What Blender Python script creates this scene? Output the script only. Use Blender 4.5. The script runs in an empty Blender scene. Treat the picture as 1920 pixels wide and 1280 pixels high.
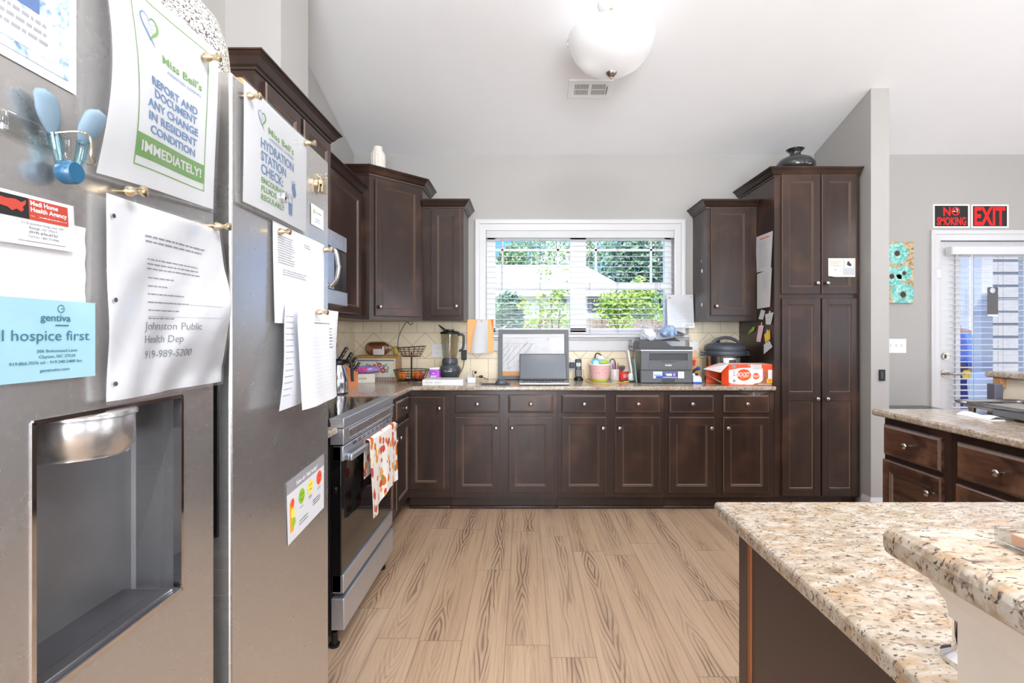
import bpy, bmesh, math, random
from mathutils import Vector, Matrix
PI = math.pi
R = random.Random(7)
SC = bpy.context.scene
COL = SC.collection

# ---------------------------------------------------------------- camera
CX, CY, FP, H = 983.0, 628.0, 950.0, 1.286      # vanishing point, focal length (px), eye height
cam = bpy.data.cameras.new('camera')
cam.sensor_width = 36.0
cam.lens = FP / 1920 * 36
cam.shift_x = (960 - CX) / 1920
cam.shift_y = (CY - 640) / 1920
cam.clip_start = 0.02
cam.clip_end = 300
co = bpy.data.objects.new('camera', cam)
COL.objects.link(co)
co.location = (0, 0, H)
co.rotation_euler = (PI / 2, 0, 0)
SC.camera = co
def PX(px, Y): return (px - CX) * Y / FP
def PZ(py, Y): return H + (CY - py) * Y / FP
def YC(py, z=0.914): return (H - z) * FP / (py - CY)

# ---------------------------------------------------------------- node helpers
def lin(c):
    def f(x):
        x /= 255.0
        return x / 12.92 if x <= 0.04045 else ((x + 0.055) / 1.055) ** 2.4
    return (f(c[0]), f(c[1]), f(c[2]), 1.0)

class S:
    """a node socket with arithmetic"""
    def __init__(s, t, k): s.t, s.k = t, k
    def _b(s, op, o, rev=False):
        a, b = (o, s) if rev else (s, o)
        return s.t.math(op, a, b)
    def __add__(s, o): return s._b('ADD', o)
    def __radd__(s, o): return s._b('ADD', o, True)
    def __sub__(s, o): return s._b('SUBTRACT', o)
    def __rsub__(s, o): return s._b('SUBTRACT', o, True)
    def __mul__(s, o): return s._b('MULTIPLY', o)
    def __rmul__(s, o): return s._b('MULTIPLY', o, True)
    def __truediv__(s, o): return s._b('DIVIDE', o)
    def __lt__(s, o): return s._b('LESS_THAN', o)
    def __gt__(s, o): return s._b('GREATER_THAN', o)

class T:
    def __init__(s, m):
        s.nt = m.node_tree
        s.b = s.nt.nodes.get('Principled BSDF')
    def new(s, typ, **kw):
        n = s.nt.nodes.new(typ)
        for k, v in kw.items(): setattr(n, k, v)
        return n
    def put(s, sock, v):
        if isinstance(v, S): s.nt.links.new(v.k, sock)
        elif isinstance(v, (tuple, list)) and len(v) == 3 and sock.type == 'RGBA': sock.default_value = (*v, 1)
        else: sock.default_value = v
    def math(s, op, a, b=None, c=None):
        n = s.new('ShaderNodeMath', operation=op)
        for i, v in enumerate((a, b, c)):
            if v is not None: s.put(n.inputs[i], v)
        return S(s, n.outputs[0])
    def coord(s, kind='Object'): return S(s, s.new('ShaderNodeTexCoord').outputs[kind])
    def xyz(s, v):
        n = s.new('ShaderNodeSeparateXYZ'); s.put(n.inputs[0], v)
        return [S(s, o) for o in n.outputs]
    def comb(s, x, y, z):
        n = s.new('ShaderNodeCombineXYZ')
        for i, v in enumerate((x, y, z)): s.put(n.inputs[i], v)
        return S(s, n.outputs[0])
    def scale(s, v, sc):
        n = s.new('ShaderNodeMapping'); s.put(n.inputs['Vector'], v); n.inputs['Scale'].default_value = sc
        return S(s, n.outputs[0])
    def noise(s, v, scale, detail=3, rough=.55, dist=0.0):
        n = s.new('ShaderNodeTexNoise'); s.put(n.inputs['Vector'], v)
        n.inputs['Scale'].default_value = scale; n.inputs['Detail'].default_value = detail
        n.inputs['Roughness'].default_value = rough; n.inputs['Distortion'].default_value = dist
        return S(s, n.outputs[0])
    def white(s, v):
        n = s.new('ShaderNodeTexWhiteNoise'); s.put(n.inputs['Vector'], v)
        return S(s, n.outputs['Value'])
    def voro(s, v, scale, out='Distance'):
        n = s.new('ShaderNodeTexVoronoi'); s.put(n.inputs['Vector'], v); n.inputs['Scale'].default_value = scale
        return S(s, n.outputs[out])
    def ramp(s, fac, stops, interp='LINEAR'):
        n = s.new('ShaderNodeValToRGB'); s.put(n.inputs[0], fac)
        r = n.color_ramp; r.interpolation = interp
        while len(r.elements) < len(stops): r.elements.new(.5)
        for e, (p, c) in zip(r.elements, stops):
            e.position = p; e.color = c if len(c) == 4 else (*c, 1)
        return S(s, n.outputs[0])
    def mix(s, fac, a, b, mode='MIX'):
        n = s.new('ShaderNodeMix', data_type='RGBA', blend_type=mode)
        s.put(n.inputs[0], fac); s.put(n.inputs[6], a); s.put(n.inputs[7], b)
        return S(s, n.outputs[2])
    def smooth(s, v, a, b):
        n = s.new('ShaderNodeMapRange', interpolation_type='SMOOTHSTEP'); s.put(n.inputs[0], v)
        n.inputs[1].default_value = a; n.inputs[2].default_value = b
        return S(s, n.outputs[0])
    def bump(s, h, strength=.2, dist=.01):
        n = s.new('ShaderNodeBump'); s.put(n.inputs['Height'], h)
        n.inputs['Strength'].default_value = strength; n.inputs['Distance'].default_value = dist
        s.nt.links.new(n.outputs[0], s.b.inputs['Normal'])
    def set(s, **kw):
        names = dict(col='Base Color', rough='Roughness', metal='Metallic', spec='Specular IOR Level', coat='Coat Weight',
                     coatr='Coat Roughness', emit='Emission Color', es='Emission Strength', trans='Transmission Weight', alpha='Alpha', ior='IOR', aniso='Anisotropic', sheen='Sheen Weight', sss='Subsurface Weight')
        for k, v in kw.items(): s.put(s.b.inputs[names[k]], v)

MATS = {}
def mat(name, fn):
    m = bpy.data.materials.new(name); m.use_nodes = True
    fn(T(m)); MATS[name] = m
    return m
def pm(name, c, rough=.5, metal=0.0, spec=.5, var=0.06, vs=18.0, bump=0.0, bs=120.0, coat=0.0, es=0.0, trans=0.0, alpha=1.0, sss=0.0):
    """plain material: colour with a little procedural variation"""
    if name in MATS: return MATS[name]
    def f(t):
        base = lin(c)
        o = t.coord()
        nz = t.noise(o, vs, 2)
        lo = tuple(x * (1 - var) for x in base[:3]); hi = tuple(min(1, x * (1 + var)) for x in base[:3])
        t.set(col=t.ramp(nz, [(.3, lo), (.7, hi)]), rough=rough, metal=metal, spec=spec)
        if coat: t.set(coat=coat, coatr=.1)
        if es: t.set(emit=base, es=es)
        if trans: t.set(trans=trans)
        if alpha < 1: t.set(alpha=alpha)
        if sss: t.set(sss=sss)
        if bump: t.bump(t.noise(o, bs, 3), bump, .004)
    return mat(name, f)

# ---------------------------------------------------------------- mesh builder
def frame(o, xd, yd=(0, 0, 1)):
    x = Vector(xd).normalized(); y = Vector(yd).normalized(); z = x.cross(y).normalized(); y = z.cross(x)
    m = Matrix((x, y, z)).transposed().to_4x4(); m.translation = Vector(o)
    return m
def fback(x, y, z): return frame((x, y, z), (1, 0, 0))       # faces the viewer (-Y)
def fright(x, y, z): return frame((x, y, z), (0, 1, 0))      # faces +X
def fleft(x, y, z): return frame((x, y, z), (0, -1, 0))      # faces -X
def ftop(x, y, z, a=0): return frame((x, y, z), (math.cos(a), math.sin(a), 0), (-math.sin(a), math.cos(a), 0))

WM = {}
_txt = {}
class MB:
    def __init__(s): s.v, s.f, s.mi, s.sm, s.cur = [], [], [], [], 0
    def add(s, vs, fs, smooth=False, M=None):
        b = len(s.v)
        for p in vs:
            p = Vector(p)
            s.v.append(M @ p if M else p)
        for f in fs:
            s.f.append(tuple(b + i for i in f)); s.mi.append(s.cur); s.sm.append(smooth)
        return s
    def m(s, k): s.cur = k; return s
    def box(s, x0, x1, y0, y1, z0, z1, bev=0.0, seg=2, M=None):
        if x1 < x0: x0, x1 = x1, x0
        if y1 < y0: y0, y1 = y1, y0
        if z1 < z0: z0, z1 = z1, z0
        vs = [(x, y, z) for z in (z0, z1) for y in (y0, y1) for x in (x0, x1)]
        fs = [(0, 2, 3, 1), (4, 5, 7, 6), (0, 1, 5, 4), (2, 6, 7, 3), (0, 4, 6, 2), (1, 3, 7, 5)]
        if not bev: return s.add(vs, fs, M=M)
        bm = bmesh.new()
        bv = [bm.verts.new(p) for p in vs]
        for f in fs: bm.faces.new([bv[i] for i in f])
        bmesh.ops.bevel(bm, geom=list(bm.edges), offset=min(bev, .49 * min(x1 - x0, y1 - y0, z1 - z0)), segments=seg, profile=.5, affect='EDGES')
        s.bm(bm, M=M, smooth='bevel'); return s
    def bm(s, bm, M=None, smooth=False):
        bm.verts.index_update(); bm.normal_update()
        vs = [v.co.copy() for v in bm.verts]
        if smooth == 'bevel':
            b = len(s.v); s.v += [M @ p if M else p for p in vs]
            for f in bm.faces:
                n = f.normal
                s.f.append(tuple(b + v.index for v in f.verts)); s.mi.append(s.cur)
                s.sm.append(not (max(abs(n.x), abs(n.y), abs(n.z)) > .9995 or abs(n.z) < 1e-4))
        else: s.add(vs, [[v.index for v in f.verts] for f in bm.faces], smooth, M)
        bm.free()
    def cyl(s, p0, p1, r0, r1=None, n=20, caps=True, M=None):
        r1 = r0 if r1 is None else r1
        p0, p1 = Vector(p0), Vector(p1); d = (p1 - p0).normalized()
        a = d.orthogonal().normalized(); b = d.cross(a)
        ring = [a * math.cos(2 * PI * i / n) + b * math.sin(2 * PI * i / n) for i in range(n)]
        vs = [p0 + c * r0 for c in ring] + [p1 + c * r1 for c in ring]
        s.add(vs, [(i, (i + 1) % n, n + (i + 1) % n, n + i) for i in range(n)], True, M)
        if caps:
            s.add(vs[:n], [tuple(range(n))[::-1]], False, M); s.add(vs[n:], [tuple(range(n))], False, M)
        return s
    def lathe(s, prof, c=(0, 0, 0), n=32, M=None, sx=1.0, sy=1.0, smooth=True):
        c = Vector(c); vs = []; fs = []
        for r, z in prof:
            for i in range(n):
                a = 2 * PI * i / n; vs.append(c + Vector((r * sx * math.cos(a), r * sy * math.sin(a), z)))
        for k in range(len(prof) - 1):
            for i in range(n):
                j = (i + 1) % n
                fs.append((k * n + i, k * n + j, (k + 1) * n + j, (k + 1) * n + i))
        s.add(vs, fs, smooth, M)
        if prof[0][0] > 1e-6: s.add(vs[:n], [tuple(range(n))[::-1]], False, M)
        if prof[-1][0] > 1e-6: s.add(vs[-n:], [tuple(range(n))], False, M)
        return s
    def tube(s, pts, r, n=8, closed=False, M=None, sq=None):
        pts = [Vector(p) for p in pts]; m = len(pts); vs = []; fs = []
        up = None
        for i, p in enumerate(pts):
            if closed: d = pts[(i + 1) % m] - pts[i - 1]
            else: d = pts[min(i + 1, m - 1)] - pts[max(i - 1, 0)]
            d.normalize()
            if up is None: up = d.orthogonal().normalized()
            up = (up - d * up.dot(d)); up = up.normalized() if up.length > 1e-6 else d.orthogonal().normalized()
            q = d.cross(up)
            rr = r(i / max(1, m - 1)) if callable(r) else r
            for k in range(n):
                a = 2 * PI * k / n
                vs.append(p + (up * math.cos(a) + q * math.sin(a)) * rr)
        for i in range(m if closed else m - 1):
            for k in range(n):
                j = (i + 1) % m; l = (k + 1) % n
                fs.append((i * n + k, i * n + l, j * n + l, j * n + k))
        s.add(vs, fs, True, M)
        if not closed:
            s.add(vs[:n], [tuple(range(n))[::-1]], False, M); s.add(vs[-n:], [tuple(range(n))], False, M)
        return s
    def prism(s, poly, z0, z1, M=None, smooth=False):
        n = len(poly)
        vs = [(x, y, z0) for x, y in poly] + [(x, y, z1) for x, y in poly]
        s.add(vs, [tuple(range(n))[::-1], tuple(range(n, 2 * n))], False, M)
        s.add(vs, [(i, (i + 1) % n, n + (i + 1) % n, n + i) for i in range(n)], smooth, M)
        return s
    def panel(s, u0, u1, v0, v1, prof, M, edge=()):
        """nested rectangles: (inset, height); last one is filled, the back left open on the carcass"""
        vs = []; fs = []
        for ins, w in prof:
            vs += [(u0 + ins, v0 + ins, w), (u1 - ins, v0 + ins, w), (u1 - ins, v1 - ins, w), (u0 + ins, v1 - ins, w)]
        for k in range(len(prof) - 1):
            for i in range(4):
                j = (i + 1) % 4
                fs.append((4 * k + i, 4 * k + j, 4 * k + 4 + j, 4 * k + 4 + i))
        e = 4 * (len(prof) - 1)
        fs.append((e, e + 1, e + 2, e + 3)); fs.append((3, 2, 1, 0))
        b = len(s.mi); s.add(vs, fs, M=M)
        for k in edge:
            for i in range(4): s.mi[b + 4 * k + i] = 1
        return s
    def sweep(s, path, prof, closed=False, caps=True):
        """prof (out, z) swept along a polyline in plan; outward is to the right of travel"""
        n = len(path); P = [Vector((p[0], p[1])) for p in path]; zz = path[0][2]
        def nrm(a, b):
            d = (b - a).normalized(); return Vector((d.y, -d.x))
        offs = []
        for i in range(n):
            if closed or 0 < i < n - 1:
                a, b = nrm(P[i - 1], P[i]), nrm(P[i], P[(i + 1) % n]); q = (a + b); q = q / (q.dot(q) / 2) if q.length > 1e-6 else a
                offs.append(q)
            else: offs.append(nrm(P[0], P[1]) if i == 0 else nrm(P[-2], P[-1]))
        k = len(prof)
        vs = [(P[i].x + offs[i].x * o, P[i].y + offs[i].y * o, zz + z) for i in range(n) for o, z in prof]
        fs = []
        for i in range(n if closed else n - 1):
            j = (i + 1) % n
            for a in range(k):
                b = (a + 1) % k
                fs.append((i * k + a, j * k + a, j * k + b, i * k + b))
        s.add(vs, fs)
        if caps and not closed:
            s.add(vs[:k], [tuple(range(k))]); s.add(vs[-k:], [tuple(range(k))[::-1]])
        return s
    def grid(s, fn, nu, nv, M=None, smooth=True, closed_u=False):
        vs = [fn(i / nu, j / nv) for j in range(nv + 1) for i in range(nu + 1)]
        w = nu + 1
        return s.add(vs, [(j * w + i, j * w + i + 1, (j + 1) * w + i + 1, (j + 1) * w + i) for j in range(nv) for i in range(nu)], smooth, M)
    def ball(s, c, r, n=16, sc=(1, 1, 1), M=None, fn=None):
        prof = []
        k = n // 2
        vs = []
        for j in range(k + 1):
            a = -PI / 2 + PI * j / k
            for i in range(n):
                b = 2 * PI * i / n
                d = Vector((math.cos(a) * math.cos(b), math.cos(a) * math.sin(b), math.sin(a)))
                rr = r * (fn(d) if fn else 1)
                vs.append((c[0] + d.x * rr * sc[0], c[1] + d.y * rr * sc[1], c[2] + d.z * rr * sc[2]))
        return s.add(vs, [(j * n + i, j * n + (i + 1) % n, (j + 1) * n + (i + 1) % n, (j + 1) * n + i) for j in range(k) for i in range(n)], True, M)
    def quad(s, u0, u1, v0, v1, w=0.0, M=None, n=1):
        for i in range(n):
            a = u0 + (u1 - u0) * i / n; b = u0 + (u1 - u0) * (i + 1) / n
            s.add([(a, v0, w), (b, v0, w), (b, v1, w), (a, v1, w)], [(0, 1, 2, 3)], M=M)
        return s
    def disc(s, u, v, r, w=0.0, M=None, n=24, ry=None, r0=0.0, a0=0.0, a1=2 * PI):
        ry = ry or r
        if r0 <= 0 and a1 - a0 > 6.28:
            return s.add([(u + r * math.cos(2 * PI * i / n), v + ry * math.sin(2 * PI * i / n), w) for i in range(n)], [tuple(range(n))], M=M)
        k = r0 / r
        vs = []
        for i in range(n + 1):
            a = a0 + (a1 - a0) * i / n
            vs += [(u + r * math.cos(a), v + ry * math.sin(a), w), (u + r * k * math.cos(a), v + ry * k * math.sin(a), w)]
        return s.add(vs, [(2 * i, 2 * i + 2, 2 * i + 3, 2 * i + 1) for i in range(n)], M=M)
    def text(s, st, u, v, size, w=0.0, M=None, align='LEFT', fit=None, bold=0.0, shear=0.0, sx=1.0):
        key = (st, bold, shear)
        if key not in _txt:
            c = bpy.data.curves.new('t', 'FONT'); c.body = st; c.size = 1; c.offset = bold; c.shear = shear
            c.resolution_u = 3
            o = bpy.data.objects.new('t', c); COL.objects.link(o)
            me = bpy.data.meshes.new_from_object(o)
            vs = [tuple(x.co) for x in me.vertices]; fs = [tuple(p.vertices) for p in me.polygons]
            bpy.data.objects.remove(o); bpy.data.curves.remove(c); bpy.data.meshes.remove(me)
            _txt[key] = (vs, fs)
        vs, fs = _txt[key]
        if not vs: return s
        x0 = min(p[0] for p in vs); x1 = max(p[0] for p in vs)
        k = size * sx
        if fit: k = fit / (x1 - x0)
        off = {'LEFT': -x0 * k, 'CENTER': -(x0 + x1) / 2 * k, 'RIGHT': -x1 * k}[align]
        return s.add([(u + off + p[0] * k, v + p[1] * size, w) for p in vs], fs, M=M)
    def map(s, fn):
        s.v = [Vector(fn(p)) for p in s.v]; return s
    def build(s, name, mats, parent=None, local=False):
        me = bpy.data.meshes.new(name)
        vs = s.v
        if parent is not None and not local:
            inv = WM[parent.name].inverted(); vs = [inv @ p for p in vs]
        me.from_pydata([tuple(p) for p in vs], [], s.f)
        if not isinstance(mats, (list, tuple)): mats = [mats]
        for x in mats: me.materials.append(x)
        for p, mi, sm in zip(me.polygons, s.mi, s.sm): p.material_index = mi; p.use_smooth = sm
        me.validate()
        if any(s.sm):      # crease between smooth faces that meet at more than 50 degrees
            ef = {}
            for p in me.polygons:
                if p.use_smooth:
                    for k in p.edge_keys: ef.setdefault(k, []).append(p.index)
            for e in me.edges:
                q = ef.get(tuple(sorted(e.vertices)), ())
                if len(q) == 2 and me.polygons[q[0]].normal.dot(me.polygons[q[1]].normal) < .643: e.use_edge_sharp = True
        o = bpy.data.objects.new(name, me); COL.objects.link(o)
        if parent is not None:
            o.parent = parent; WM[o.name] = WM[parent.name]
        else: WM[o.name] = Matrix.Identity(4)
        return o

def tag(o, label=None, cat=None, group=None, kind=None):
    if label: o['label'] = label
    if cat: o['category'] = cat
    if group: o['group'] = group
    if kind: o['kind'] = kind
    return o
def thing(name, label, cat, loc=(0, 0, 0), rz=0.0, group=None, kind=None, M=None):
    o = bpy.data.objects.new(name, None); COL.objects.link(o); o.empty_display_size = .05
    if M is None: M = Matrix.Translation(Vector(loc)) @ Matrix.Rotation(rz, 4, 'Z')
    o.matrix_world = M
    WM[o.name] = M.copy()
    return tag(o, label, cat, group, kind)
def struct(name, mb, m, parent=None, label=None):
    o = mb.build(name, m, parent)
    if parent is None: o['kind'] = 'structure'
    if label: o['label'] = label
    return o
def bez(p0, p1, p2, p3, n=12):
    p0, p1, p2, p3 = map(Vector, (p0, p1, p2, p3))
    return [p0 * (1 - t) ** 3 + p1 * 3 * t * (1 - t) ** 2 + p2 * 3 * t * t * (1 - t) + p3 * t ** 3 for t in [i / n for i in range(n + 1)]]
def spline(pts, k=6):
    P = [Vector(p) for p in pts]; out = []
    for i in range(len(P) - 1):
        a, b, c, d = P[max(i - 1, 0)], P[i], P[i + 1], P[min(i + 2, len(P) - 1)]
        for j in range(k):
            t = j / k
            out.append(.5 * (2 * b + (c - a) * t + (2 * a - 5 * b + 4 * c - d) * t * t + (3 * b - a - 3 * c + d) * t ** 3))
    return out + [P[-1]]

# ---------------------------------------------------------------- materials
def _wood(t):
    o = t.coord(); x, y, z = t.xyz(o)
    st = t.noise(t.comb(x * 30, y * 30, z * 2.2), 1, 5, .6, .4)
    big = t.noise(o, 3.2, 2)
    c = t.mix(st, lin((36, 25, 21)), lin((64, 45, 37)))
    c = t.mix(t.smooth(big, .5, .75), c, lin((84, 57, 44)))
    t.set(col=c, rough=t.math('ADD', .26, st * .14), spec=.35, coat=.18, coatr=.16)
    t.bump(st, .05, .002)
mat('wood', _wood)
def _wooe(t):  # bevel highlights painted in as a lighter copy of the cabinet wood
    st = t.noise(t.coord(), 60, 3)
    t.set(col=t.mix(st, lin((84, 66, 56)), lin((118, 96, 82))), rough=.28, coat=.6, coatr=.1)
mat('wood_edge_highlight', _wooe)
def _woodi(t):
    o = t.coord(); x, y, z = t.xyz(o)
    st = t.noise(t.comb(x * 6, y * 4, z * 26), 1, 5, .6, .7)
    big = t.noise(o, 7, 3)
    c = t.mix(t.smooth(st, .3, .7), lin((38, 23, 18)), lin((96, 64, 49)))
    c = t.mix(t.smooth(big, .48, .7) * .7, c, lin((126, 88, 68)))
    t.set(col=c, rough=.32, coat=.3, coatr=.2)
mat('wood_warm', _woodi)
def _granite(t):
    o = t.coord()
    sk = t.scale(o, (1.0, 1.9, 1.5))
    w = t.noise(sk, 8, 3)
    base = t.ramp(t.noise(sk, 24, 5, .65, .6), [(.25, lin((132, 110, 88))), (.42, lin((168, 150, 129))), (.55, lin((186, 174, 158))), (.75, lin((200, 194, 188)))])
    warm = t.smooth(t.noise(sk, 17, 3, .5, .8), .55, .68)
    base = t.mix(warm * .5, base, lin((186, 148, 108)))
    gr = t.smooth(t.noise(sk, 46, 4, .6, .6), .57, .64) * t.smooth(w, .3, .6)
    base = t.mix(gr * .7, base, lin((134, 116, 106)))
    gy = t.smooth(t.noise(sk, 30, 4, .7, 1.2), .60, .70)
    base = t.mix(gy * .6, base, lin((122, 116, 114)))
    d1 = t.smooth(t.noise(sk, 112, 2, .5, .3), .60, .66)
    d2 = t.smooth(t.noise(sk, 72, 3, .6, .9), .62, .67)
    base = t.mix(d1 * .85, base, lin((86, 64, 58)))
    base = t.mix(d2 * .9, base, lin((54, 48, 48)))
    t.set(col=base, rough=.16, spec=.5)
mat('granite', _granite)
def _steel(t):
    o = t.coord(); x, y, z = t.xyz(o)
    br = t.noise(t.comb(x * 120, y * 120, z * 1.5), 1, 3)
    sm = t.smooth(t.noise(o, 14, 3, .6), .55, .75) * t.smooth(t.noise(o, 2.5, 2), .5, .62)
    t.set(col=t.mix(br, lin((196, 194, 192)), lin((214, 212, 210))), metal=.86, rough=t.math('ADD', .22, br * .08 + sm * .12))
mat('steel', _steel)
pm('steel_plain', (176, 176, 178), .22, 1.0, var=.03)
pm('nickel', (186, 176, 166), .26, 1.0, var=.03)
pm('gold_metal', (206, 184, 150), .2, 1.0, var=.03)
pm('chrome', (225, 225, 228), .07, 1.0, var=.01)
pm('black_gloss', (10, 11, 13), .06, coat=.5, var=.02)
pm('black', (18, 18, 20), .38)
pm('black_metal', (22, 22, 24), .35, .3)
pm('dark_grey', (62, 64, 67), .42)
pm('mid_grey', (98, 100, 102), .45)
pm('wall_paint', (173, 170, 166), .55, var=.012, vs=3, bump=.03, bs=220)
pm('ceil_paint', (244, 243, 244), .6, var=.01, vs=3, bump=.03, bs=220)
pm('trim_paint', (208, 207, 208), .3, var=.01)
pm('beige_paint', (222, 213, 202), .5, var=.02)
pm('white_plastic', (236, 236, 234), .35, var=.02)
pm('paper', (214, 214, 216), .6, var=.015, vs=9)
pm('paper_bright', (248, 248, 250), .6, var=.01, vs=9)
pm('paper_cool', (212, 214, 220), .6, var=.02, vs=9)
pm('ink', (70, 72, 78), .7)
pm('ink_soft', (150, 152, 158), .7)
pm('ink_faint', (190, 192, 197), .7)
pm('blue_print', (108, 152, 200), .6)
pm('green_print', (124, 178, 84), .6)
pm('white', (245, 245, 245), .5, var=.01)
pm('red_sign', (255, 22, 18), .4, var=.01)
pm('sign_black', (32, 30, 30), .4)
def _sleeve(t):
    nt = t.nt; out = nt.nodes['Material Output']
    tr = t.new('ShaderNodeBsdfTransparent'); gl = t.new('ShaderNodeBsdfGlossy'); gl.inputs['Roughness'].default_value = .08
    df = t.new('ShaderNodeBsdfDiffuse'); df.inputs['Color'].default_value = (.9, .9, .92, 1)
    m1 = t.new('ShaderNodeMixShader'); m1.inputs[0].default_value = .05
    nt.links.new(tr.outputs[0], m1.inputs[1]); nt.links.new(df.outputs[0], m1.inputs[2])
    m2 = t.new('ShaderNodeMixShader')
    fr = t.new('ShaderNodeFresnel'); fr.inputs[0].default_value = 1.45
    nt.links.new(fr.outputs[0], m2.inputs[0]); nt.links.new(m1.outputs[0], m2.inputs[1]); nt.links.new(gl.outputs[0], m2.inputs[2])
    nt.links.new(m2.outputs[0], out.inputs['Surface'])
mat('sleeve', _sleeve)
def _pane(t, tint=(1, 1, 1, 1), gloss=.06):
    nt = t.nt; out = nt.nodes['Material Output']
    tr = t.new('ShaderNodeBsdfTransparent'); tr.inputs[0].default_value = tint
    gl = t.new('ShaderNodeBsdfGlossy'); gl.inputs['Roughness'].default_value = .02
    m = t.new('ShaderNodeMixShader'); m.inputs[0].default_value = gloss
    nt.links.new(tr.outputs[0], m.inputs[1]); nt.links.new(gl.outputs[0], m.inputs[2]); nt.links.new(m.outputs[0], out.inputs['Surface'])
mat('pane', lambda t: _pane(t, (1, 1, 1, 1), .012))
mat('smoky', lambda t: _pane(t, (.86, .85, .82, 1), .06))
mat('clear_blue', lambda t: _pane(t, (.62, .86, .93, 1), .12))
mat('clear', lambda t: _pane(t, (.9, .91, .91, 1), .14))
mat('bread_bag', lambda t: _pane(t, (.9, .84, .78, 1), .2))
def _floor(t):
    o = t.coord(); x, y, z = t.xyz(o)
    W, L = .183, 1.22
    u = (x + .078) / W
    i = t.math('FLOOR', u)
    r = t.white(t.comb(i, 3.0, 0.0))
    v = (y + r * 7.0) / L
    j = t.math('FLOOR', v)
    id2 = t.white(t.comb(i, j, 1.0))
    id3 = t.white(t.comb(j, i, 5.0))
    fu = t.math('FRACT', u); fv = t.math('FRACT', v)
    eu = t.math('MINIMUM', fu, 1.0 - fu) * W; ev = t.math('MINIMUM', fv, 1.0 - fv) * L
    seam = t.math('MINIMUM', eu, ev)
    cx = (fu - .5) * W + (id2 - .5) * .06
    wob = t.noise(t.comb(x * 7 + id3 * 30, y * 1.3, id2 * 20), 1, 3, .6) - .5
    # cathedral: long contour ovals round a wandering centre line
    d = t.math('ABSOLUTE', cx + wob * .042)
    long = t.noise(t.comb(id2 * 40, y * 1.1, id3 * 9), 1, 2) * .30
    f = (d * 1.0 + long + wob * .05) * 330.0
    ring = t.math('SINE', f)
    ring = t.smooth(ring, .1, .95)
    mask = t.smooth(d + wob * .03, .052, .016) * t.smooth(t.noise(t.comb(x * 3, y * 1.3, id2 * 13), 1, 2), .36, .60)
    fine = t.noise(t.comb(x * 120, y * 2.2, id2 * 5), 1, 4, .62, .25)
    soft = t.noise(t.comb(x * 5, y * .9, id2 * 9), 1, 3)
    c = t.mix(soft, lin((168, 139, 112)), lin((208, 178, 148)))
    c = t.mix(t.smooth(fine, .45, .7) * .55, c, lin((140, 113, 92)))
    c = t.mix((id3 - .5) * .25 + .12, c, lin((200, 180, 162)))
    c = t.mix(mask * .22, c, lin((146, 118, 98)))
    c = t.mix(ring * t.math('ADD', .05, mask * .75), c, lin((100, 77, 60)))
    c = t.mix(t.smooth(seam, .0022, .0006) * .65, c, lin((82, 66, 54)))
    t.set(col=c, rough=t.math('ADD', .34, fine * .12), spec=.4)
    t.bump(t.smooth(seam, 0.0, .002), .15, .001)
mat('floor', _floor)
def _tile(t):
    o = t.coord(); x, y, z = t.xyz(o)
    g = .0022
    def near(a, p):      # distance to nearest multiple of p
        f = t.math('FRACT', a / p + .5) - .5
        return t.math('ABSOLUTE', f) * p
    z1, z2, P = 1.087, 1.306, .2196
    xx = x + y            # the left splash runs along y, the back one along x
    low = t.math('MINIMUM', near(xx - .51, .152), t.math('MINIMUM', t.math('ABSOLUTE', z - z1), t.math('ABSOLUTE', z - z2)))
    x0 = xx - 3.03
    dm = t.math('MINIMUM', near(x0 + (z - z2), P), near(x0 - (z - z2), P)) * .707
    dm = t.math('MINIMUM', dm, t.math('MINIMUM', t.math('ABSOLUTE', z - z1), t.math('ABSOLUTE', z - z2)))
    inb = (z > z1) * (z < z2)
    d = dm * inb + low * (1.0 - inb)
    st = t.noise(t.comb(x * 4, y * 4, z * 22), 1, 4, .6, .6)
    cl = t.noise(o, 9, 3)
    c = t.mix(st, lin((236, 216, 180)), lin((250, 238, 212)))
    c = t.mix(t.smooth(cl, .5, .75) * .6, c, lin((236, 218, 188)))
    c = t.mix(t.smooth(d, g, g * .45), c, lin((170, 150, 124)))
    t.set(col=c, rough=.3)
    t.bump(t.smooth(d, 0.0, g * 1.6), .3, .002)
mat('tile', _tile)
def _towel(t):
    o = t.coord(); x, y, z = t.xyz(o)
    p = t.comb(y * .62, z * .62, x * .2)
    d = t.noise(p, 26, 4, .7)
    n = t.new('ShaderNodeTexVoronoi'); n.inputs['Scale'].default_value = 36
    wv = t.new('ShaderNodeVectorMath', operation='ADD'); t.put(wv.inputs[0], p); t.put(wv.inputs[1], t.comb(d * .022, d * .016, 0.0))
    t.nt.links.new(wv.outputs[0], n.inputs['Vector'])
    dist = S(t, n.outputs['Distance']); cc = S(t, n.outputs['Color'])
    r, g2, b2 = t.xyz(cc)
    colr = t.ramp(r, [(0, lin((226, 150, 62))), (.25, lin((214, 118, 48))), (.45, lin((206, 78, 58))), (.62, lin((232, 168, 92))), (.8, lin((196, 92, 96))), (.95, lin((150, 140, 70)))], 'CONSTANT')
    leaf = t.smooth(dist + (d - .5) * .55, .47, .41) * t.smooth(g2, .05, .12)
    vein = t.smooth(t.noise(p, 90, 2), .6, .68)
    c = t.mix(leaf, lin((240, 234, 226)), colr)
    c = t.mix(leaf * vein * .5, c, lin((240, 220, 200)))
    t.set(col=c, rough=.9, spec=.1)
mat('towel', _towel)
def _speck(t):
    o = t.coord()
    a = t.smooth(t.noise(o, 230, 2), .51, .56)
    t.set(col=t.mix(a, lin((206, 200, 192)), lin((52, 46, 44))), rough=.4)
mat('speckle', _speck)
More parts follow.
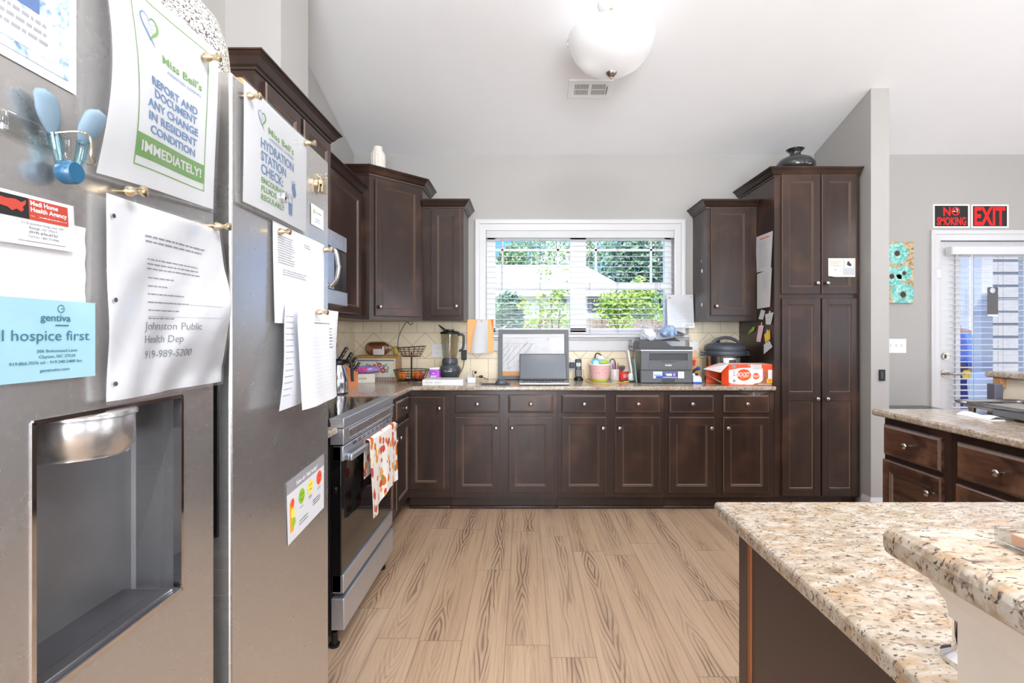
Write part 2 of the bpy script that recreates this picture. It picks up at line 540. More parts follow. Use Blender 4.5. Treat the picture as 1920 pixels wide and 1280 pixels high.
# ================================================================ ROOM SHELL
YB, XL, XR, YR = 4.32, -1.45, 5.6, -3.3
ZB, SL, YRIDGE = 2.825, .31, -.3
def zc(y): return ZB + SL * (YB - y) if y > YRIDGE else ZB + SL * (YB - YRIDGE) - SL * (YRIDGE - y)
M = MATS
def yz_prism(mb, pts, x0, x1):
    n = len(pts)
    vs = [(x0, y, z) for y, z in pts] + [(x1, y, z) for y, z in pts]
    mb.add(vs, [tuple(range(n)), tuple(range(n, 2 * n))[::-1]] + [(i, n + i, n + (i + 1) % n, (i + 1) % n) for i in range(n)])
    return mb
struct('floor', MB().box(XL - .15, XR + .15, YR - .15, YB + .15, -.1, 0), M['floor'])
yt = YB + .15
c = MB()
yz_prism(c, [(yt, zc(yt)), (YRIDGE, zc(YRIDGE)), (YRIDGE, zc(YRIDGE) + .12), (yt, zc(yt) + .12)], XL - .15, XR + .15)
yb = YR - .15
yz_prism(c, [(YRIDGE, zc(YRIDGE)), (yb, zc(yb)), (yb, zc(yb) + .12), (YRIDGE, zc(YRIDGE) + .12)], XL - .15, XR + .15)
struct('ceiling', c, M['ceil_paint'])
def wall_holes(mb, x0, x1, y0, y1, z0, z1, holes):
    """wall slab along X with rectangular holes (x0,x1,z0,z1)"""
    xs = sorted({x0, x1, *[h[0] for h in holes], *[h[1] for h in holes]})
    for a, b in zip(xs, xs[1:]):
        zs = [(z0, z1)]
        for h in holes:
            if h[0] <= a and h[1] >= b:
                nz = []
                for p, q in zs:
                    if h[2] > p: nz.append((p, h[2]))
                    if h[3] < q: nz.append((h[3], q))
                zs = nz
        for p, q in zs: mb.box(a, b, y0, y1, p, q)
    return mb
WX0, WX1, WZ0, WZ1 = -.327, 1.278, 1.29, 2.177
DX0, DX1, DZ1 = 3.542, 4.462, 2.092
struct('wall_back', wall_holes(MB(), XL, XR, YB, YB + .15, 0, ZB + .02, [(WX0, WX1, WZ0, WZ1), (DX0, DX1, 0, DZ1)]), M['wall_paint'])
struct('wall_left', yz_prism(MB(), [(YR, 0), (YB + .15, 0), (YB + .15, zc(YB + .15)), (YRIDGE, zc(YRIDGE)), (YR, zc(YR))], XL - .15, XL), M['wall_paint'])
# right wall with two windows, rear wall with a patio door and a window
rw = MB()
def wall_x(mb, x0, x1, holes):
    ys = sorted({YR, YB, YRIDGE, *[h[0] for h in holes], *[h[1] for h in holes]})
    for a, b in zip(ys, ys[1:]):
        lo = [(0, None)]
        for h in holes:
            if h[0] <= a and h[1] >= b: lo = [(0, h[2]), (h[3], None)]
        for p, q in lo:
            yz_prism(mb, [(a, p), (b, p), (b, zc(b) if q is None else q), (a, zc(a) if q is None else q)], x0, x1)
RWIN = [(-2.4, -.7, .9, 2.2), (1.0, 2.7, .9, 2.2)]
wall_x(rw, XR, XR + .15, RWIN)
struct('wall_right', rw, M['wall_paint'])
RHOLES = [(-.9, 1.7, .05, 2.15), (2.5, 4.6, .8, 2.15)]
struct('wall_rear', wall_holes(MB(), XL, XR, YR - .15, YR, 0, zc(YR) + .02, RHOLES), M['wall_paint'])
struct('wall_partition', yz_prism(MB(), [(3.61, 0), (YB, 0), (YB, zc(YB)), (3.61, zc(3.61))], 2.47, 2.60), M['wall_paint'])
struct('wall_chase', yz_prism(MB(), [(2.457, 2.44), (2.766, 2.44), (2.766, zc(2.766)), (2.457, zc(2.457))], XL, -1.18), M['wall_paint'])
# frames for the unseen windows behind the viewer
k = 2
for h in RHOLES:
    k += 1
    w = MB()
    for a, b in ((h[0], h[0] + .06), (h[1] - .06, h[1]), ((h[0] + h[1]) / 2 - .04, (h[0] + h[1]) / 2 + .04)): w.box(a, b, YR - .11, YR - .04, h[2], h[3])
    for a, b in ((h[2], h[2] + .06), (h[3] - .06, h[3])): w.box(h[0], h[1], YR - .11, YR - .04, a, b)
    struct('window_%d' % k, w, M['trim_paint'])
for h in RWIN:
    k += 1
    w = MB()
    for a, b in ((h[0], h[0] + .06), (h[1] - .06, h[1]), ((h[0] + h[1]) / 2 - .03, (h[0] + h[1]) / 2 + .03)): w.box(XR + .04, XR + .11, a, b, h[2], h[3])
    for a, b in ((h[2], h[2] + .06), (h[3] - .06, h[3]), (1.52, 1.58)): w.box(XR + .04, XR + .11, h[0], h[1], a, b)
    struct('window_%d' % k, w, M['trim_paint'])
# baseboards
bbp = [(0, 0), (.014, 0), (.014, .10), (.009, .115), (.004, .13), (0, .13)]
struct('baseboard_partition', MB().sweep([(2.60, YB, 0), (2.60, 3.61, 0), (2.47, 3.61, 0), (2.47, 3.70, 0)][::-1], bbp), M['trim_paint'])
struct('baseboard_back', MB().sweep([(2.615, YB, 0), (3.45, YB, 0)], bbp), M['trim_paint'])

# ================================================================ KITCHEN WINDOW
w1 = MB()
cf = [(0, 0), (0, .020), (.008, .026), (.030, .026), (.036, .019), (.076, .015), (.082, .010), (.094, .010), (.094, 0)]
def casing(mb, x0, x1, z0, z1, y, w, sill=True):
    """three-sided moulded casing; x0..z1 are the inner edges"""
    pr = [(0, 0), (0, .010), (.010, .012), (w * .55, .016), (w * .62, .022), (w * .9, .026), (w, .022), (w, 0)]
    path = [(x0, z0, -1, 0), (x0, z1, -1, 1), (x1, z1, 1, 1), (x1, z0, 1, 0)]
    n = len(pr); vs = []
    for x, z, dx, dz in path:
        vs += [(x + dx * o, y - h, z + dz * o) for o, h in pr]
    fs = [(i * n + a, i * n + (a + 1) % n, (i + 1) * n + (a + 1) % n, (i + 1) * n + a) for i in range(3) for a in range(n)]
    mb.add(vs, fs); mb.add(vs[:n], [tuple(range(n))]); mb.add(vs[-n:], [tuple(range(n))[::-1]])
    return mb
win = struct('window_1', casing(MB(), WX0, WX1, WZ0 + .005, WZ1, YB, .093), M['trim_paint'])
s1 = MB().box(WX0 - .12, WX1 + .12, YB - .055, YB + .10, 1.262, 1.292, bev=.008)
s1.box(WX0 - .12, WX1 + .12, YB - .035, YB, 1.245, 1.263, bev=.004)
struct('window_sill', s1, M['trim_paint'], win)
struct('window_apron', MB().box(WX0 - .09, WX1 + .09, YB - .02, YB, 1.150, 1.246, bev=.004), M['trim_paint'], win)
fy0, fy1 = YB + .085, YB + .15
fr = MB()
fr.box(WX0, WX0 + .075, fy0, fy1, WZ0, WZ1); fr.box(WX1 - .055, WX1, fy0, fy1, WZ0, WZ1)
fr.box(WX0, WX1, fy0, fy1, WZ1 - .06, WZ1); fr.box(WX0, WX1, fy0, fy1, WZ0, WZ0 + .055)
fr.box(.400, .536, fy0, fy1, WZ0, WZ1)
fr.box(WX0, WX1, fy0 - .005, fy1, 1.682, 1.738)
for px in (1046, 942, 1117, 1220):
    x = PX(px, 4.44); fr.box(x - .009, x + .009, fy0 + .02, fy0 + .035, 1.73, WZ1 - .05)
for a, b in ((WX0, .41), (.53, WX1)): fr.box(a, b, fy0 + .02, fy0 + .035, 2.02, 2.038)
struct('window_frame', fr, pm('vinyl_white', (250, 250, 250), .3, var=.01), win)
struct('window_glass', MB().box(WX0 + .01, WX1 - .01, fy0 + .040, fy0 + .044, WZ0, WZ1), M['pane'], win)

def _blind(t):
    nt = t.nt; tl = t.new('ShaderNodeBsdfTranslucent'); tl.inputs[0].default_value = (.95, .95, .96, 1)
    m = t.new('ShaderNodeMixShader'); m.inputs[0].default_value = .5
    t.set(col=lin((252, 252, 252)), rough=.35)
    nt.links.new(t.b.outputs[0], m.inputs[1]); nt.links.new(tl.outputs[0], m.inputs[2]); nt.links.new(m.outputs[0], nt.nodes['Material Output'].inputs['Surface'])
mat('blind_white', _blind)
pm('cord_grey', (150, 148, 150), .6)
def blind(name, label, x0, x1, y, zt, zb, step, cords, vx0, vx1, vz0, vz1, vy, slat=.048, tilt=0.02, wand=None, wandtop=None):
    t = thing(name, label, 'window blind', ((x0 + x1) / 2, y, zt))
    v = MB().box(vx0, vx1, vy - .012, vy, vz0, vz1, bev=.004)
    v.box(vx0, vx0 + .01, vy, y + .02, vz0, vz1); v.box(vx1 - .01, vx1, vy, y + .02, vz0, vz1); v.box(x0, x1, y - .022, y + .022, vz1 - .045, vz1 - .004)
    v.build('valance', M['blind_white'], t)
    s = MB(); z = zb + .035
    while z < vz0 + .02:
        s.add([(x0, y - slat / 2, z - tilt * .5), (x1, y - slat / 2, z - tilt * .5), (x1, y, z + .002), (x0, y, z + .002), (x1, y + slat / 2, z + tilt * .5), (x0, y + slat / 2, z + tilt * .5)] +
              [(x0, y - slat / 2, z - tilt * .5 + .003), (x1, y - slat / 2, z - tilt * .5 + .003), (x1, y, z + .005), (x0, y, z + .005), (x1, y + slat / 2, z + tilt * .5 + .003), (x0, y + slat / 2, z + tilt * .5 + .003)],
              [(3, 2, 1, 0), (5, 4, 2, 3), (6, 7, 8, 9), (9, 8, 10, 11), (0, 1, 7, 6), (11, 10, 4, 5), (0, 6, 9, 3), (3, 9, 11, 5), (1, 2, 8, 7), (2, 4, 10, 8)])
        z += step
    s.build('slats', M['blind_white'], t)
    MB().box(x0, x1, y - slat / 2, y + slat / 2, zb, zb + .018, bev=.004).build('bottom_rail', M['blind_white'], t)
    for x in cords:
        cd = MB()
        for yy in (y - slat / 2 - .001, y + slat / 2 + .001): cd.cyl((x, yy, zb), (x, yy, vz0), .0012, n=5)
        cd.build('ladder_cord', M['cord_grey'], t)
    if wand:
        MB().cyl((wand[0], y - .035, wand[1]), (wand[0], y - .03, wandtop or vz0), .005, n=8).build('tilt_wand', M['blind_white'], t)
    return t
wb = blind('window_blind', 'white horizontal slat blind open over the kitchen window', WX0 + .006, WX1 - .006, YB + .045, 2.17, WZ0 + .004, .0452,
      [PX(p, 4.365) for p in (941, 1013, 1106, 1158, 1231)], WX0 + .002, WX1 - .002, 2.113, 2.174, YB - .002, tilt=.004, wand=None)
q = MB().cyl((PX(1238, 4.33), 4.335, 1.60), (PX(1238, 4.33), 4.335, 2.1), .0012, n=5)
q.build('lift_cord', M['cord_grey'], wb)
MB().lathe([(.001, .05), (.005, .045), (.008, .01), (.006, 0), (0, 0)], (PX(1238, 4.33), 4.335, 1.555), 10).build('cord_tassel', M['black'], wb)

# ================================================================ DOOR TO THE PORCH
dr = struct('door_1', casing(MB(), DX0, DX1, 0, DZ1, YB, .086), M['trim_paint'])
LX0, LX1, LZ0, LZ1 = 3.722, 4.285, .25, 1.965
sl = wall_holes(MB(), DX0 + .004, DX1 - .004, YB + .03, YB + .075, .012, DZ1 - .004, [(LX0, LX1, LZ0, LZ1)])
struct('door_slab', sl, M['trim_paint'], dr)
lf = MB()
for a, b, c_, d in ((LX0 - .03, LX0 + .012, LZ0 - .03, LZ1 + .03), (LX1 - .012, LX1 + .03, LZ0 - .03, LZ1 + .03), (LX0, LX1, LZ0 - .03, LZ0 + .012), (LX0, LX1, LZ1 - .012, LZ1 + .03)):
    lf.box(a, b, YB + .016, YB + .031, c_, d, bev=.004)
struct('glass_frame', lf, M['trim_paint'], dr)
struct('door_glass', MB().box(LX0, LX1, YB + .05, YB + .054, LZ0, LZ1), M['pane'], dr)
hg = MB()
for py in (512, ):
    hg.box(PX(1754, YB) , PX(1762, YB), YB - .016, YB - .002, PZ(522, YB), PZ(503, YB), bev=.003)
hg.box(PX(1760, YB), PX(1763, YB), YB + .01, YB + .03, PZ(462, YB), PZ(452, YB))
struct('hinge', hg, M['steel_plain'], dr)
hx, hz = PX(1775, YB), PZ(700, YB)
hd = MB().cyl((hx, YB + .03, hz), (hx, YB + .018, hz), .031, n=24).cyl((hx, YB + .02, hz), (hx, YB - .03, hz), .012, n=16)
hd.tube(spline([(hx - .008, YB - .032, hz + .002), (hx + .03, YB - .036, hz), (hx + .07, YB - .034, hz - .006), (hx + .105, YB - .03, hz + .001), (hx + .135, YB - .028, hz - .002)]), lambda u: .011 - .004 * u, 10)
struct('lever_handle', hd, M['nickel'], dr)
zz = PZ(668, YB)
struct('deadbolt', MB().cyl((hx + .005, YB + .03, zz), (hx + .005, YB + .012, zz), .031, .028, 24).box(hx - .002, hx + .012, YB - .004, YB + .012, zz - .02, zz + .02, bev=.004), M['nickel'], dr)
struct('strike_plate', MB().box(DX0 + .0005, DX0 + .0075, YB + .004, YB + .029, hz - .03, hz + .03).box(DX0 + .0005, DX0 + .0075, YB + .004, YB + .029, zz - .03, zz + .03), M['nickel'], dr)
blind('door_blind', 'white horizontal slat blind hanging over the glass of the porch door', PX(1786, 4.285), 4.36, YB - .025, 2.02, .30, .0483,
      [PX(p, 4.29) for p in (1822, 1877, 1960)], PX(1783, 4.26), 4.37, 1.962, 2.03, YB - .062, slat=.044, tilt=.004, wand=(PX(1823, 4.26), PZ(627, 4.26)))

# ================================================================ OUTSIDE
pm('lawn', (150, 168, 96), .9, var=.25, vs=6)
pm('concrete', (214, 212, 206), .8)
pm('roof_white', (235, 235, 238), .8)
pm('stucco', (232, 226, 214), .8)
pm('siding', (176, 170, 158), .7)
pm('fence_wood', (176, 150, 128), .85, var=.2, vs=5)
pm('bark', (120, 98, 78), .9)
pm('window_dark', (112, 112, 118), .15)
def leafmat(n, a, b):
    def f(t):
        r = t.noise(t.coord(), 3.1, 3)
        t.set(col=t.ramp(r, [(.35, lin(a)), (.65, lin(b))]), rough=.6, sss=0.0)
        t.put(t.b.inputs['Transmission Weight'], 0.0)
    mat(n, f)
leafmat('leaf_bright', (150, 186, 62), (206, 224, 110))
leafmat('leaf_mid', (136, 166, 108), (186, 206, 146))
leafmat('leaf_dark', (98, 130, 100), (152, 180, 138))
struct('ground_lawn', MB().box(-40, 40, YB + .15, 60, -.4, -.2), M['lawn'])
struct('porch_floor', MB().box(3.0, 9.0, YB + .15, 7.2, -.2, -.02), M['concrete'])
def fan(r): return R.uniform(-r, r)
def foliage(mb, c, rad, n, ls, sc=(1, 1, 1), shell=.55):
    for _ in range(n):
        while 1:
            d = Vector((fan(1), fan(1), fan(1)))
            if shell < d.length < 1: break
        p = Vector(c) + Vector((d.x * rad * sc[0], d.y * rad * sc[1], d.z * rad * sc[2]))
        a = Vector((fan(1), fan(1), fan(1))).normalized(); b = a.orthogonal().normalized()
        s = ls * R.uniform(.6, 1.3)
        mb.add([p - a * s, p + b * s * .45, p + a * s, p - b * s * .45], [(0, 1, 2, 3)])
def tree(name, label, cat, x, y, h, blobs, m, ls, n, trunk=.08, z0=-.2, stems=1, group=None):
    t = thing(name, label, cat, (x, y, z0), group=group)
    tr = MB()
    for k in range(stems):
        b = blobs[k % len(blobs)]
        tr.tube(spline([(x + .04 * k, y, z0), (x + (b[0] - x) * .3, y, z0 + h * .35), (x + (b[0] - x) * .7, b[1], b[2] - b[3] * .3), (b[0], b[1], b[2] + b[3] * .2)], 4), lambda u: trunk * (1 - .8 * u), 7)
    tr.build('trunk', M['bark'], t)
    f = MB()
    tot = sum(b[3] ** 2 for b in blobs)
    for b in blobs: foliage(f, b[:3], b[3], int(n * b[3] ** 2 / tot), ls, (1, .8, b[4] if len(b) > 4 else 1), .3)
    f.build('foliage', M[m], t)
    return t
def blobs_px(Y, items): return [(PX(px, Y), Y + fan(.2), PZ(py, Y), r, *e) for px, py, r, *e in items]
b = blobs_px(8.2, [(1030, 560, .26), (1050, 590, .24), (1016, 600, .26), (1000, 615, .2), (1058, 545, .16), (1060, 620, .2), (1020, 515, .12), (1038, 640, .22), (985, 575, .14), (1063, 505, .12)])
tree('young_tree', 'slender bright green young tree outside the left window pane', 'tree', .5, 8.2, 1.5, b, 'leaf_bright', .045, 800, .03, stems=4)
b = blobs_px(9.0, [(955, 570, .24), (940, 580, .18), (970, 582, .18), (955, 600, .3)])
tree('dark_shrub', 'dark green rounded shrub seen low in the left window pane', 'shrub', b[0][0], 9.0, 1.0, b, 'leaf_dark', .05, 1100, .04)
b = blobs_px(12.2, [(1140, 580, .42), (1165, 570, .46), (1195, 568, .46), (1222, 578, .4), (1205, 545, .34), (1150, 585, .4)])
tree('leafy_hedge_tree', 'bright leafy bush rising above the fence in the right window pane', 'bush', b[2][0], 12.2, 1.4, b, 'leaf_bright', .07, 1800, .06)
b = blobs_px(9.6, [(1150, 606, .12), (1165, 612, .18), (1180, 606, .15), (1168, 630, .2), (1232, 595, .1)])
tree('climbing_vine', 'small yellow green vine climbing the wood fence in the right window pane', 'vine', b[1][0], 9.6, .6, b, 'leaf_bright', .04, 420, .02)
for nm, lb, Y, it, mt, n in (
    ('tall_tree', 'tall dark tree rising at the right edge of the window', 24, [(1180, 500, 1.7), (1210, 470, 1.5), (1160, 530, 1.3), (1225, 530, 1.5), (1190, 455, 1.0), (1240, 490, 1.4), (1200, 550, 1.6)], 'leaf_dark', 4200),
    ('broad_tree', 'pale broad tree behind the roof beside the middle mullion', 33, [(1108, 470, 1.6), (1090, 450, 1.5), (1130, 500, 1.7), (1070, 475, 1.6), (1130, 460, 1.1)], 'leaf_mid', 1500),
    ('round_tree', 'grey green round tree behind the roof in the left window pane', 41, [(1000, 470, 1.9), (985, 458, 1.5), (1020, 480, 1.9), (1003, 445, 1.2), (1038, 490, 1.6), (975, 490, 1.8)], 'leaf_mid', 1500),
    ('low_tree', 'pale green low tree behind the roof at the far left of the window', 25, [(952, 487, .6), (964, 480, .7), (972, 488, .6)], 'leaf_mid', 500)):
    b = blobs_px(Y, it)
    tree(nm, lb, 'tree', b[0][0], Y, b[0][2], b, mt, .16, n, .18)
# fence
t = thing('board_fence', 'brown wooden picket fence across the yard beyond the kitchen window', 'fence', (0, 10, -.2))
f = MB()
for i in range(70):
    x = -2.2 + i * .11; zt_ = PZ(598, 10) + fan(.012)
    f.prism([(x, -.2), (x + .095, -.2), (x + .095, zt_ - .03), (x + .07, zt_), (x + .025, zt_), (x, zt_ - .03)], -.01, .01, frame((0, 10, 0), (1, 0, 0)))
f.build('boards', M['fence_wood'], t)
r_ = MB()
for z in (.2, .8, 1.35): r_.box(-2.2, 5.5, 10.012, 10.05, z, z + .09)
r_.build('rails', M['fence_wood'], t)
for i in range(4):
    x = -2 + i * 2.4; MB().box(x, x + .09, 10.05, 10.14, -.2, 1.55).build('post', M['fence_wood'], t)
# neighbour's house
YN = 16.0
t = thing('neighbor_house', 'white roofed neighbouring house beyond the fence outside the kitchen window', 'house', (-1, YN + 3, -.2))
wl = MB().box(-8, 3.05, YN, YN + 6, -.2, PZ(546, YN)); wl.build('wall', M['stucco'], t)
rf = MB()
ze, zr = PZ(548, YN), PZ(492, YN + 2.4)
e = [(-8.4, YN - .35, ze), (3.35, YN - .35, ze), (3.35, YN + 6.3, ze), (-8.4, YN + 6.3, ze)]
rd = [(-6, YN + 3, zr), (PX(1098, YN + 2.4), YN + 3, zr)]
rf.add(e + rd + [(x, y, z - .14) for x, y, z in e], [(0, 1, 5, 4), (1, 2, 5), (2, 3, 4, 5), (3, 0, 4), (0, 6, 7, 1), (1, 7, 8, 2), (2, 8, 9, 3), (3, 9, 6, 0), (9, 8, 7, 6)])
rf.build('roof', M['roof_white'], t)
for a, b_, c_, d in ((1102, 1127, 586, 553), (1048, 1062, 572, 556)):
    MB().box(PX(a, YN), PX(b_, YN), YN - .03, YN - .002, PZ(c_, YN), PZ(d, YN)).build('window', M['window_dark'], t)
MB().box(-8, 3.1, YN - .2, YN - .03, PZ(597, YN), PZ(588, YN)).build('trim_band', M['roof_white'], t)
# porch post, siding, waste bin
MB_ = MB().box(PX(1841, 5.2), PX(1862, 5.2), 5.2, 5.32, -.02, 2.9, bev=.004)
pst = MB_.build('porch_post', M['trim_paint']); tag(pst, 'white square porch post seen through the glass door', 'post')
t = thing('porch_wall', 'beige lap sided wall at the far side of the porch behind the door glass', 'wall', (6.2, 6.4, 0), kind='structure')
sd = MB()
for i in range(20):
    z = i * .16
    sd.add([(5.58, 6.37, z), (9.0, 6.30, z), (9.0, 6.33, z + .16), (5.58, 6.395, z + .16), (5.58, 6.395, z), (9, 6.33, z)], [(0, 1, 2, 3), (4, 5, 1, 0)])
sd.box(5.58, 9, 6.40, 6.5, 0, 3.2)
sd.build('siding', M['siding'], t)
MB().box(5.50, 5.60, 6.28, 6.5, 0, 3.2).build('corner_board', M['trim_paint'], t)
bn = MB().lathe([(.13, 0), (.15, .5), (.155, .56), (.15, .60), (.11, .66), (0, .68)], (PX(1852, 5.0), 5.0, .25), 24)
bn.box(PX(1852, 5.0) - .12, PX(1852, 5.0) + .12, 4.88, 5.12, -.02, .26)
tag(bn.build('patio_bin', M['white_plastic']), 'white round topped bin standing on the porch by the post', 'bin')
# the person bending on the porch
def skin_body(name, joints, edges, m, parent=None, root=0, sub=2):
    me = bpy.data.meshes.new(name)
    me.from_pydata([j[0] for j in joints], edges, []); me.materials.append(m)
    o = bpy.data.objects.new(name, me); COL.objects.link(o)
    sk = o.modifiers.new('skin', 'SKIN'); sk.use_smooth_shade = True
    for v, j in zip(me.skin_vertices[0].data, joints):
        r = j[1]; v.radius = (r, r) if not isinstance(r, tuple) else r
    me.skin_vertices[0].data[root].use_root = True
    o.modifiers.new('s', 'SUBSURF').levels = sub; o.modifiers['s'].render_levels = sub
    if parent is not None:
        o.parent = parent; o.matrix_parent_inverse = WM[parent.name].inverted(); WM[o.name] = WM[parent.name]
    return o
pm('scrub_blue', (46, 96, 188), .8, var=.12, vs=9)
pm('scrub_purple', (84, 74, 130), .8, var=.1, vs=9)
pm('skin_brown', (120, 84, 66), .5)
pm('hair_black', (24, 20, 20), .5)
px_, py_ = PX(1819, 5.9), 5.9
pt = thing('person', 'person in a blue top and purple trousers bending over on the porch', 'person', (px_, py_, -.02))
def PJ(dx, dz, dy=0.0):     # the figure leans away from the door, towards the post
    c_, s_ = math.cos(1.22), math.sin(1.22)
    return (px_ + dx * c_ - dy * s_, py_ + dx * s_ + dy * c_, -.02 + dz)
# one continuous body: pelvis, bent spine towards +X, neck, head, arms and legs
J = [(PJ(-.02, .92), .125), (PJ(0.02, 1.08), .13), (PJ(.07, 1.22), .14), (PJ(.20, 1.33), .12), (PJ(.30, 1.35), .055), (PJ(.40, 1.34), .085), (PJ(.47, 1.30), .07),
     (PJ(.13, 1.28, -.15), .055), (PJ(.04, 1.06, -.18), .045), (PJ(.12, .86, -.17), .035), (PJ(.16, .78, -.17), .03),
     (PJ(.17, 1.28, .17), .055), (PJ(.20, 1.04, .24), .045), (PJ(.30, .86, .24), .035), (PJ(.34, .78, .24), .03),
     (PJ(-.03, .80, -.10), .105), (PJ(.03, .48, -.11), .07), (PJ(-.02, .10, -.12), .045), (PJ(.10, .035, -.12), .035),
     (PJ(-.03, .80, .10), .105), (PJ(.01, .48, .11), .07), (PJ(-.05, .10, .12), .045), (PJ(.08, .035, .12), .035)]
E_ = [(0, 1), (1, 2), (2, 3), (3, 4), (4, 5), (5, 6), (3, 7), (7, 8), (8, 9), (9, 10), (3, 11), (11, 12), (12, 13), (13, 14), (0, 15), (15, 16), (16, 17), (17, 18), (0, 19), (19, 20), (20, 21), (21, 22)]
skin_body('body', J, E_, M['skin_brown'], pt)
Jt = [(PJ(-.03, .88), .15), (PJ(0.01, 1.06), .15), (PJ(.06, 1.22), .16), (PJ(.21, 1.33), .13), (PJ(.13, 1.28, -.15), .075), (PJ(.07, 1.13, -.18), .07), (PJ(.17, 1.28, .19), .075), (PJ(.19, 1.13, .24), .07)]
skin_body('blue_top', Jt, [(0, 1), (1, 2), (2, 3), (3, 4), (4, 5), (3, 6), (6, 7)], M['scrub_blue'], pt)
Jp = [(PJ(-.03, .92), .14), (PJ(-.03, .78, -.10), .12), (PJ(.03, .48, -.11), .09), (PJ(-.02, .12, -.12), .07), (PJ(-.03, .78, .10), .12), (PJ(.01, .48, .11), .09), (PJ(-.05, .12, .12), .07)]
skin_body('trousers', Jp, [(0, 1), (1, 2), (2, 3), (0, 4), (4, 5), (5, 6)], M['scrub_purple'], pt)
skin_body('hair', [(PJ(.36, 1.40), .07), (PJ(.43, 1.40), .085), (PJ(.49, 1.36), .06)], [(0, 1), (1, 2)], M['hair_black'], pt)
for sy in (-1, 1):      # hands with separate fingers
    hb = Vector(PJ(.16, .78, -.17) if sy < 0 else PJ(.34, .78, .24))
    for k in range(5):
        a = (k - 1.5) * .018 if k < 4 else -.045
        L_ = (.07, .08, .075, .06, .045)[k]
        p0 = hb + Vector((0, a, -.02 if k < 4 else 0)); p1 = p0 + Vector((.02, a * .3, -L_ * .6)); p2 = p1 + Vector((-.005, 0, -L_ * .4))
        skin_body('finger', [(p0, .009), (p1, .0085), (p2, .007)], [(0, 1), (1, 2)], M['skin_brown'], pt, sub=1)

# ================================================================ LIGHT
def area(name, loc, rot, sx, sy, power, col=(1, 1, 1)):
    l = bpy.data.lights.new(name, 'AREA'); l.shape = 'RECTANGLE'; l.size = sx; l.size_y = sy; l.energy = power; l.color = col
    o = bpy.data.objects.new(name, l); COL.objects.link(o); o.location = loc; o.rotation_euler = rot
    return o
DAY = (.90, .955, 1.0)
area('patio_daylight_fill', (.4, YR - .25, 1.1), (PI / 2, 0, 0), 2.6, 2.1, 180, DAY)  # unseen panel added outside the rear opening as daylight fill
area('rear_daylight_fill', (3.55, YR - .25, 1.48), (PI / 2, 0, 0), 2.1, 1.35, 45, DAY)  # second unseen fill panel added behind the rear wall
for h in RWIN: area('side_daylight_fill', (XR + .25, (h[0] + h[1]) / 2, 1.55), (0, PI / 2, 0), 1.3, 1.7, 30, DAY)  # unseen fill panels added outside the right wall openings
def lamp(loc, power, size=.22):  # added point light for fill, out of view and without a fixture
    l = bpy.data.lights.new('room_fill_point', 'POINT'); l.energy = power; l.shadow_soft_size = size; l.color = (.96, .985, 1.0)
    o = bpy.data.objects.new('room_fill_point', l); COL.objects.link(o); o.location = loc
for p_ in ((.85, .15, 2.45), (.45, -2.0, 2.4), (3.6, 1.9, 2.3), (3.6, -1.2, 2.4)): lamp(p_, 50 if p_[0] < 2 else 9)
for p_ in ((.5, 1.75), (.4, .2), (3.7, 1.6), (.4, -1.6), (3.6, -1.2)): area('ceiling_fill_panel', (p_[0], p_[1], zc(p_[1]) - .05), (0, 0, 0), .5, .5, 20 if p_[0] < 2 else 6, (.97, .985, 1.0))  # added overhead fill panels under the unseen ceiling, no fittings
sun = bpy.data.lights.new('sun', 'SUN'); sun.energy = 4.2; sun.angle = .02; sun.color = (1, .97, .92)
so = bpy.data.objects.new('sun', sun); COL.objects.link(so); so.rotation_euler = (math.radians(34), 0, math.radians(-25))
wld = bpy.data.worlds.new('sky'); SC.world = wld; wld.use_nodes = True
nt = wld.node_tree; t = T.__new__(T); t.nt = nt; t.b = None
g = t.coord('Generated'); x, y, z = t.xyz(g)
cl = t.smooth(t.noise(t.scale(g, (2.2, 2.2, 6)), 2.2, 6, .6), .5, .66)
sky = t.ramp(z, [(0.0, lin((178, 206, 246))), (.10, lin((96, 156, 240))), (.5, lin((66, 124, 226)))])
sky = t.mix(cl * .9, sky, (1, 1, 1, 1))
bg = nt.nodes['Background']; t.put(bg.inputs['Color'], sky); bg.inputs['Strength'].default_value = 1.7
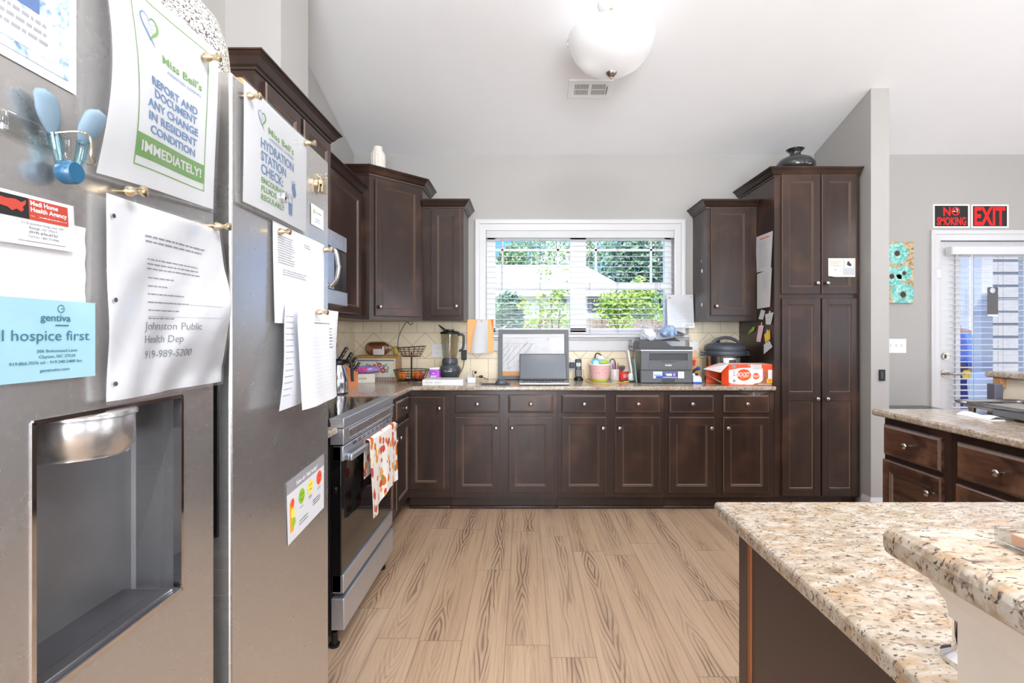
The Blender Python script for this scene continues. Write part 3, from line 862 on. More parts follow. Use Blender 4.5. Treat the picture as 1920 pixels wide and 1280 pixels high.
# ================================================================ CABINETS
WD, WI, WE = M['wood'], M['wood_warm'], M['wood_edge_highlight']
DOORP = [(0, 0), (0, .014), (.005, .020), (.050, .020), (.053, .0165), (.057, .0165), (.063, .010), (.066, .010)]
DRAWP = [(0, 0), (0, .010), (.004, .0125), (.013, .020), (.016, .0205)]
KNOB = [(.0055, 0), (.0055, .010), (.007, .013), (.0145, .018), (.0155, .022), (.013, .027), (.007, .0295), (0, .030)]
def knob(parent, F, u, v, w=.0205, name='knob'):
    k = MB().lathe(KNOB, M=F @ Matrix.Translation((u, v, w)), n=16)
    return k.build(name, M['nickel'], parent)
def door(parent, F, u0, u1, v0, v1, kn=None, m=None, mids=()):
    d = MB()
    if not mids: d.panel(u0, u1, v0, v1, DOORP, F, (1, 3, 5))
    else:
        d.panel(u0, u1, v0, v1, DOORP[:3] + [(.008, .020)], F)     # slab, then the sunk panels' mouldings
        d = MB()
        vs = [v0, *mids, v1]
        # stiles and rails
        d.box(u0, u0 + .05, v0, v1, 0, .02, bev=.004, M=F); d.box(u1 - .05, u1, v0, v1, 0, .02, bev=.004, M=F)
        for a in (v0, v1 - .05): d.box(u0 + .048, u1 - .048, a, a + .05, 0, .02, bev=.003, M=F)
        for a in mids: d.box(u0 + .048, u1 - .048, a - .03, a + .03, 0, .0198, bev=.003, M=F)
        d.box(u0 + .01, u1 - .01, v0 + .01, v1 - .01, 0, .010, M=F)
        for a, b in zip([v0 + .05, *[q + .03 for q in mids]], [*[q - .03 for q in mids], v1 - .05]):
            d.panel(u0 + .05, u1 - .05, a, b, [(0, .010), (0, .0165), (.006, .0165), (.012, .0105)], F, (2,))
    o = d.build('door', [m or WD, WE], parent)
    if kn: knob(o, F, *kn)
    return o
def drawer(parent, F, u0, u1, v0, v1, m=None):
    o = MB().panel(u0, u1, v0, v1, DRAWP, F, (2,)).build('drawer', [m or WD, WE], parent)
    knob(o, F, (u0 + u1) / 2, (v0 + v1) / 2)
    return o
CROWN = [(0, -.062), (.006, -.062), (.008, -.052), (.012, -.050), (.018, -.046), (.034, -.022), (.043, -.014), (.046, -.012), (.046, -.008), (.054, -.006), (.055, 0), (0, 0)]
def crown(parent, path, z):
    MB().sweep([(x, y, z) for x, y in path], CROWN).build('crown_moulding', WD, parent)

# ---- base cabinets along the back wall
YF = 3.71
sX = lambda px: PX(px, YF); dX = lambda px: PX(px, YF - .02); dZ = lambda py: PZ(py, YF - .02)
def base_body(t, x0, x1):
    b = MB().box(x0, x1, YF, YB - .006, .10, .878)
    b.box(x0, x1, YF + .055, YB - .006, 0, .10)
    b.build('carcass', WD, t)
    MB().box(x0, x1, YF + .038, YF + .0545, 0, .022, bev=.006).build('shoe_moulding', WD, t)
F0 = fback(0, YF, 0)
labs = ['dark wood double base cabinet beneath the laptop and the whiteboard',
        'dark wood double base cabinet beneath the phone and the printer',
        'dark wood double base cabinet beside the tall pantry under the juice carton']
labs[2] = 'dark wood double base cabinet touching the tall pantry, below the orange drink carton'
xs = [sX(844.5), sX(1045), sX(1245), 1.829]
pos = [((853, 937), (953, 1037)), ((1053, 1137), (1154, 1238)), ((1255, 1339.5), (1356.5, 1443))]
for i in range(3):
    t = thing('base_cabinet', labs[i], 'cabinet', ((xs[i] + xs[i + 1]) / 2, YF, 0), group='double base cabinets under the back worktop')
    base_body(t, xs[i] + .0006, xs[i + 1] - .0006)
    for j, (a, b) in enumerate(pos[i]):
        drawer(t, F0, dX(a), dX(b), dZ(774), dZ(740))
        door(t, F0, dX(a), dX(b), dZ(924), dZ(782), (dX(b - 7) if j == 0 else dX(a + 7), dZ(802)))
t = thing('corner_base_cabinet', 'narrow dark wood corner base cabinet with one tall door by the oven', 'cabinet', (-.68, YF, 0))
base_body(t, -.849, xs[0] - .0006)
door(t, F0, dX(765.5), dX(833), dZ(917), dZ(744), (dX(824), dZ(765)))
# ---- left run
XF = -.85
t = thing('narrow_base_cabinet', 'slim dark wood base cabinet squeezed between the oven and the corner', 'cabinet', (-1.1, 3.28, 0))
MB().box(XL + .006, XF, 2.846, YF - .002, .10, .878).box(XL + .006, XF - .055, 2.846, YF - .002, 0, .10).build('carcass', WD, t)
FL = fright(XF, 0, 0)
drawer(t, FL, 2.90, 3.26, .72, .85); drawer(t, FL, 3.30, 3.655, .72, .85)
door(t, FL, 2.90, 3.26, .136, .69, (3.23, .61)); door(t, FL, 3.30, 3.655, .136, .69, (3.33, .61))
t = thing('base_cabinet_stub', 'dark wood base cabinet between the refrigerator and the oven', 'cabinet', (-1.1, 1.72, 0))
t.name = 'filler_base_cabinet'; WM[t.name] = t.matrix_world.copy()
MB().box(XL + .006, XF, 1.39, 2.055, .10, .878).box(XL + .006, XF - .055, 1.39, 2.055, 0, .10).build('carcass', WD, t)
drawer(t, FL, 1.45, 2.0, .72, .85); door(t, FL, 1.45, 2.0, .136, .69, (1.97, .62))

# ---- worktops
def slab(poly, z1, th=.032, bev=.009):
    bm = bmesh.new()
    vs = [bm.verts.new((x, y, z1 - th)) for x, y in poly]
    f = bm.faces.new(vs)
    if f.normal.z > 0: f.normal_flip()
    r = bmesh.ops.extrude_face_region(bm, geom=[f])
    bmesh.ops.translate(bm, verts=[v for v in r['geom'] if isinstance(v, bmesh.types.BMVert)], vec=(0, 0, th))
    bmesh.ops.recalc_face_normals(bm, faces=bm.faces)
    es = [e for e in bm.edges if abs(e.verts[0].co.z - e.verts[1].co.z) < 1e-6]
    bmesh.ops.bevel(bm, geom=es, offset=bev, segments=3, profile=.5, affect='EDGES')
    mb = MB(); mb.bm(bm, smooth='bevel'); return mb
G = M['granite']
EX, EY = -.815, 3.68
tag(slab([(XL + .006, 2.845), (EX, 2.845), (EX, EY), (1.829, EY), (1.829, YB - .009), (XL + .006, YB - .009)], .914).build('corner_worktop', G),
    'speckled beige granite worktop running below the window and round the corner', 'worktop')
tag(slab([(XL + .006, 1.39), (-.76, 1.39), (-.76, 2.060), (XL + .006, 2.060)], .914).build('small_worktop', G), 'short granite worktop piece between the refrigerator and the oven', 'worktop')
# ---- tiled splashback
bs = MB().box(XL + .008, WX0 - .122, YB - .008, YB, .914, 1.397)
bs.box(WX0 - .122, WX1 + .122, YB - .008, YB, .914, 1.149)
bs.box(WX1 + .122, 1.829, YB - .008, YB, .914, 1.397)
bs.box(XL, XL + .008, 1.39, YB, .914, 1.397)
struct('wall_splashback', bs, M['tile'])

# ---- upper cabinets
ZU, ZT = 1.398, 2.345
t = thing('upper_cabinet', 'dark wood upper cabinet left of the window above the blender', 'cabinet', (-.64, 3.985, ZU), group='short upper cabinets beside the window')
MB().box(-.799, -.4765, 3.985, YB - .001, ZU, ZT - .03).build('carcass', WD, t)
Fu = fback(0, 3.985, 0); ux = lambda p: PX(p, 3.965); uz = lambda p: PZ(p, 3.965)
door(t, Fu, ux(807.5), ux(863), uz(591), uz(390.5), (ux(856), uz(574)))
crown(t, [(-.799, 3.985), (-.4765, 3.985), (-.4765, YB - .001)], ZT)
t = thing('upper_cabinet', 'dark wood upper cabinet right of the window beside the tall pantry', 'cabinet', (1.63, 3.99, ZU), group='short upper cabinets beside the window')
cb = MB().box(1.437, 1.829, 3.99, YB - .001, ZU, ZT - .03).build('carcass', WD, t)
Fu2 = fback(0, 3.99, 0)
door(t, Fu2, ux(1334), ux(1409), uz(591.5), uz(387), (ux(1343.5), uz(574)))
crown(t, [(1.437, YB - .001), (1.437, 3.99), (1.829, 3.99)], ZT)
mk = MB()
for py in (489, 508, 571): mk.box(1.4355, 1.4368, 4.10 + fan(.03), 4.11, PZ(py + 3, 4.1), PZ(py - 3, 4.1))
mk.build('scuff_marks', M['white'], cb)
t = thing('corner_upper_cabinet', 'tall dark wood corner cabinet with a slanted door under the cream vase', 'cabinet', (-1.1, 4.0, ZU))
poly = [(XL + .001, 3.66), (-1.12, 3.66), (-.80, 3.985), (-.80, YB - .001), (XL + .001, YB - .001)]
MB().prism(poly, ZU, 2.475).build('carcass', WD, t)
Fd = frame((-1.12, 3.66, 0), (.32, .325, 0)); Ld = math.hypot(.32, .325)
door(t, Fd, .042, Ld - .028, 1.425, 2.425, (.072, 1.492))
crown(t, [(XL + .001, 3.66), (-1.12, 3.66), (-.80, 3.985), (-.80, YB - .001)], 2.505)
t = thing('side_upper_cabinet', 'dark wood upper cabinet between the microwave and the slanted corner cabinet', 'cabinet', (-1.2, 3.26, ZU))
MB().box(XL + .001, -1.18, 2.885, 3.659, ZU, ZT - .03).build('carcass', WD, t)
Fs = fright(-1.18, 0, 0)
door(t, Fs, 2.93, 3.60, 1.43, 2.285, (2.965, 1.49))
crown(t, [(-1.18, 3.659), (-1.18, 2.885)][::-1], ZT + .01)
t = thing('microwave_cabinet', 'dark wood upper cabinet with two doors above the microwave', 'cabinet', (-1.2, 2.45, 1.835))
MB().box(XL + .001, -1.105, 2.08, 2.88, 1.835, 2.405).build('carcass', WD, t)
Fm = fright(-1.105, 0, 0)
door(t, Fm, 2.135, 2.465, 1.855, 2.355, (2.44, 1.90)); door(t, Fm, 2.505, 2.845, 1.855, 2.355, (2.53, 1.90))
crown(t, [(XL + .001, 2.08), (-1.105, 2.08), (-1.105, 2.88), (XL + .001, 2.88)], 2.436)

# ---- pantry
t = thing('pantry_cabinet', 'tall dark wood pantry cabinet with four doors and a black vase on top', 'cabinet', (2.14, YF, 0))
pc = MB().box(1.8305, 2.455, YF, YB - .001, .10, 2.475).box(1.8305, 2.455, YF + .055, YB - .001, 0, .10)
pc.build('carcass', WD, t)
Fp = F0
for j, (a, b) in enumerate(((1466.5, 1539), (1541.5, 1609))):
    kx = b - 8 if j == 0 else a + 8
    door(t, Fp, dX(a), dX(b), dZ(551), dZ(326), (dX(kx), dZ(531)))
    door(t, Fp, dX(a), dX(b), dZ(930), dZ(558.5), (dX(kx), dZ(747)), mids=(dZ(744),))
crown(t, [(1.8305, YB - .001), (1.8305, YF), (2.455, YF)], 2.505)

# ================================================================ RANGE
RX, RY0, RY1 = -.735, 2.066, 2.840
def shade(c, f): return tuple(int(q * f) for q in c)
ST, SP, BG = M['steel'], M['steel_plain'], M['black_gloss']
pm('range_steel', (206, 210, 218), .34, .8, var=.02)
RS = M['range_steel']
t = thing('electric_range', 'stainless steel range with a black glass top and oven door', 'range', (-1.08, 2.45, 0))
MB().box(XL + .008, RX - .055, RY0, RY1, .06, .93).build('body', M['black'], t)
ct = MB().box(XL + .008, RX - .012, RY0 + .002, RY1 - .002, .93, .942, bev=.003).build('cooktop', BG, t)
bu = MB()
for cx_, cy_, r_ in ((-.95, 2.28, .10), (-.95, 2.63, .085), (-1.22, 2.27, .075), (-1.22, 2.63, .10)):
    bu.disc(cx_, cy_, r_, .9424, None, 40, r0=r_ - .003)
bu.build('burner_rings', M['dark_grey'], ct)
pn = MB()
FR = fright(RX, 0, 0)
pn.box(RY0, RY1, .906, .946, -.06, 0, bev=.003, M=FR)
pn.box(RY0, RY1, .838, .904, -.06, -.001, bev=.003, M=FR)
pn = pn.build('control_panel', RS, t)
MB().panel(RY0 + .055, RY1 - .045, .850, .893, [(0, -.0005), (.003, .0012), (.006, -.0002), (.008, -.0002)], FR).build('display_panel', M['steel'], pn)
od = MB().box(RY0 + .004, RY1 - .004, .232, .832, -.055, -.012, bev=.004, M=FR).build('oven_door', BG, t)
hp = MB().box(RY0 + .004, RY1 - .004, .770, .832, -.05, -.004, bev=.004, M=FR)
hp.build('door_band', RS, od)
sl_ = MB()
for i in range(9):
    a = RY0 + .12 + i * .066
    for dz in (0, .008): sl_.box(a, a + .045, .815 + dz, .8185 + dz, -.004, -.0030, M=FR)
sl_.build('vent_slots', M['black'], od)
hb = MB().box(RY0 + .012, RY1 - .012, .770, .797, .014, .030, bev=.006, seg=3, M=FR)
hb.box(RY0 + .012, RY0 + .05, .772, .795, -.006, .018, bev=.004, M=FR).box(RY1 - .05, RY1 - .012, .772, .795, -.006, .018, bev=.004, M=FR)
hb.build('oven_handle', RS, od)
MB().box(RY0 + .004, RY1 - .004, .230, .304, -.05, -.003, bev=.003, M=FR).build('lower_trim', RS, od)
MB().box(RY0 + .002, RY1 - .002, .080, .209, -.055, 0, bev=.004, M=FR).build('drawer', RS, t)
for y in (RY0 + .03, RY1 - .05):
    MB().lathe([(.020, 0), (.022, .012), (.014, .014), (.012, .062)], (RX - .05, y, 0), 14).build('foot', M['black'], t)
    MB().lathe([(.020, 0), (.022, .012), (.014, .014), (.012, .062)], (XL + .1, y, 0), 14).build('foot', M['black'], t)
# towel over the handle
tw = MB()
y0, y1 = 2.29, 2.765
xh = RX + .022
def tfn(u, v):
    y = y0 + (y1 - y0) * u
    top = .803
    fall = .345 - .05 * math.sin(u * 7) * .3 + (.03 if u < .25 else 0) * (1 - u / .25)
    bot = -.29 + .085 * u + .02 * math.sin(u * 9)
    L1, L2 = .12, .012
    # v: 0 back hem .. over bar .. 1 front hem
    if v < .25:
        z = top - (1 - v / .25) * .17; x = xh - .0125
    elif v < .35:
        a = (v - .25) / .1 * PI; x = xh - .0125 * math.cos(a) + .001; z = top + .010 * math.sin(a)
    else:
        q = (v - .35) / .65
        z = top - q * (.345 - .055 * u + .018 * math.sin(u * 8)); x = xh + .0135 + .010 * q + .010 * q * math.sin(u * 11 + 1) + .004 * math.sin(u * 23 + q * 3) * q
        y = y + (.018 * math.sin(q * 2.4) * (1 if u > .5 else -.4)) * abs(u - .5) * 2
    return (x, y, z)
tw.grid(tfn, 36, 60)
tag(tw.build('dish_towel', M['towel']), 'white dish towel printed with orange autumn leaves hanging on the oven handle', 'towel')

# ================================================================ MICROWAVE
t = thing('microwave_oven', 'stainless over the range microwave with a bowed handle', 'microwave', (-1.2, 2.46, 1.447))
MX, MY0, MY1, MZ0, MZ1 = -.995, 2.082, 2.842, 1.447, 1.829
MB().box(XL + .009, MX - .03, MY0, MY1, MZ0, MZ1).build('body', M['black'], t)
FM = fright(MX, 0, 0)
mf = MB().box(MY0, MY1, MZ1 - .085, MZ1, -.03, 0, bev=.003, M=FM).box(MY0, MY1, MZ0, MZ0 + .075, -.03, .004, bev=.003, M=FM)
mf.build('front_trim', ST, t)
md = MB().box(MY0, 2.66, MZ0 + .077, MZ1 - .087, -.03, -.002, bev=.003, M=FM).build('door', ST, t)
MB().box(MY0 + .05, 2.53, MZ0 + .115, MZ1 - .125, -.004, .0005, bev=.002, M=FM).build('door_window', BG, md)
hd = [(2.60, MZ0 + .09, .004), (2.60, MZ0 + .12, .03), (2.60, MZ0 + .19, .042), (2.60, MZ1 - .19, .042), (2.60, MZ1 - .12, .03), (2.60, MZ1 - .095, .004)]
MB().tube(spline(hd), .012, 10, M=FM).build('handle', M['steel_plain'], md)
MB().box(2.662, MY1, MZ0 + .077, MZ1 - .087, -.03, -.003, bev=.002, M=FM).build('keypad', BG, t)
pm('hood_grey', (70, 68, 70), .4)  # plain dark grey for the underside of the microwave
MB().box(XL + .02, MX - .02, MY0 + .03, MY1 - .03, MZ0 - .006, MZ0, bev=.002).build('vent_grille', M['hood_grey'], t)

# ================================================================ ISLAND (right) AND PENINSULA (front)
IX, IY1 = 1.79, 2.515
units = [(2.515, 2.120, 'dark stained island cabinet at the far end by the partition'), (2.119, 1.640, 'dark stained island cabinet second from the far end below the griddle'), (1.639, 1.155, 'dark stained island cabinet next to the front peninsula')]
FI = fleft(IX, 0, 0)
for i, (a, b, lb) in enumerate(units):
    t = thing('island_cabinet', lb, 'cabinet', (IX + .3, (a + b) / 2, 0), group='island cabinets on the right')
    MB().box(IX, 2.425, b, a - .0005, .10, .880).box(IX + .06, 2.425, b, a - .0005, 0, .10).build('carcass', WD, t)
    # the frame's u runs towards the viewer: u = -y
    u0, u1 = (-2.507, -2.158) if i == 0 else (-a + .036, -b - .036)
    drawer(t, FI, u0, u1, .700, .848, WI)
    door(t, FI, u0, u1, .130, .676, (u1 - .045, .598) if i == 0 else (u0 + .03, .598), WI)
t_ = slab([(1.757, .58), (2.43, .58), (2.43, 2.56), (1.757, 2.56)], .914)
tag(t_.build('island_worktop', G), 'granite island worktop on the right carrying the griddle', 'worktop')
struct('wall_island', MB().box(2.446, 2.57, .40, 2.60, 0, 1.069), M['beige_paint'])
pm('cream_tile', (226, 214, 194), .35, var=.08, vs=8)
tl = MB()
yy = 2.598
while yy > .5:
    tl.box(2.432, 2.4455, yy - .150, yy, .9145, 1.066, bev=.0015); yy -= .1525
struct('trim_1', tl, M['cream_tile'])
tag(slab([(2.395, .40), (2.80, .40), (2.80, 2.635), (2.395, 2.635)], 1.10, .03, .008).build('raised_bar_top', G), 'raised granite bar top behind the griddle at the right edge', 'bar top')
MB_ = MB().box(2.404, 2.4315, 2.556, 2.60, 1.02, 1.0695, bev=.002)
tag(MB_.build('mounting_bracket', pm('raw_wood', (176, 130, 88), .7)), 'small raw wood bracket under the end of the far raised bar', 'bracket')
# peninsula
pb = thing('peninsula_cabinet', 'dark brown peninsula base cabinet panel in the foreground', 'cabinet', (1.0, .7, 0))
pm('panel_brown', (72, 56, 49), .42, var=.04, vs=2)
MB().box(.462, 1.784, .33, 1.078, 0, .880).build('carcass', M['panel_brown'], pb)
MB().box(.457, .462, 1.040, 1.078, 0, .880).build('corner_stile', M['panel_brown'], pb)
MB().box(.4585, .4625, 1.028, 1.040, 0, .880).build('raw_edge', pm('raw_edge_wood', (150, 92, 52), .6), pb)
pw = slab([(.427, -.30), (1.753, -.30), (1.753, 1.137), (.427, 1.137)], .914)
tag(pw.build('peninsula_worktop', G), 'large foreground granite peninsula worktop with a rounded corner', 'worktop')
struct('wall_peninsula', MB().box(.395, 1.74, -.32, .462, .9145, 1.069), M['beige_paint'])
mo = [(0, 0), (.004, .002), (.006, .016), (.014, .030), (.016, .040), (.018, .044), (0, .044)]
struct('trim_2', MB().sweep([(1.74, .462, 1.025), (.395, .462, 1.025), (.395, -.32, 1.025)], mo), M['beige_paint'])
tag(slab([(.352, -.35), (1.74, -.35), (1.74, .497), (.352, .497)], 1.10, .030, .010).build('near_bar_top', G), 'raised granite bar slab nearest the viewer at the lower right', 'bar top')
# ================================================================ REFRIGERATOR
FO = (-.4972, .86, 0.0)
FF = frame(FO, (-.0246, 1, 0))
ref = thing('refrigerator', 'stainless side by side refrigerator covered with notices and magnets', 'refrigerator', M=FF)
FT = 1.734
FU0, FU1 = -.44, .4565
pm('fridge_grey', (120, 120, 122), .4, .6)
pm('dispenser_dark', (74, 73, 76), .3, .3)
pm('dispenser_grey', (176, 176, 180), .3, .6)
def FB(u0, u1, v0, v1, w0, w1, bev=0.0, mb=None, seg=2):
    return (mb or MB()).box(u0, u1, v0, v1, w0, w1, bev=bev, seg=seg, M=FF)
FB(FU0, FU1, .03, 1.70, -.84, -.072).build('body', M['fridge_grey'], ref)
for u in (-.40, .41):
    FB(u - .03, u + .03, 0, .03, -.14, -.09).build('foot', M['black'], ref)
# right door
rd_ = FB(0, FU1, .06, FT, -.065, 0, bev=.005, seg=3).build('fresh_food_door', ST, ref)
FB(-.003, .004, .943, 1.446, -.056, -.020, bev=.0025).build('pocket_handle', M['black'], rd_)
# freezer door with the dispenser opening
DU0, DU1, DV0, DV1 = -.357, -.129, .919, 1.199
fz = MB()
fu0, fu1 = FU0, -.052
FB(fu0, DU0, .06, FT, -.065, 0, mb=fz); FB(DU1, fu1, .06, FT, -.065, 0, mb=fz, bev=0)
FB(DU0, DU1, .06, DV0, -.065, 0, mb=fz); FB(DU0, DU1, DV1, FT, -.065, 0, mb=fz)
fzd = fz.build('freezer_door', ST, ref)
FB(fu1 - .004, fu1 + .003, .943, 1.446, -.056, -.020, bev=.0025).build('pocket_handle', M['black'], fzd)
dp = MB()
dd = .115
nseg = 8
# rounded niche: plan section in (u,w)
sec = [(DU0, -.001)] + [(DU0 + .035 * (1 - math.cos(a)), -dd + .035 - .035 * math.sin(a)) for a in [i / nseg * PI / 2 for i in range(nseg + 1)]] + \
      [(DU1 - .035 * (1 - math.cos(a)), -dd + .035 - .035 * math.sin(a)) for a in [PI / 2 - i / nseg * PI / 2 for i in range(nseg + 1)]] + [(DU1, -.001)]
vs, fs = [], []
for u, w in sec: vs += [(u, DV0 + .002, w), (u, DV1 - .001, w)]
fs = [(2 * i, 2 * i + 1, 2 * i + 3, 2 * i + 2) for i in range(len(sec) - 1)]
dp.add(vs, fs, True, FF)
dp.add([(u, DV1 - .001, w) for u, w in sec], [tuple(range(len(sec)))], False, FF)
dp.add([(u, DV0 + .002, w) for u, w in sec], [tuple(range(len(sec)))[::-1]], False, FF)
niche = dp.build('dispenser_niche', M['dispenser_grey'], fzd)
rim = MB()
for a in ((DU0 - .002, DU0 + .003, DV0, DV1), (DU1 - .003, DU1 + .002, DV0, DV1), (DU0, DU1, DV0 - .002, DV0 + .004), (DU0, DU1, DV1 - .003, DV1 + .002)):
    FB(*a, -.01, .0015, mb=rim)
rim.build('dispenser_rim', M['chrome'], fzd)
FB(DU0 + .05, DU1 - .06, DV0 + .035, DV1 - .055, -dd + .001, -dd + .006, bev=.003).build('dispenser_paddle', M['dispenser_dark'], fzd)
tr_ = FB(DU0 + .018, DU1 - .012, DV0 + .002, DV0 + .009, -dd + .02, -.004, bev=.003)
FB(DU0 + .03, DU1 - .03, DV0 + .009, DV0 + .0095, -dd + .035, -.022, mb=tr_)
tr_.build('drip_tray', M['dispenser_dark'], fzd)
# dispenser head: a drum with a flat top disc
hm = FF @ Matrix.Translation((-.245, 0, -.052)) @ Matrix.Rotation(-PI / 2, 4, 'X')
hmb = MB().lathe([(0, 1.197), (.058, 1.197), (.0605, 1.194), (.0605, 1.189), (.057, 1.1875), (.0575, 1.186), (.058, 1.152), (.052, 1.146), (.052, 1.142), (0, 1.142)][::-1], (0, 0, 0), 40, M=hm)
head = hmb.build('dispenser_head', M['steel'], fzd)

# ---------------------------------------------------------------- sheets and notices
class Sheet:
    def __init__(s, name, label, cat, F, u0, u1, v0, v1, w0=.0015, bulge=None, shape=None, mt='paper', group=None, n=18, part='sheet', kind=None):
        s.W, s.Hh, s.b, s.sh = u1 - u0, v1 - v0, bulge, shape
        s.t = thing(name, label, cat, M=F @ Matrix.Translation((u0, v0, w0)), group=group)
        s.n = n
        if mt: s.plate(part, mt)
    def mp(s, p, lift=0.0):
        u, v = p[0] / s.W, p[1] / s.Hh
        x, y = (s.sh(u, v) if s.sh else (p[0], p[1]))
        return Vector((x, y, (s.b(min(1, max(0, u)), min(1, max(0, v))) if s.b else 0.0) + p[2] + lift))
    def plate(s, part, mt, m=(0, 0, 0, 0), lift=0.0, n=None):
        n = n or s.n
        mb = MB().grid(lambda a, b: (m[0] + (s.W - m[0] - m[1]) * a, m[2] + (s.Hh - m[2] - m[3]) * b, lift), n, n)
        mb.map(s.mp)
        return mb.build(part, M[mt], s.t, local=True)
    def pr(s, part, mt, fn, lift=.0006, parent=None):
        mb = MB(); fn(mb); mb.map(lambda p: s.mp(p, lift))
        return mb.build(part, [M[q] for q in mt] if isinstance(mt, (list, tuple)) else M[mt], s.t, local=True)
def lines(mb, x0, x1, y1, y0, n, h, seed=1, ragged=.35, words=True, seg=3):
    r = random.Random(seed)
    for i in range(n):
        y = y1 - (y1 - y0) * (i + .5) / n
        e = x1 - (x1 - x0) * ragged * r.random()
        x = x0
        while x < e:
            L_ = (x1 - x0) * r.uniform(.03, .11) if words else e - x
            L_ = min(L_, e - x)
            if L_ > .0015: mb.quad(x, x + L_, y, y + h, 0, n=1 if words else seg)
            x += L_ + (x1 - x0) * .016
def heart(mb, x, y, s, k=0):
    """a two-stroke swoosh heart"""
    P = []
    for i in range(41):
        a = 2 * PI * i / 40
        P.append((x + s * .030 * 16 * math.sin(a) ** 3, y + s * .030 * (13 * math.cos(a) - 5 * math.cos(2 * a) - 2 * math.cos(3 * a) - math.cos(4 * a))))
    def stroke(pts, wf):
        vs = []
        for i, p in enumerate(pts):
            q = pts[min(i + 1, len(pts) - 1)]; o = pts[max(i - 1, 0)]
            d = Vector((q[0] - o[0], q[1] - o[1])); d.normalize(); nn = Vector((-d.y, d.x)) * s * wf(i / (len(pts) - 1))
            vs += [(p[0] + nn.x, p[1] + nn.y, 0), (p[0] - nn.x, p[1] - nn.y, 0)]
        mb.add(vs, [(2 * i, 2 * i + 1, 2 * i + 3, 2 * i + 2) for i in range(len(pts) - 1)])
    mb.m(0); stroke(P[20:41], lambda u: .010 + .05 * (1 - u)); stroke(P[:8], lambda u: .012)
    mb.m(1); stroke(P[2:22], lambda u: .012 + .05 * math.sin(u * PI))
    mb.m(0)
    for j in range(3): stroke([(x - s * .25 + s * .5 * i / 10, y + s * (.12 - .14 * j) - s * .05 * math.sin(i / 10 * PI)) for i in range(11)], lambda u: .008)
    stroke([(x + s * .02, y - s * .42), (x + s * .16, y - s * .56), (x + s * .26, y - s * .72)], lambda u: .05 * (1.05 - u))

# 1. immediate-report notice in a sleeve
P = Sheet('notice', 'white report notice in a plastic sleeve with a green IMMEDIATELY banner', 'notice', FF, -.283, -.054, 1.470, 1.735, .003, mt='paper_bright',
          bulge=lambda u, v: .010 * math.sin(v * PI) * (1 - u) + .004 * math.sin(u * 5 + v * 3) + .002, n=20,
          shape=lambda u, v: (u * .229 + .004 * math.sin(v * PI * 1.1) * (1 - u) - .003 * (1 - v) * (1 - u), v * .265 + .016 * u * (1 - v)))
def f(mb):
    mb.m(1)
    a, b, c_, d = .046, .204, .024, .248
    for q in ((a, a + .0014, c_, d), (b - .0014, b, c_, d)): mb.add([(q[0], q[2] + (q[3] - q[2]) * i / 8 + 0, 0) if 0 else (x, q[2] + (q[3] - q[2]) * i / 8, 0) for i in range(9) for x in q[:2]], [(2 * i, 2 * i + 1, 2 * i + 3, 2 * i + 2) for i in range(8)])
    for yy in (c_, d): mb.quad(a, b, yy, yy + .0014, n=8)
    for i in range(8): mb.quad(a + (b - a) * i / 8, a + (b - a) * (i + 1) / 8, .036, .066)
    mb.m(2); mb.text('IMMEDIATELY!', (a + b) / 2, .0445, .0185, .0004, align='CENTER', fit=.140, bold=.03)
    mb.m(0)
    mb.text('REPORT AND', (a + b) / 2 + .004, .1385, .0155, align='CENTER', fit=.106, bold=.025)
    mb.text('DOCUMENT', (a + b) / 2 + .006, .1235, .0155, align='CENTER', fit=.100, bold=.025)
    mb.text('ANY CHANGE', (a + b) / 2, .1065, .0155, align='CENTER', fit=.120, bold=.025)
    mb.text('IN RESIDENT', (a + b) / 2, .0895, .0155, align='CENTER', fit=.116, bold=.025)
    mb.text('CONDITION', (a + b) / 2, .0725, .0155, align='CENTER', fit=.108, bold=.025)
    heart(mb, .080, .216, .036)
    mb.m(1); mb.text("Miss Bell's", .104, .180, .016, fit=.086, bold=.015)
    mb.m(0); mb.text('ASSISTED LIVING', .112, .1695, .006, fit=.076)
P.pr('print', ['blue_print', 'green_print', 'white'], f)
P.plate('plastic_sleeve', 'sleeve', (-.006, -.004, -.006, -.004), .0022)
# 2. holed sleeve with a letter
def bl(u, v):
    return .004 + .020 * (1 - v) * u ** 2 * math.sin(PI * min(1, (1 - v) * 1.1)) + .004 * math.sin(u * 9 + v * 4) * (1 - v) + .004 * max(0, math.sin(u * 6 - v * 8)) * u + .0012 * math.sin(u * 21 - v * 13) * (1 - v)
P = Sheet('letter', 'crumpled letter in a punched plastic sleeve below the IMMEDIATELY notice', 'letter', FF, -.276, -.050, 1.209, 1.450, .0045, bulge=bl, n=30, mt='paper_bright',
          shape=lambda u, v: (u * .226 + .012 * math.sin((1 - v) * PI) * u * u, v * .241 + .003 * u))
def f(mb):
    lines(mb, .060, .196, .205, .192, 2, .0022, 3)
    lines(mb, .064, .165, .176, .158, 3, .0016, 4, .2)
    for i in range(6): lines(mb, .067, .150, .152 - i * .0105, .147 - i * .0105, 1, .0016, 5 + i, .8)
    mb.quad(.066, .205, .118, .1185, n=8); mb.quad(.066, .205, .100, .1004, n=8)
P.pr('print', 'ink_soft', f)
def f(mb):
    mb.text('Johnston Public', .060, .083, .0145, shear=.1, fit=.098); mb.text('Health Dep', .060, .066, .014, shear=.1, fit=.066); mb.text('919-989-5200', .060, .046, .0145, shear=.1, fit=.084)
P.pr('handwriting', 'ink_soft', f)
P.plate('plastic_sleeve', 'sleeve', (-.004, -.002, -.004, -.002), .0024, 30)
def f(mb):
    for y in (.020, .118, .216): mb.disc(.007, y, .0028, .003, n=12)
P.pr('punch_holes', 'dark_grey', f)
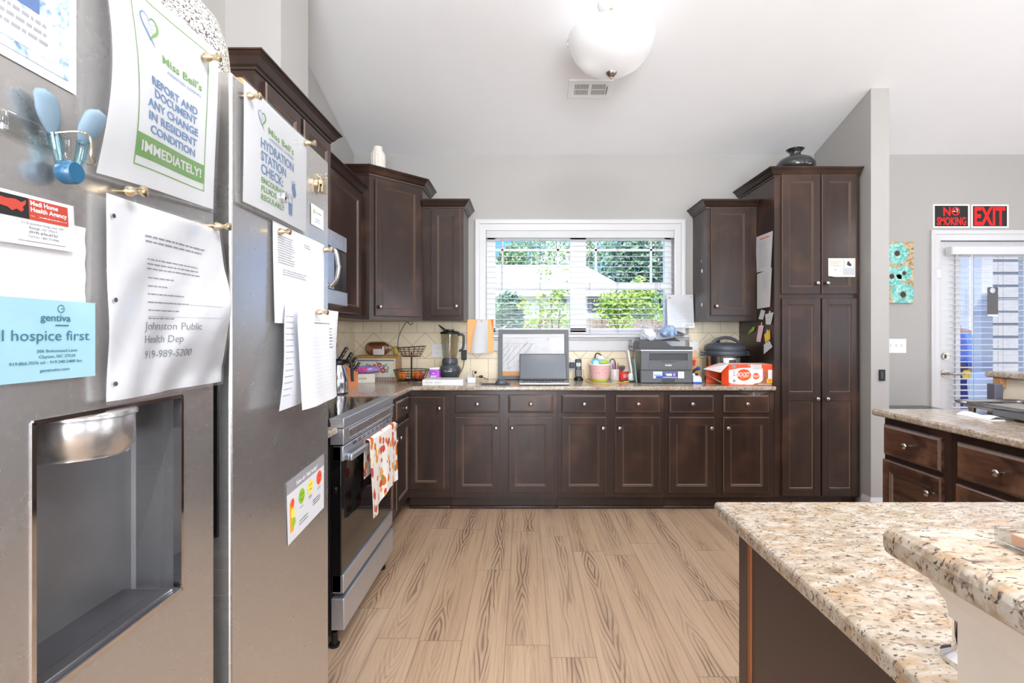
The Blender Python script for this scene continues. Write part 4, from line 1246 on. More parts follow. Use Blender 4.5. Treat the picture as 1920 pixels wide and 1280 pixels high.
# 3. portrait flyer at the top left
P = Sheet('photo_flyer', 'blue flowered memorial style flyer at the top left of the freezer door', 'flyer', FF, -.45, -.308, 1.547, 1.738, .0015)
P.t['label'] = 'blue flowered flyer with a portrait photo at the top left of the freezer door'
def _flo(t):
    o = t.coord(); n = t.noise(o, 90, 4, .6, .5)
    t.set(col=t.ramp(n, [(.3, lin((96, 118, 160))), (.45, lin((170, 194, 214))), (.6, lin((224, 232, 238))), (.7, lin((120, 160, 184)))]), rough=.4)
mat('flower_print', _flo)
pm('navy_print', (86, 112, 158), .5); pm('tan_print', (238, 190, 138), .5); pm('red_print', (232, 96, 84), .5)
P.pr('flower_border', 'flower_print', lambda mb: mb.quad(.006, .132, .010, .185))
def f(mb):
    mb.m(0).quad(.010, .098, .060, .180, .0004)
    mb.m(1).disc(.070, .150, .034, .0008, ry=.062)
    mb.m(2).quad(.0895, .098, .090, .180, .0008)
    mb.m(3).quad(.010, .120, .020, .056, .0004)
P.pr('portrait_print', ['navy_print', 'tan_print', 'red_print', 'white'], f)
P.pr('caption', 'ink_soft', lambda mb: lines(mb, .016, .114, .054, .028, 3, .0035, 9, .2), .0014)
# 4. agency magnet card
P = Sheet('business_card', 'white card magnet with a red and black home health banner', 'card', FF, -.408, -.317, 1.372, 1.421, .006, shape=lambda u, v: (u * .091 + .003 * (1 - v), v * .049 + .003 * u))
pm('banner_red', (176, 62, 46), .5)
def f(mb):
    mb.m(1).quad(.004, .0395, .0255, .0455); mb.m(0).quad(.0395, .083, .0255, .0455)
    mb.m(2); mb.text('Medi Home', .041, .0395, .0062, .0003, fit=.030, bold=.02); mb.text('Health Agency', .041, .0335, .0062, .0003, fit=.040, bold=.02)
    lines(mb, .041, .081, .0300, .0275, 1, .0010, 2, .0)
    mb.m(0).prism([(.006, .037), (.008, .042), (.018, .041), (.026, .042), (.032, .040), (.0365, .043), (.036, .039), (.033, .036), (.034, .033), (.031, .031), (.027, .033), (.022, .0305), (.018, .033), (.009, .034)], .0002, .0004)
P.pr('print', ['banner_red', 'sign_black', 'white'], f)
def f(mb):
    mb.text('51-D Johnson King Lane, SW', .054, .0205, .0034, align='CENTER', fit=.046); mb.text('Raleigh, NC 27615', .054, .0165, .0034, align='CENTER', fit=.030)
    mb.text('(919) 676-6733', .054, .0122, .0036, align='CENTER', fit=.031, bold=.01); mb.text('Toll Free 1-800-372-9446', .054, .0080, .0034, align='CENTER', fit=.034)
    mb.quad(.027, .078, .0040, .0045)
P.pr('address', 'ink', f)
# 5. hospice magnet
pm('hospice_blue', (146, 184, 196), .45, var=.04)
pm('teal_ink', (44, 104, 124), .6)
P = Sheet('hospice_magnet', 'light blue hospice magnet low on the freezer door', 'magnet sign', FF, -.430, -.288, 1.240, 1.322, .004, bulge=lambda u, v: .004 * max(0, u - .8) * 5 * .4, mt='hospice_blue')
def f(mb):
    mb.text('gentiva', .094, .0605, .0105, align='CENTER', fit=.0345, bold=.01)
    mb.disc(.100, .0735, .0042, r0=.0034, a0=.5, a1=6.0); mb.quad(.1, .1045, .0733, .0741)
    mb.quad(.093, .109, .0555, .0568)
    mb.text('Call hospice first', .134, .0405, .0150, align='RIGHT', fit=.120)
    mb.text('306 Boltomead Lane', .096, .0285, .0042, align='CENTER', fit=.046, bold=.01); mb.text('Clayton, NC 27520', .096, .0228, .0042, align='CENTER', fit=.042, bold=.01)
    mb.text('919.866.7076 tel - 919.340.2480 fax', .085, .0170, .0042, align='CENTER', fit=.080, bold=.01); mb.text('gentivahs.com', .093, .0090, .0042, align='CENTER', fit=.034, bold=.01)
P.pr('lettering', 'teal_ink', f)
# 6. added pale rippled sheet, stands in for blind stripes reflected in the door
P = Sheet('reflection_sheet', 'added white sheet standing in for reflected blinds behind the card and the hospice magnet', 'paper', FF, -.445, -.296, 1.316, 1.405, .0012, bulge=lambda u, v: .0006 * math.sin(v * 20))
# 7. hydration notice
P = Sheet('notice', 'white hydration check notice in a plastic sleeve on the right refrigerator door', 'notice', FF, .026, .305, 1.520, 1.733, .0025, mt='paper_bright', bulge=lambda u, v: .003 + .002 * math.sin(u * 4 + v * 2), n=12)
def f(mb):
    heart(mb, .066, .174, .030)
    mb.m(1); mb.text("Miss Bell's", .092, .1545, .0190, fit=.118, bold=.012)
    mb.m(0); mb.text('ASSISTED LIVING', .094, .1435, .0080, fit=.114)
    mb.text('HYDRATION', .060, .118, .0255, fit=.150, bold=.022); mb.text('STATION', .060, .094, .0255, fit=.110, bold=.022); mb.text('CHECK:', .060, .070, .0255, fit=.095, bold=.022)
    mb.m(1); mb.text('ENCOURAGE', .061, .0525, .0150, fit=.106, bold=.022); mb.text('FLUIDS', .061, .0365, .0150, fit=.062, bold=.022); mb.text('REGULARLY', .061, .0205, .0150, fit=.098, bold=.022)
    mb.m(0)
    mb.prism([(.181, .020), (.179, .060), (.1805, .060), (.1825, .021), (.196, .021), (.199, .060), (.2005, .060), (.1975, .020)], 0, .0001)
    mb.add([(.1815, .022, 0), (.1805, .046, 0), (.198, .046, 0), (.197, .022, 0)], [(3, 2, 1, 0)])
    mb.disc(.190, .0605, .0108, r0=.009, ry=.004)
    mb.prism([(.206, .064), (.199, .080), (.203, .092), (.214, .094), (.222, .072), (.214, .062)], 0, .0001)
    mb.disc(.2115, .094, .010, r0=.0082, ry=.004)
P.pr('print', ['blue_print', 'green_print'], f)
P.plate('plastic_sleeve', 'sleeve', (-.006, -.008, -.007, -.003), .0018)
# 8-10. typed sheets
P = Sheet('typed_sheet', 'plain typed sheet pinned under the hydration notice', 'paper', FF, .138, .412, 1.310, 1.512, .003, n=14,
          bulge=lambda u, v: .002 + .004 * (1 - v) ** 1.5 * (1 - u) + .001 * math.sin(u * 5) * (1 - v))
P.pr('print', 'ink_soft', lambda mb: lines(mb, .02, .10, .180, .120, 12, .0018, 5, .2))
P.pr('print', 'ink_soft', lambda mb: lines(mb, .15, .19, .182, .172, 2, .0018, 6))
P.pr('print', 'ink_soft', lambda mb: lines(mb, .04, .17, .112, .098, 3, .0016, 8, .2))
P = Sheet('handwritten_sheet', 'handwritten sheet curling out behind the ruled form', 'paper', FF, .158, .42, 1.140, 1.350, .011, n=14, mt='paper_cool',
          bulge=lambda u, v: .004 + .016 * (1 - v) * (1 - u) + .003 * math.sin(v * 5), shape=lambda u, v: (u * .27 - .050 * (1 - v) * (1 - u) + .02 * v * (1 - u), v * .21))
P.pr('handwriting', 'ink_soft', lambda mb: lines(mb, .006, .05, .190, .02, 14, .0016, 12, .3))
P = Sheet('ruled_form', 'ruled form with curled edges pinned lowest on the right refrigerator door', 'form', FF, .196, .436, 1.132, 1.346, .015, n=22,
          bulge=lambda u, v: .012 + .012 * (1 - v) * math.sin(u * PI) + .003 * math.sin(u * 9) + .004 * u * u * v + .02 * (1 - v) * (1 - u),
          shape=lambda u, v: (u * .24 - .02 * (1 - v) * (1 - u) - .012 * math.sin(v * PI) * u + .045 * max(0, v - .85) / .15 * max(0, .2 - u), v * .214 + .012 * u * (v < .01) * 0 - .02 * max(0, .2 - u) * max(0, v - .8) * 5))
def f(mb):
    for i in range(16): mb.quad(.03 if i % 3 else .01, .215, .020 + i * .0085, .0205 + i * .0085, n=10)
    for x in (.175, .208): mb.quad(x, x + .0005, .10, .17)
P.pr('rules', 'ink_faint', f)
P.pr('writing', 'ink', lambda mb: (lines(mb, .178, .205, .172, .120, 7, .0022, 15, .4), lines(mb, .09, .18, .186, .176, 1, .0016, 3, .0)))
# 11. feelings card
P = Sheet('feelings_card', 'small card with green, yellow and red faces low on the right door', 'card', FF, .206, .420, .845, .980, .0015, shape=lambda u, v: (u * .214 + .008 * (1 - v) * (1 - u), v * .135 + .012 * (u - .5)))
pm('face_green', (150, 196, 40), .5); pm('face_yellow', (238, 222, 96), .5); pm('face_red', (246, 84, 54), .5); pm('face_orange', (248, 168, 40), .5); pm('card_grey', (150, 148, 152), .5)
P.pr('header', 'card_grey', lambda mb: mb.quad(0, .214, .108, .135, n=2))
def f(mb): mb.text('How do I feel today?', .107, .114, .0145, align='CENTER', fit=.120, bold=.02, shear=.15)
P.pr('title', 'white', f, .0012)
def f(mb):
    for k, (x, y) in enumerate(((.076, .080), (.125, .084), (.180, .087))): mb.m(k).disc(x, y, .0165, n=28)
    mb.m(3).quad(.013, .031, .022, .086); mb.m(2).disc(.026, .083, .0095, .0003); mb.m(1).disc(.027, .060, .0105, .0003); mb.m(0).disc(.030, .040, .0095, .0003)
P.pr('face_prints', ['face_green', 'face_yellow', 'face_red', 'face_orange'], f)
def f(mb):
    for k, (x, y) in enumerate(((.076, .080), (.125, .084), (.180, .087))):
        for dx in (-.005, .005): mb.disc(x + dx, y + .005, .0014, .0006, n=10, ry=.0028)
        if k == 0: mb.disc(x, y + .001, .010, .0006, r0=.0088, a0=PI * 1.12, a1=PI * 1.88)
        if k == 1: mb.quad(x - .007, x + .007, y - .0065, y - .0050, .0006)
        if k == 2: mb.disc(x, y - .012, .007, .0006, r0=.0058, a0=PI * .15, a1=PI * .85)
        lines(mb, x - .012, x + .013, y - .020, y - .028, (1, 3, 2)[k], .0013, 20 + k, .2)
    lines(mb, .060, .110, .030, .016, 2, .002, 31, .1); lines(mb, .140, .195, .046, .030, 3, .002, 33, .3)
P.pr('print', 'ink', f)
# 12. small card
P = Sheet('contact_card', 'small white contact card at the top right of the refrigerator door', 'card', FF, .338, .417, 1.549, 1.599, .0015)
P.pr('print', ['green_print', 'ink_soft'], lambda mb: (mb.m(0).disc(.018, .034, .005), lines(mb.m(1), .030, .066, .036, .030, 1, .003, 8, .1), lines(mb.m(1), .02, .06, .02, .008, 2, .0016, 4)))

# push-pin magnets
PIN = [(0, 0), (.0065, 0), (.0065, .005), (.0048, .008), (.0035, .012), (.0045, .016), (.0066, .019), (.0066, .022), (.004, .0235), (0, .024)]
pins = [(-.093, 1.7066, .012, 'gold pin magnet holding the top right corner of the IMMEDIATELY notice'), (-.247, 1.4602, .010, 'gold pin magnet at the top left of the punched sleeve'),
        (-.0633, 1.4571, .010, 'gold pin magnet at the top right of the punched sleeve by the door gap'), (.0416, 1.7111, .0065, 'gold pin magnet at the top left corner of the hydration notice'),
        (.2949, 1.7236, .0065, 'gold pin magnet at the top right corner of the hydration notice'), (.4082, 1.4996, .006, 'gold pin magnet at the top right of the typed sheet'),
        (.1641, 1.4951, .006, 'gold pin magnet at the top left of the typed sheet'), (.3008, 1.3385, .032, 'gold pin magnet holding the ruled form')]
pm0 = None
for u, v, w, lb in pins:
    mm = FF @ Matrix.Translation((u, v, 0 if w < .03 else .0)) 
    if pm0 is None:
        mb = MB().lathe(PIN, (0, 0, 0), 18); mb.v = [Vector((p.x, p.y, p.z + w)) for p in mb.v]
    o = MB().lathe([(0, 0), (.003, 0), (.003, w)] + [(r_, z_ + w) for r_, z_ in PIN[1:]], n=18).build('pin_magnet', M['gold_metal'])
    o.matrix_world = mm; tag(o, lb, 'magnet', 'gold pin magnets on the refrigerator')
o = MB().lathe([(0, 0), (.003, 0), (.003, .007), (.011, .007), (.012, .012), (.010, .017), (0, .018)], n=24).build('round_magnet', M['chrome'])
o.matrix_world = FF @ Matrix.Translation((.1734, 1.5666, 0)); tag(o, 'round silver magnet on the lower part of the hydration notice', 'magnet')
# bulldog clip
t = thing('bulldog_clip', 'brass bulldog clip stuck near the upper right edge of the refrigerator door', 'clip', M=FF @ Matrix.Translation((.384, 1.656, 0)))
MB().lathe([(0, 0), (.012, 0), (.012, .004), (0, .004)], n=20).build('magnet_disc', M['gold_metal'], t, local=True)
j = MB().prism([(-.014, -.022), (.014, -.022), (.009, .004), (-.009, .004)], .006, .008).prism([(-.014, -.022), (.014, -.022), (.009, .004), (-.009, .004)], .014, .016)
j.cyl((-.011, .004, .011), (.011, .004, .011), .006, n=14)
j.build('jaws', M['gold_metal'], t, local=True)
for s_ in (-1, 1):
    MB().tube([Vector((0, .004, .011)) + Vector((.006 * math.cos(a), .008 + .007 + .007 * math.sin(a), s_ * (.008 + .004 * math.sin(a)))) for a in [i * 2 * PI / 16 for i in range(16)]], .0014, 6, closed=True).build('grip_ring', M['gold_metal'], t, local=True)
# blue bag clip with a clear hook
t = thing('bag_clip', 'blue and clear plastic bag clip stuck on the freezer door above the card magnet', 'clip', M=FF @ Matrix.Translation((-.334, 1.485, 0)))
pm('clip_grip', (112, 134, 150), .5); pm('clip_blue', (36, 88, 122), .25, coat=.3)
MB().box(-.060, .014, -.012, .012, .001, .009, bev=.004).build('magnet_base', M['clear'], t, local=True)
for k, (dx, w0, w1, lean) in enumerate(((-.013, .010, .014, -.010), (.013, .018, .036, .012))):
    def gfn(u, v, dx=dx, w0=w0, w1=w1, lean=lean):
        a = 2 * PI * u; q = v
        rad = .0135 * (math.sin(min(1, q * 1.6 + .18) * PI / 2)) * (1 if q < .72 else math.sqrt(max(0, 1 - ((q - .72) / .28) ** 2)) + .02)
        return (dx + lean * q + rad * math.cos(a), .004 + .042 * q, w0 + (w1 - w0) * q * .5 + rad * .4 * math.sin(a))
    MB().grid(gfn, 16, 12).build('grip', M['clip_grip'], t, local=True)
    MB().tube([(dx, .006, w0 + .002), (dx * .7, -.012, w0 + .002), (0 + dx * .3, -.026, w0 + .001)], lambda u: .0055 - .0015 * u, 8).build('clear_arm', M['clear_blue'], t, local=True)
MB().lathe([(.010, 0), (.012, .003), (.012, .013), (.010, .016), (.006, .016)], (0, -.030, .008), 20).build('jaw', M['clip_blue'], t, local=True)
MB().tube(spline([(-.012, .006, .010), (-.006, .010, .030), (.004, .008, .034), (.006, -.012, .034), (.018, -.016, .030), (.022, -.014, .016)]), .0011, 6).build('spring_wire', M['gold_metal'], t, local=True)
# things on top of the refrigerator
v = MB().lathe([(.05, 1.701), (.075, 1.72), (.096, 1.77), (.104, 1.83), (.098, 1.89), (.08, 1.94), (.05, 1.975), (.045, 1.985), (.05, 1.995)], (-.715, 1.03, 0), 36)
tag(v.build('speckled_vase', M['speckle']), 'black and white speckled round vase standing on the refrigerator', 'vase')
tag(MB().box(-.72, -.63, 1.13, 1.20, 1.7005, 1.862, bev=.003).build('cardboard_box', pm('cardboard', (206, 160, 100), .8)), 'small cardboard box on the refrigerator behind the right door', 'box')
# ================================================================ ON THE WORKTOP
ZC = .914
def at(px, py): Y = YC(py); return PX(px, Y), Y
# thermal carafes
pm('carafe_steel', (196, 196, 200), .16, 1.0, var=.02)
def carafe(x, y, h, r, label, rot=0):
    t = thing('thermal_carafe', label, 'carafe', (x, y, ZC), rot)
    MB().lathe([(r * .82, 0), (r, .004), (r * 1.02, h * .3), (r, h * .45), (r * .8, h * .68), (r * .62, h * .82), (r * .6, h * .84)], n=32).build('body', M['carafe_steel'], t, local=True)
    MB().lathe([(r * .9, -.0), (r * .95, .0), (r * 1.03, .006), (r * 1.0, .012)], (0, 0, .0002), n=32).build('base_ring', M['black'], t, local=True)
    MB().lathe([(r * .62, h * .83), (r * .66, h * .85), (r * .66, h * .93), (r * .5, h * .97), (r * .25, h * .985), (r * .2, h), (0, h)], n=28).build('lid', M['black'], t, local=True)
    MB().tube(spline([(r * .5, 0, h * .93), (r * 1.15, 0, h * .92), (r * 1.42, 0, h * .8), (r * 1.45, 0, h * .55), (r * 1.5, 0, h * .36)]), lambda u: .012 - .003 * u, 10).build('handle', M['black'], t, local=True)
carafe(-1.178, 3.20, .222, .062, 'stainless carafe with a black handle on the worktop beside the oven')
carafe(-1.335, 3.50, .34, .058, 'taller stainless carafe half hidden behind the shorter one', 2.2)
# knife block
t = thing('knife_block', 'orange brown wooden block full of black handled knives', 'knife block', (-1.285, 3.66, ZC), math.radians(24))
pm('block_wood', (196, 112, 40), .35, var=.14, vs=10, coat=.2)
sp = [(-.105, 0), (.055, 0), (.055, .105), (.022, .110), (-.105, .20)]
sp = [(.075, 0), (.075, .105), (.045, .118), (-.055, .195), (-.105, .16), (-.060, 0)]
mb = MB(); n = len(sp)
vs = [(x, s, z) for s in (-.055, .055) for x, z in sp]
mb.add(vs, [tuple(range(n)), tuple(range(n, 2 * n))[::-1]] + [(i, (i + 1) % n, n + (i + 1) % n, n + i) for i in range(n)])
Fk = Matrix.Rotation(-PI / 2, 4, 'Z')
kb = mb.build('block', M['block_wood'], t)
MB_ = MB().box(.0751, .0765, -.006, .022, .035, .052)
for v in mb.v: pass
# rebuild in the block's own axes: +x is the front
kb.data.clear_geometry(); 
me = kb.data; me.from_pydata(vs, [], mb.f); me.validate()
MB_.build('maker_plate', M['steel_plain'], t, local=True)
def khandle(x, y, z, L_, r, nm='knife'):
    d = Vector((.50, 0, .87))
    p = Vector((x, y, z))
    hb = MB()
    fr_ = frame(p, (0, 1, 0), d)
    hb.box(-r * .6, r * .6, 0, L_, -r, r, bev=r * .5, seg=3, M=fr_)
    o = hb.build(nm, M['black'], t, local=True)
    rv = MB()
    for q in (.2, .5, .8): rv.cyl(fr_ @ Vector((-r * .65, L_ * q, 0)), fr_ @ Vector((r * .65, L_ * q, 0)), .0022, n=8)
    rv.cyl(fr_ @ Vector((0, -.004, 0)), fr_ @ Vector((0, .006, 0)), r * .75, n=10)
    rv.build('rivets', M['steel_plain'], o, local=True)
for k in range(4): khandle(-.048 + .012 * 0, -.040 + k * .026, .192, .105, .0105)
for k in range(4): khandle(-.010, -.042 + k * .026, .160, .098, .0095)
for k in range(4): khandle(.024, -.040 + k * .025, .133, .085, .009)
for k in range(2): khandle(.055, -.020 + k * .04, .112, .07, .008, 'scissor_handle')
# pale wooden box and purple bag
pm('box_cream', (226, 220, 208), .55)
bx = PX(682, 4.02)
t = thing('food_carton', 'cream food carton lying flat under the purple bag', 'box', (-1.255, 3.98, ZC), math.radians(22))
MB().box(-.085, .075, -.05, .05, 0, .070, bev=.002).build('carton', M['box_cream'], t, local=True)
mb = MB(); mb.text('ZINFANDEL', -.07, .028, .022, .0004, M=fback(0, -.05, 0), fit=.085); lines(mb, -.02, .06, .022, .012, 1, .003, 3)
mb.v = [p if p.y < 1 else p for p in mb.v]
mb.text('o', .0, .03, .03, .0004, M=fright(.075, -.03, 0), bold=.03); mb.text('CELLARS', .022, .035, .012, .0004, M=fright(.075, -.03, 0), fit=.05)
mb.build('lettering', M['ink'], t, local=True)
pm('purple_bag', (168, 138, 204), .25, var=.15, vs=30, coat=.4); pm('pink_print', (226, 30, 120), .35)
t = thing('purple_bag', 'folded purple plastic bag with pink letters on the cream carton', 'bag', (-1.255, 3.98, ZC + .0705), math.radians(10))
def bfn(u, v):
    a = 2 * PI * u
    q = -1 + 2 * v
    e = math.sqrt(max(0, 1 - abs(q) ** 3)) if q < 0 else 1 - .25 * q
    r1 = .05 * e * (1 + .08 * math.sin(a * 5 + q * 6)); r2 = .030 * e * (1 + .12 * math.sin(a * 4 + q * 9))
    return (.115 * q, r1 * math.cos(a), .030 + r2 * math.sin(a) * (.98 if math.sin(a) > 0 else .98))
MB().grid(bfn, 28, 22).build('bag', M['purple_bag'], t, local=True)
mb = MB()
for k in range(4): mb.disc(-.075 + k * .03, .031, .012, .0, M=fback(0, -.0535, 0), r0=.006, ry=.020, n=20)
mb.build('pink_letters', M['pink_print'], t, local=True)
# bread box with painted flowers
t = thing('bread_box', 'wooden bread box with red and blue flowers painted on its front', 'bread box', (-1.19, 4.2, ZC))
pm('oak', (190, 146, 92), .4, var=.12, vs=14); pm('cream_panel', (214, 212, 194), .4); pm('slate_blue', (104, 116, 134), .5)
x0, x1, y0, y1, z0, z1 = -1.385, -1.04, 4.12, 4.30, ZC, 1.118
bb = MB().prism([(y0, z0), (y1, z0), (y1, z1), (y0 + .045, z1), (y0 + .012, z1 - .02)], x0, x1, M=Matrix(((0, 0, 1, 0), (1, 0, 0, 0), (0, 1, 0, 0), (0, 0, 0, 1))))
bb.build('case', M['oak'], t)
ang = (0, .012, z1 - .02 - z0)
Fb = frame((x0, y0 - .0005, z0), (1, 0, 0), (0, .012 / .184, 1))
dp_ = MB().panel(.010, .335, .030, .180, [(0, 0), (0, .004), (.008, .004), (.010, .002)], Fb).build('drop_front', M['cream_panel'], t)
fl = MB()
fl.m(0).quad(.022, .323, .160, .172, .0030, Fb); fl.quad(.022, .323, .0075, .026, .0030, Fb)
rr = random.Random(4)
for (u, v_, s_, k) in ((.150, .100, .024, 1), (.205, .128, .020, 1), (.235, .085, .024, 1), (.165, .120, .016, 1), (.205, .092, .020, 2), (.265, .080, .015, 2), (.128, .118, .014, 2), (.105, .125, .014, 2), (.24, .117, .013, 3), (.26, .128, .012, 4), (.120, .095, .012, 4), (.275, .105, .012, 4), (.185, .148, .009, 4), (.10, .105, .016, 1), (.075, .11, .014, 3)):
    for q in range(6):
        a = q * PI / 3 + u * 50
        fl.m(k).disc(u + s_ * .55 * math.cos(a), v_ + s_ * .55 * math.sin(a), s_ * .5, .0031 + q * .00002, Fb, 10)
    fl.m(5).disc(u, v_, s_ * .25, .0036, Fb, 10)
for k in range(14): fl.m(5).disc(.035 + k * .021, .0165, .007, .0033, Fb, 8, r0=.004)
pm('fl_red', (176, 70, 66), .5); pm('fl_teal', (96, 142, 150), .5); pm('fl_blue', (84, 96, 150), .5); pm('fl_green', (140, 158, 108), .5); pm('fl_dark', (80, 70, 80), .5)
fl.build('painted_flowers', [M['slate_blue'], M['fl_red'], M['fl_teal'], M['fl_blue'], M['fl_green'], M['cream_panel']], dp_)
# bread in its bag
t = thing('bread_loaf', 'loaf of brown bread in a clear bag on the bread box', 'bread', (-1.22, 4.215, 1.1185))
pm('crust', (150, 96, 56), .6, var=.2, vs=20)
def lf_(u, v):
    a = 2 * PI * u; q = -1 + 2 * v
    e = (1 - abs(q) ** 4) ** .5
    return (.098 * q, .052 * e * math.cos(a), .056 + (.052 if math.sin(a) > 0 else .052) * e * math.sin(a) * (1.0 + .06 * math.sin(a * 2)))
MB().grid(lf_, 24, 18).build('loaf', M['crust'], t, local=True)
def bg_(u, v):
    a = 2 * PI * u; q = -1 + 2 * v
    e = (1 - min(1, abs(q)) ** 4) ** .5 if q < .6 else max(.10, (1 - q) * 2.1 + .05)
    return (.105 * q + (.09 * max(0, q - .6)), .058 * e * math.cos(a) * (1 + .05 * math.sin(9 * a + 5 * q)), .058 + .058 * e * math.sin(a) * (1 + .03 * math.sin(7 * a)))
MB().grid(bg_, 28, 24).build('bag', M['bread_bag'], t, local=True)
pm('bag_label', (214, 206, 204), .4)
MB().grid(lambda u, v: (-.02 + .09 * u, -.0585 - .0035 + .012 * abs(u - .3) , .006 + .048 * v), 6, 4).build('label_band', M['bag_label'], t, local=True)
# two tier fruit basket with a banana hook
FX, FY = PX(771.5, 4.0), 4.0
t = thing('fruit_basket', 'two tier black wire fruit basket with a banana hook', 'basket', (FX, FY, ZC))
pm('wire_black', (30, 27, 28), .45, .2)
def ring(mb, r, z, rad, sq=1.0, dz=0): mb.tube([(r * math.cos(a), sq * r * math.sin(a), z + dz * math.cos(a)) for a in [i * 2 * PI / 36 for i in range(36)]], rad, 6, closed=True)
st_ = MB()
st_.cyl((0, .0, .012), (0, 0, .235), .0065, n=12)
st_.tube(spline([(-.105, .02, .24), (-.112, .02, .32), (-.09, .02, .40), (-.05, .02, .466), (-.032, .02, .474), (-.022, .02, .462), (-.012, .02, .452), (.002, .02, .462), (.006, .02, .474)]), .0028, 8)
for a in (0, PI / 2, PI, 3 * PI / 2): st_.tube([(.02 * math.cos(a), .02 * math.sin(a), .012), (.09 * math.cos(a), .09 * math.sin(a), .014), (.115 * math.cos(a), .115 * math.sin(a), .0036)], .003, 6)
st_.build('stand', M['wire_black'], t, local=True)
for nm, z0_, z1_, r0_, r1_ in (('lower_bowl', .016, .098, .105, .138), ('upper_bowl', .205, .278, .072, .112)):
    w_ = MB(); tl_ = -.007 if nm[0] == 'u' else 0
    ring(w_, r1_, z1_, .0034, dz=-tl_); 
    for k in (.25, .5, .75): ring(w_, r0_ + (r1_ - r0_) * k, z0_ + (z1_ - z0_) * k, .0016)
    ring(w_, r0_, z0_, .0028)
    for k in range(5): ring(w_, r0_ * (k + 1) / 6, z0_, .0014)
    for k in range(16):
        a = 2 * PI * k / 16
        w_.tube([(0.02 * math.cos(a), .02 * math.sin(a), z0_), (r0_ * math.cos(a), r0_ * math.sin(a), z0_), (r1_ * math.cos(a), r1_ * math.sin(a), z1_ - tl_ * math.cos(a))], .0018, 5)
    w_.build(nm, M['wire_black'], t, local=True)
def fruitmat(n, a, b, c_=None):
    def f(t):
        o = t.coord(); nz = t.noise(t.scale(o, (1, 1, .5)), 22, 3)
        st = [(.35, lin(a)), (.6, lin(b))] + ([(.75, lin(c_))] if c_ else [])
        t.set(col=t.ramp(nz, st), rough=.32); t.bump(t.noise(o, 300, 2), .08, .002)
    mat(n, f)
fruitmat('peach', (236, 160, 40), (206, 84, 44), (230, 190, 60)); fruitmat('orange', (244, 150, 40), (238, 124, 30)); fruitmat('apple_red', (230, 128, 46), (186, 66, 40))
def fruit(nm, lb, cat, x, y, z, r, m, fl_=.92):
    t = thing(nm, lb, cat, (x, y, z), group='fruit in the lower basket')
    MB().ball((0, 0, r * fl_), r, 24, (1, 1, fl_), fn=lambda d: 1 - .16 * max(0, d.z - .6) * 1.5).build('flesh', M[m], t, local=True)
    MB().cyl((0, 0, r * 1.62), (.003, 0, r * 1.9), .0016, n=6).build('stem', M['bark'], t, local=True)
fz_ = ZC + .020
fruit('apple', 'yellow and red apple at the left in the lower fruit basket', 'apple', FX - .062, FY - .035, fz_, .036, 'peach')
fruit('orange', 'orange at the back of the lower fruit basket', 'orange', FX + .022, FY + .045, fz_, .040, 'orange')
fruit('peach', 'red orange peach at the right in the lower fruit basket', 'peach', FX + .068, FY - .030, fz_, .039, 'apple_red')
pm('candy_red', (226, 82, 84), .4)
for k, (dx, dy, a) in enumerate(((-.045, -.02, .3), (.0, -.03, -.2), (.03, -.015, .1))):
    o = MB().box(-.018, .018, -.010, .010, 0, .008, bev=.003).build('snack_packet', M['candy_red'])
    o.location = (FX + dx, FY + dy, ZC + .2085); o.rotation_euler = (0, 0, a)
    tag(o, ('red snack packet at the left of the upper basket', 'middle red snack packet in the upper basket', 'red snack packet right of the middle one in the upper basket')[k], 'packet', 'red packets in the upper basket')
# yellow packet behind the basket on the bread box edge
pm('yellow_pack', (196, 170, 70), .4)
def yp(u, v):
    a = 2 * PI * u; q = -1 + 2 * v; e = (1 - q ** 4) ** .5 + .06
    return (.022 * e * math.cos(a), .018 * e * math.sin(a), .040 + .038 * q)
o = MB().grid(yp, 16, 10).build('snack_bag', M['yellow_pack']); o.location = (PX(742, 4.2), 4.21, 1.1185)
tag(o, 'yellow brown snack bag at the end of the bread box', 'snack bag')
# purple canister
cx_, cy_ = PX(815.5, 3.988), 3.988
t = thing('purple_canister', 'purple powder canister with a white lid beside the blender', 'canister', (cx_, cy_, ZC))
pm('purple', (182, 84, 206), .35, var=.1)
MB().box(-.041, .041, -.035, .035, 0, .100, bev=.012, seg=4).build('tub', M['purple'], t, local=True)
MB().box(-.038, .038, -.033, .033, .100, .119, bev=.006, seg=3).build('lid', M['white_plastic'], t, local=True)
lb = MB(); Fc = fback(0, -.0353, 0)
lb.m(0).disc(-.026, .073, .007, 0, Fc); lb.m(1); lines_ = [(-.018, .006, .071), (-.03, .022, .052), (-.03, .012, .045), (-.03, 0, .03)]
for a, b, z in lines_: lb.quad(a, b, z, z + .004, 0, Fc)
lb.m(2).quad(.006, .034, .008, .034, 0, Fc)
lb.build('label_print', [pm('label_blue', (40, 110, 214), .4), M['white'], pm('deep_purple', (104, 40, 150), .4)], t, local=True)
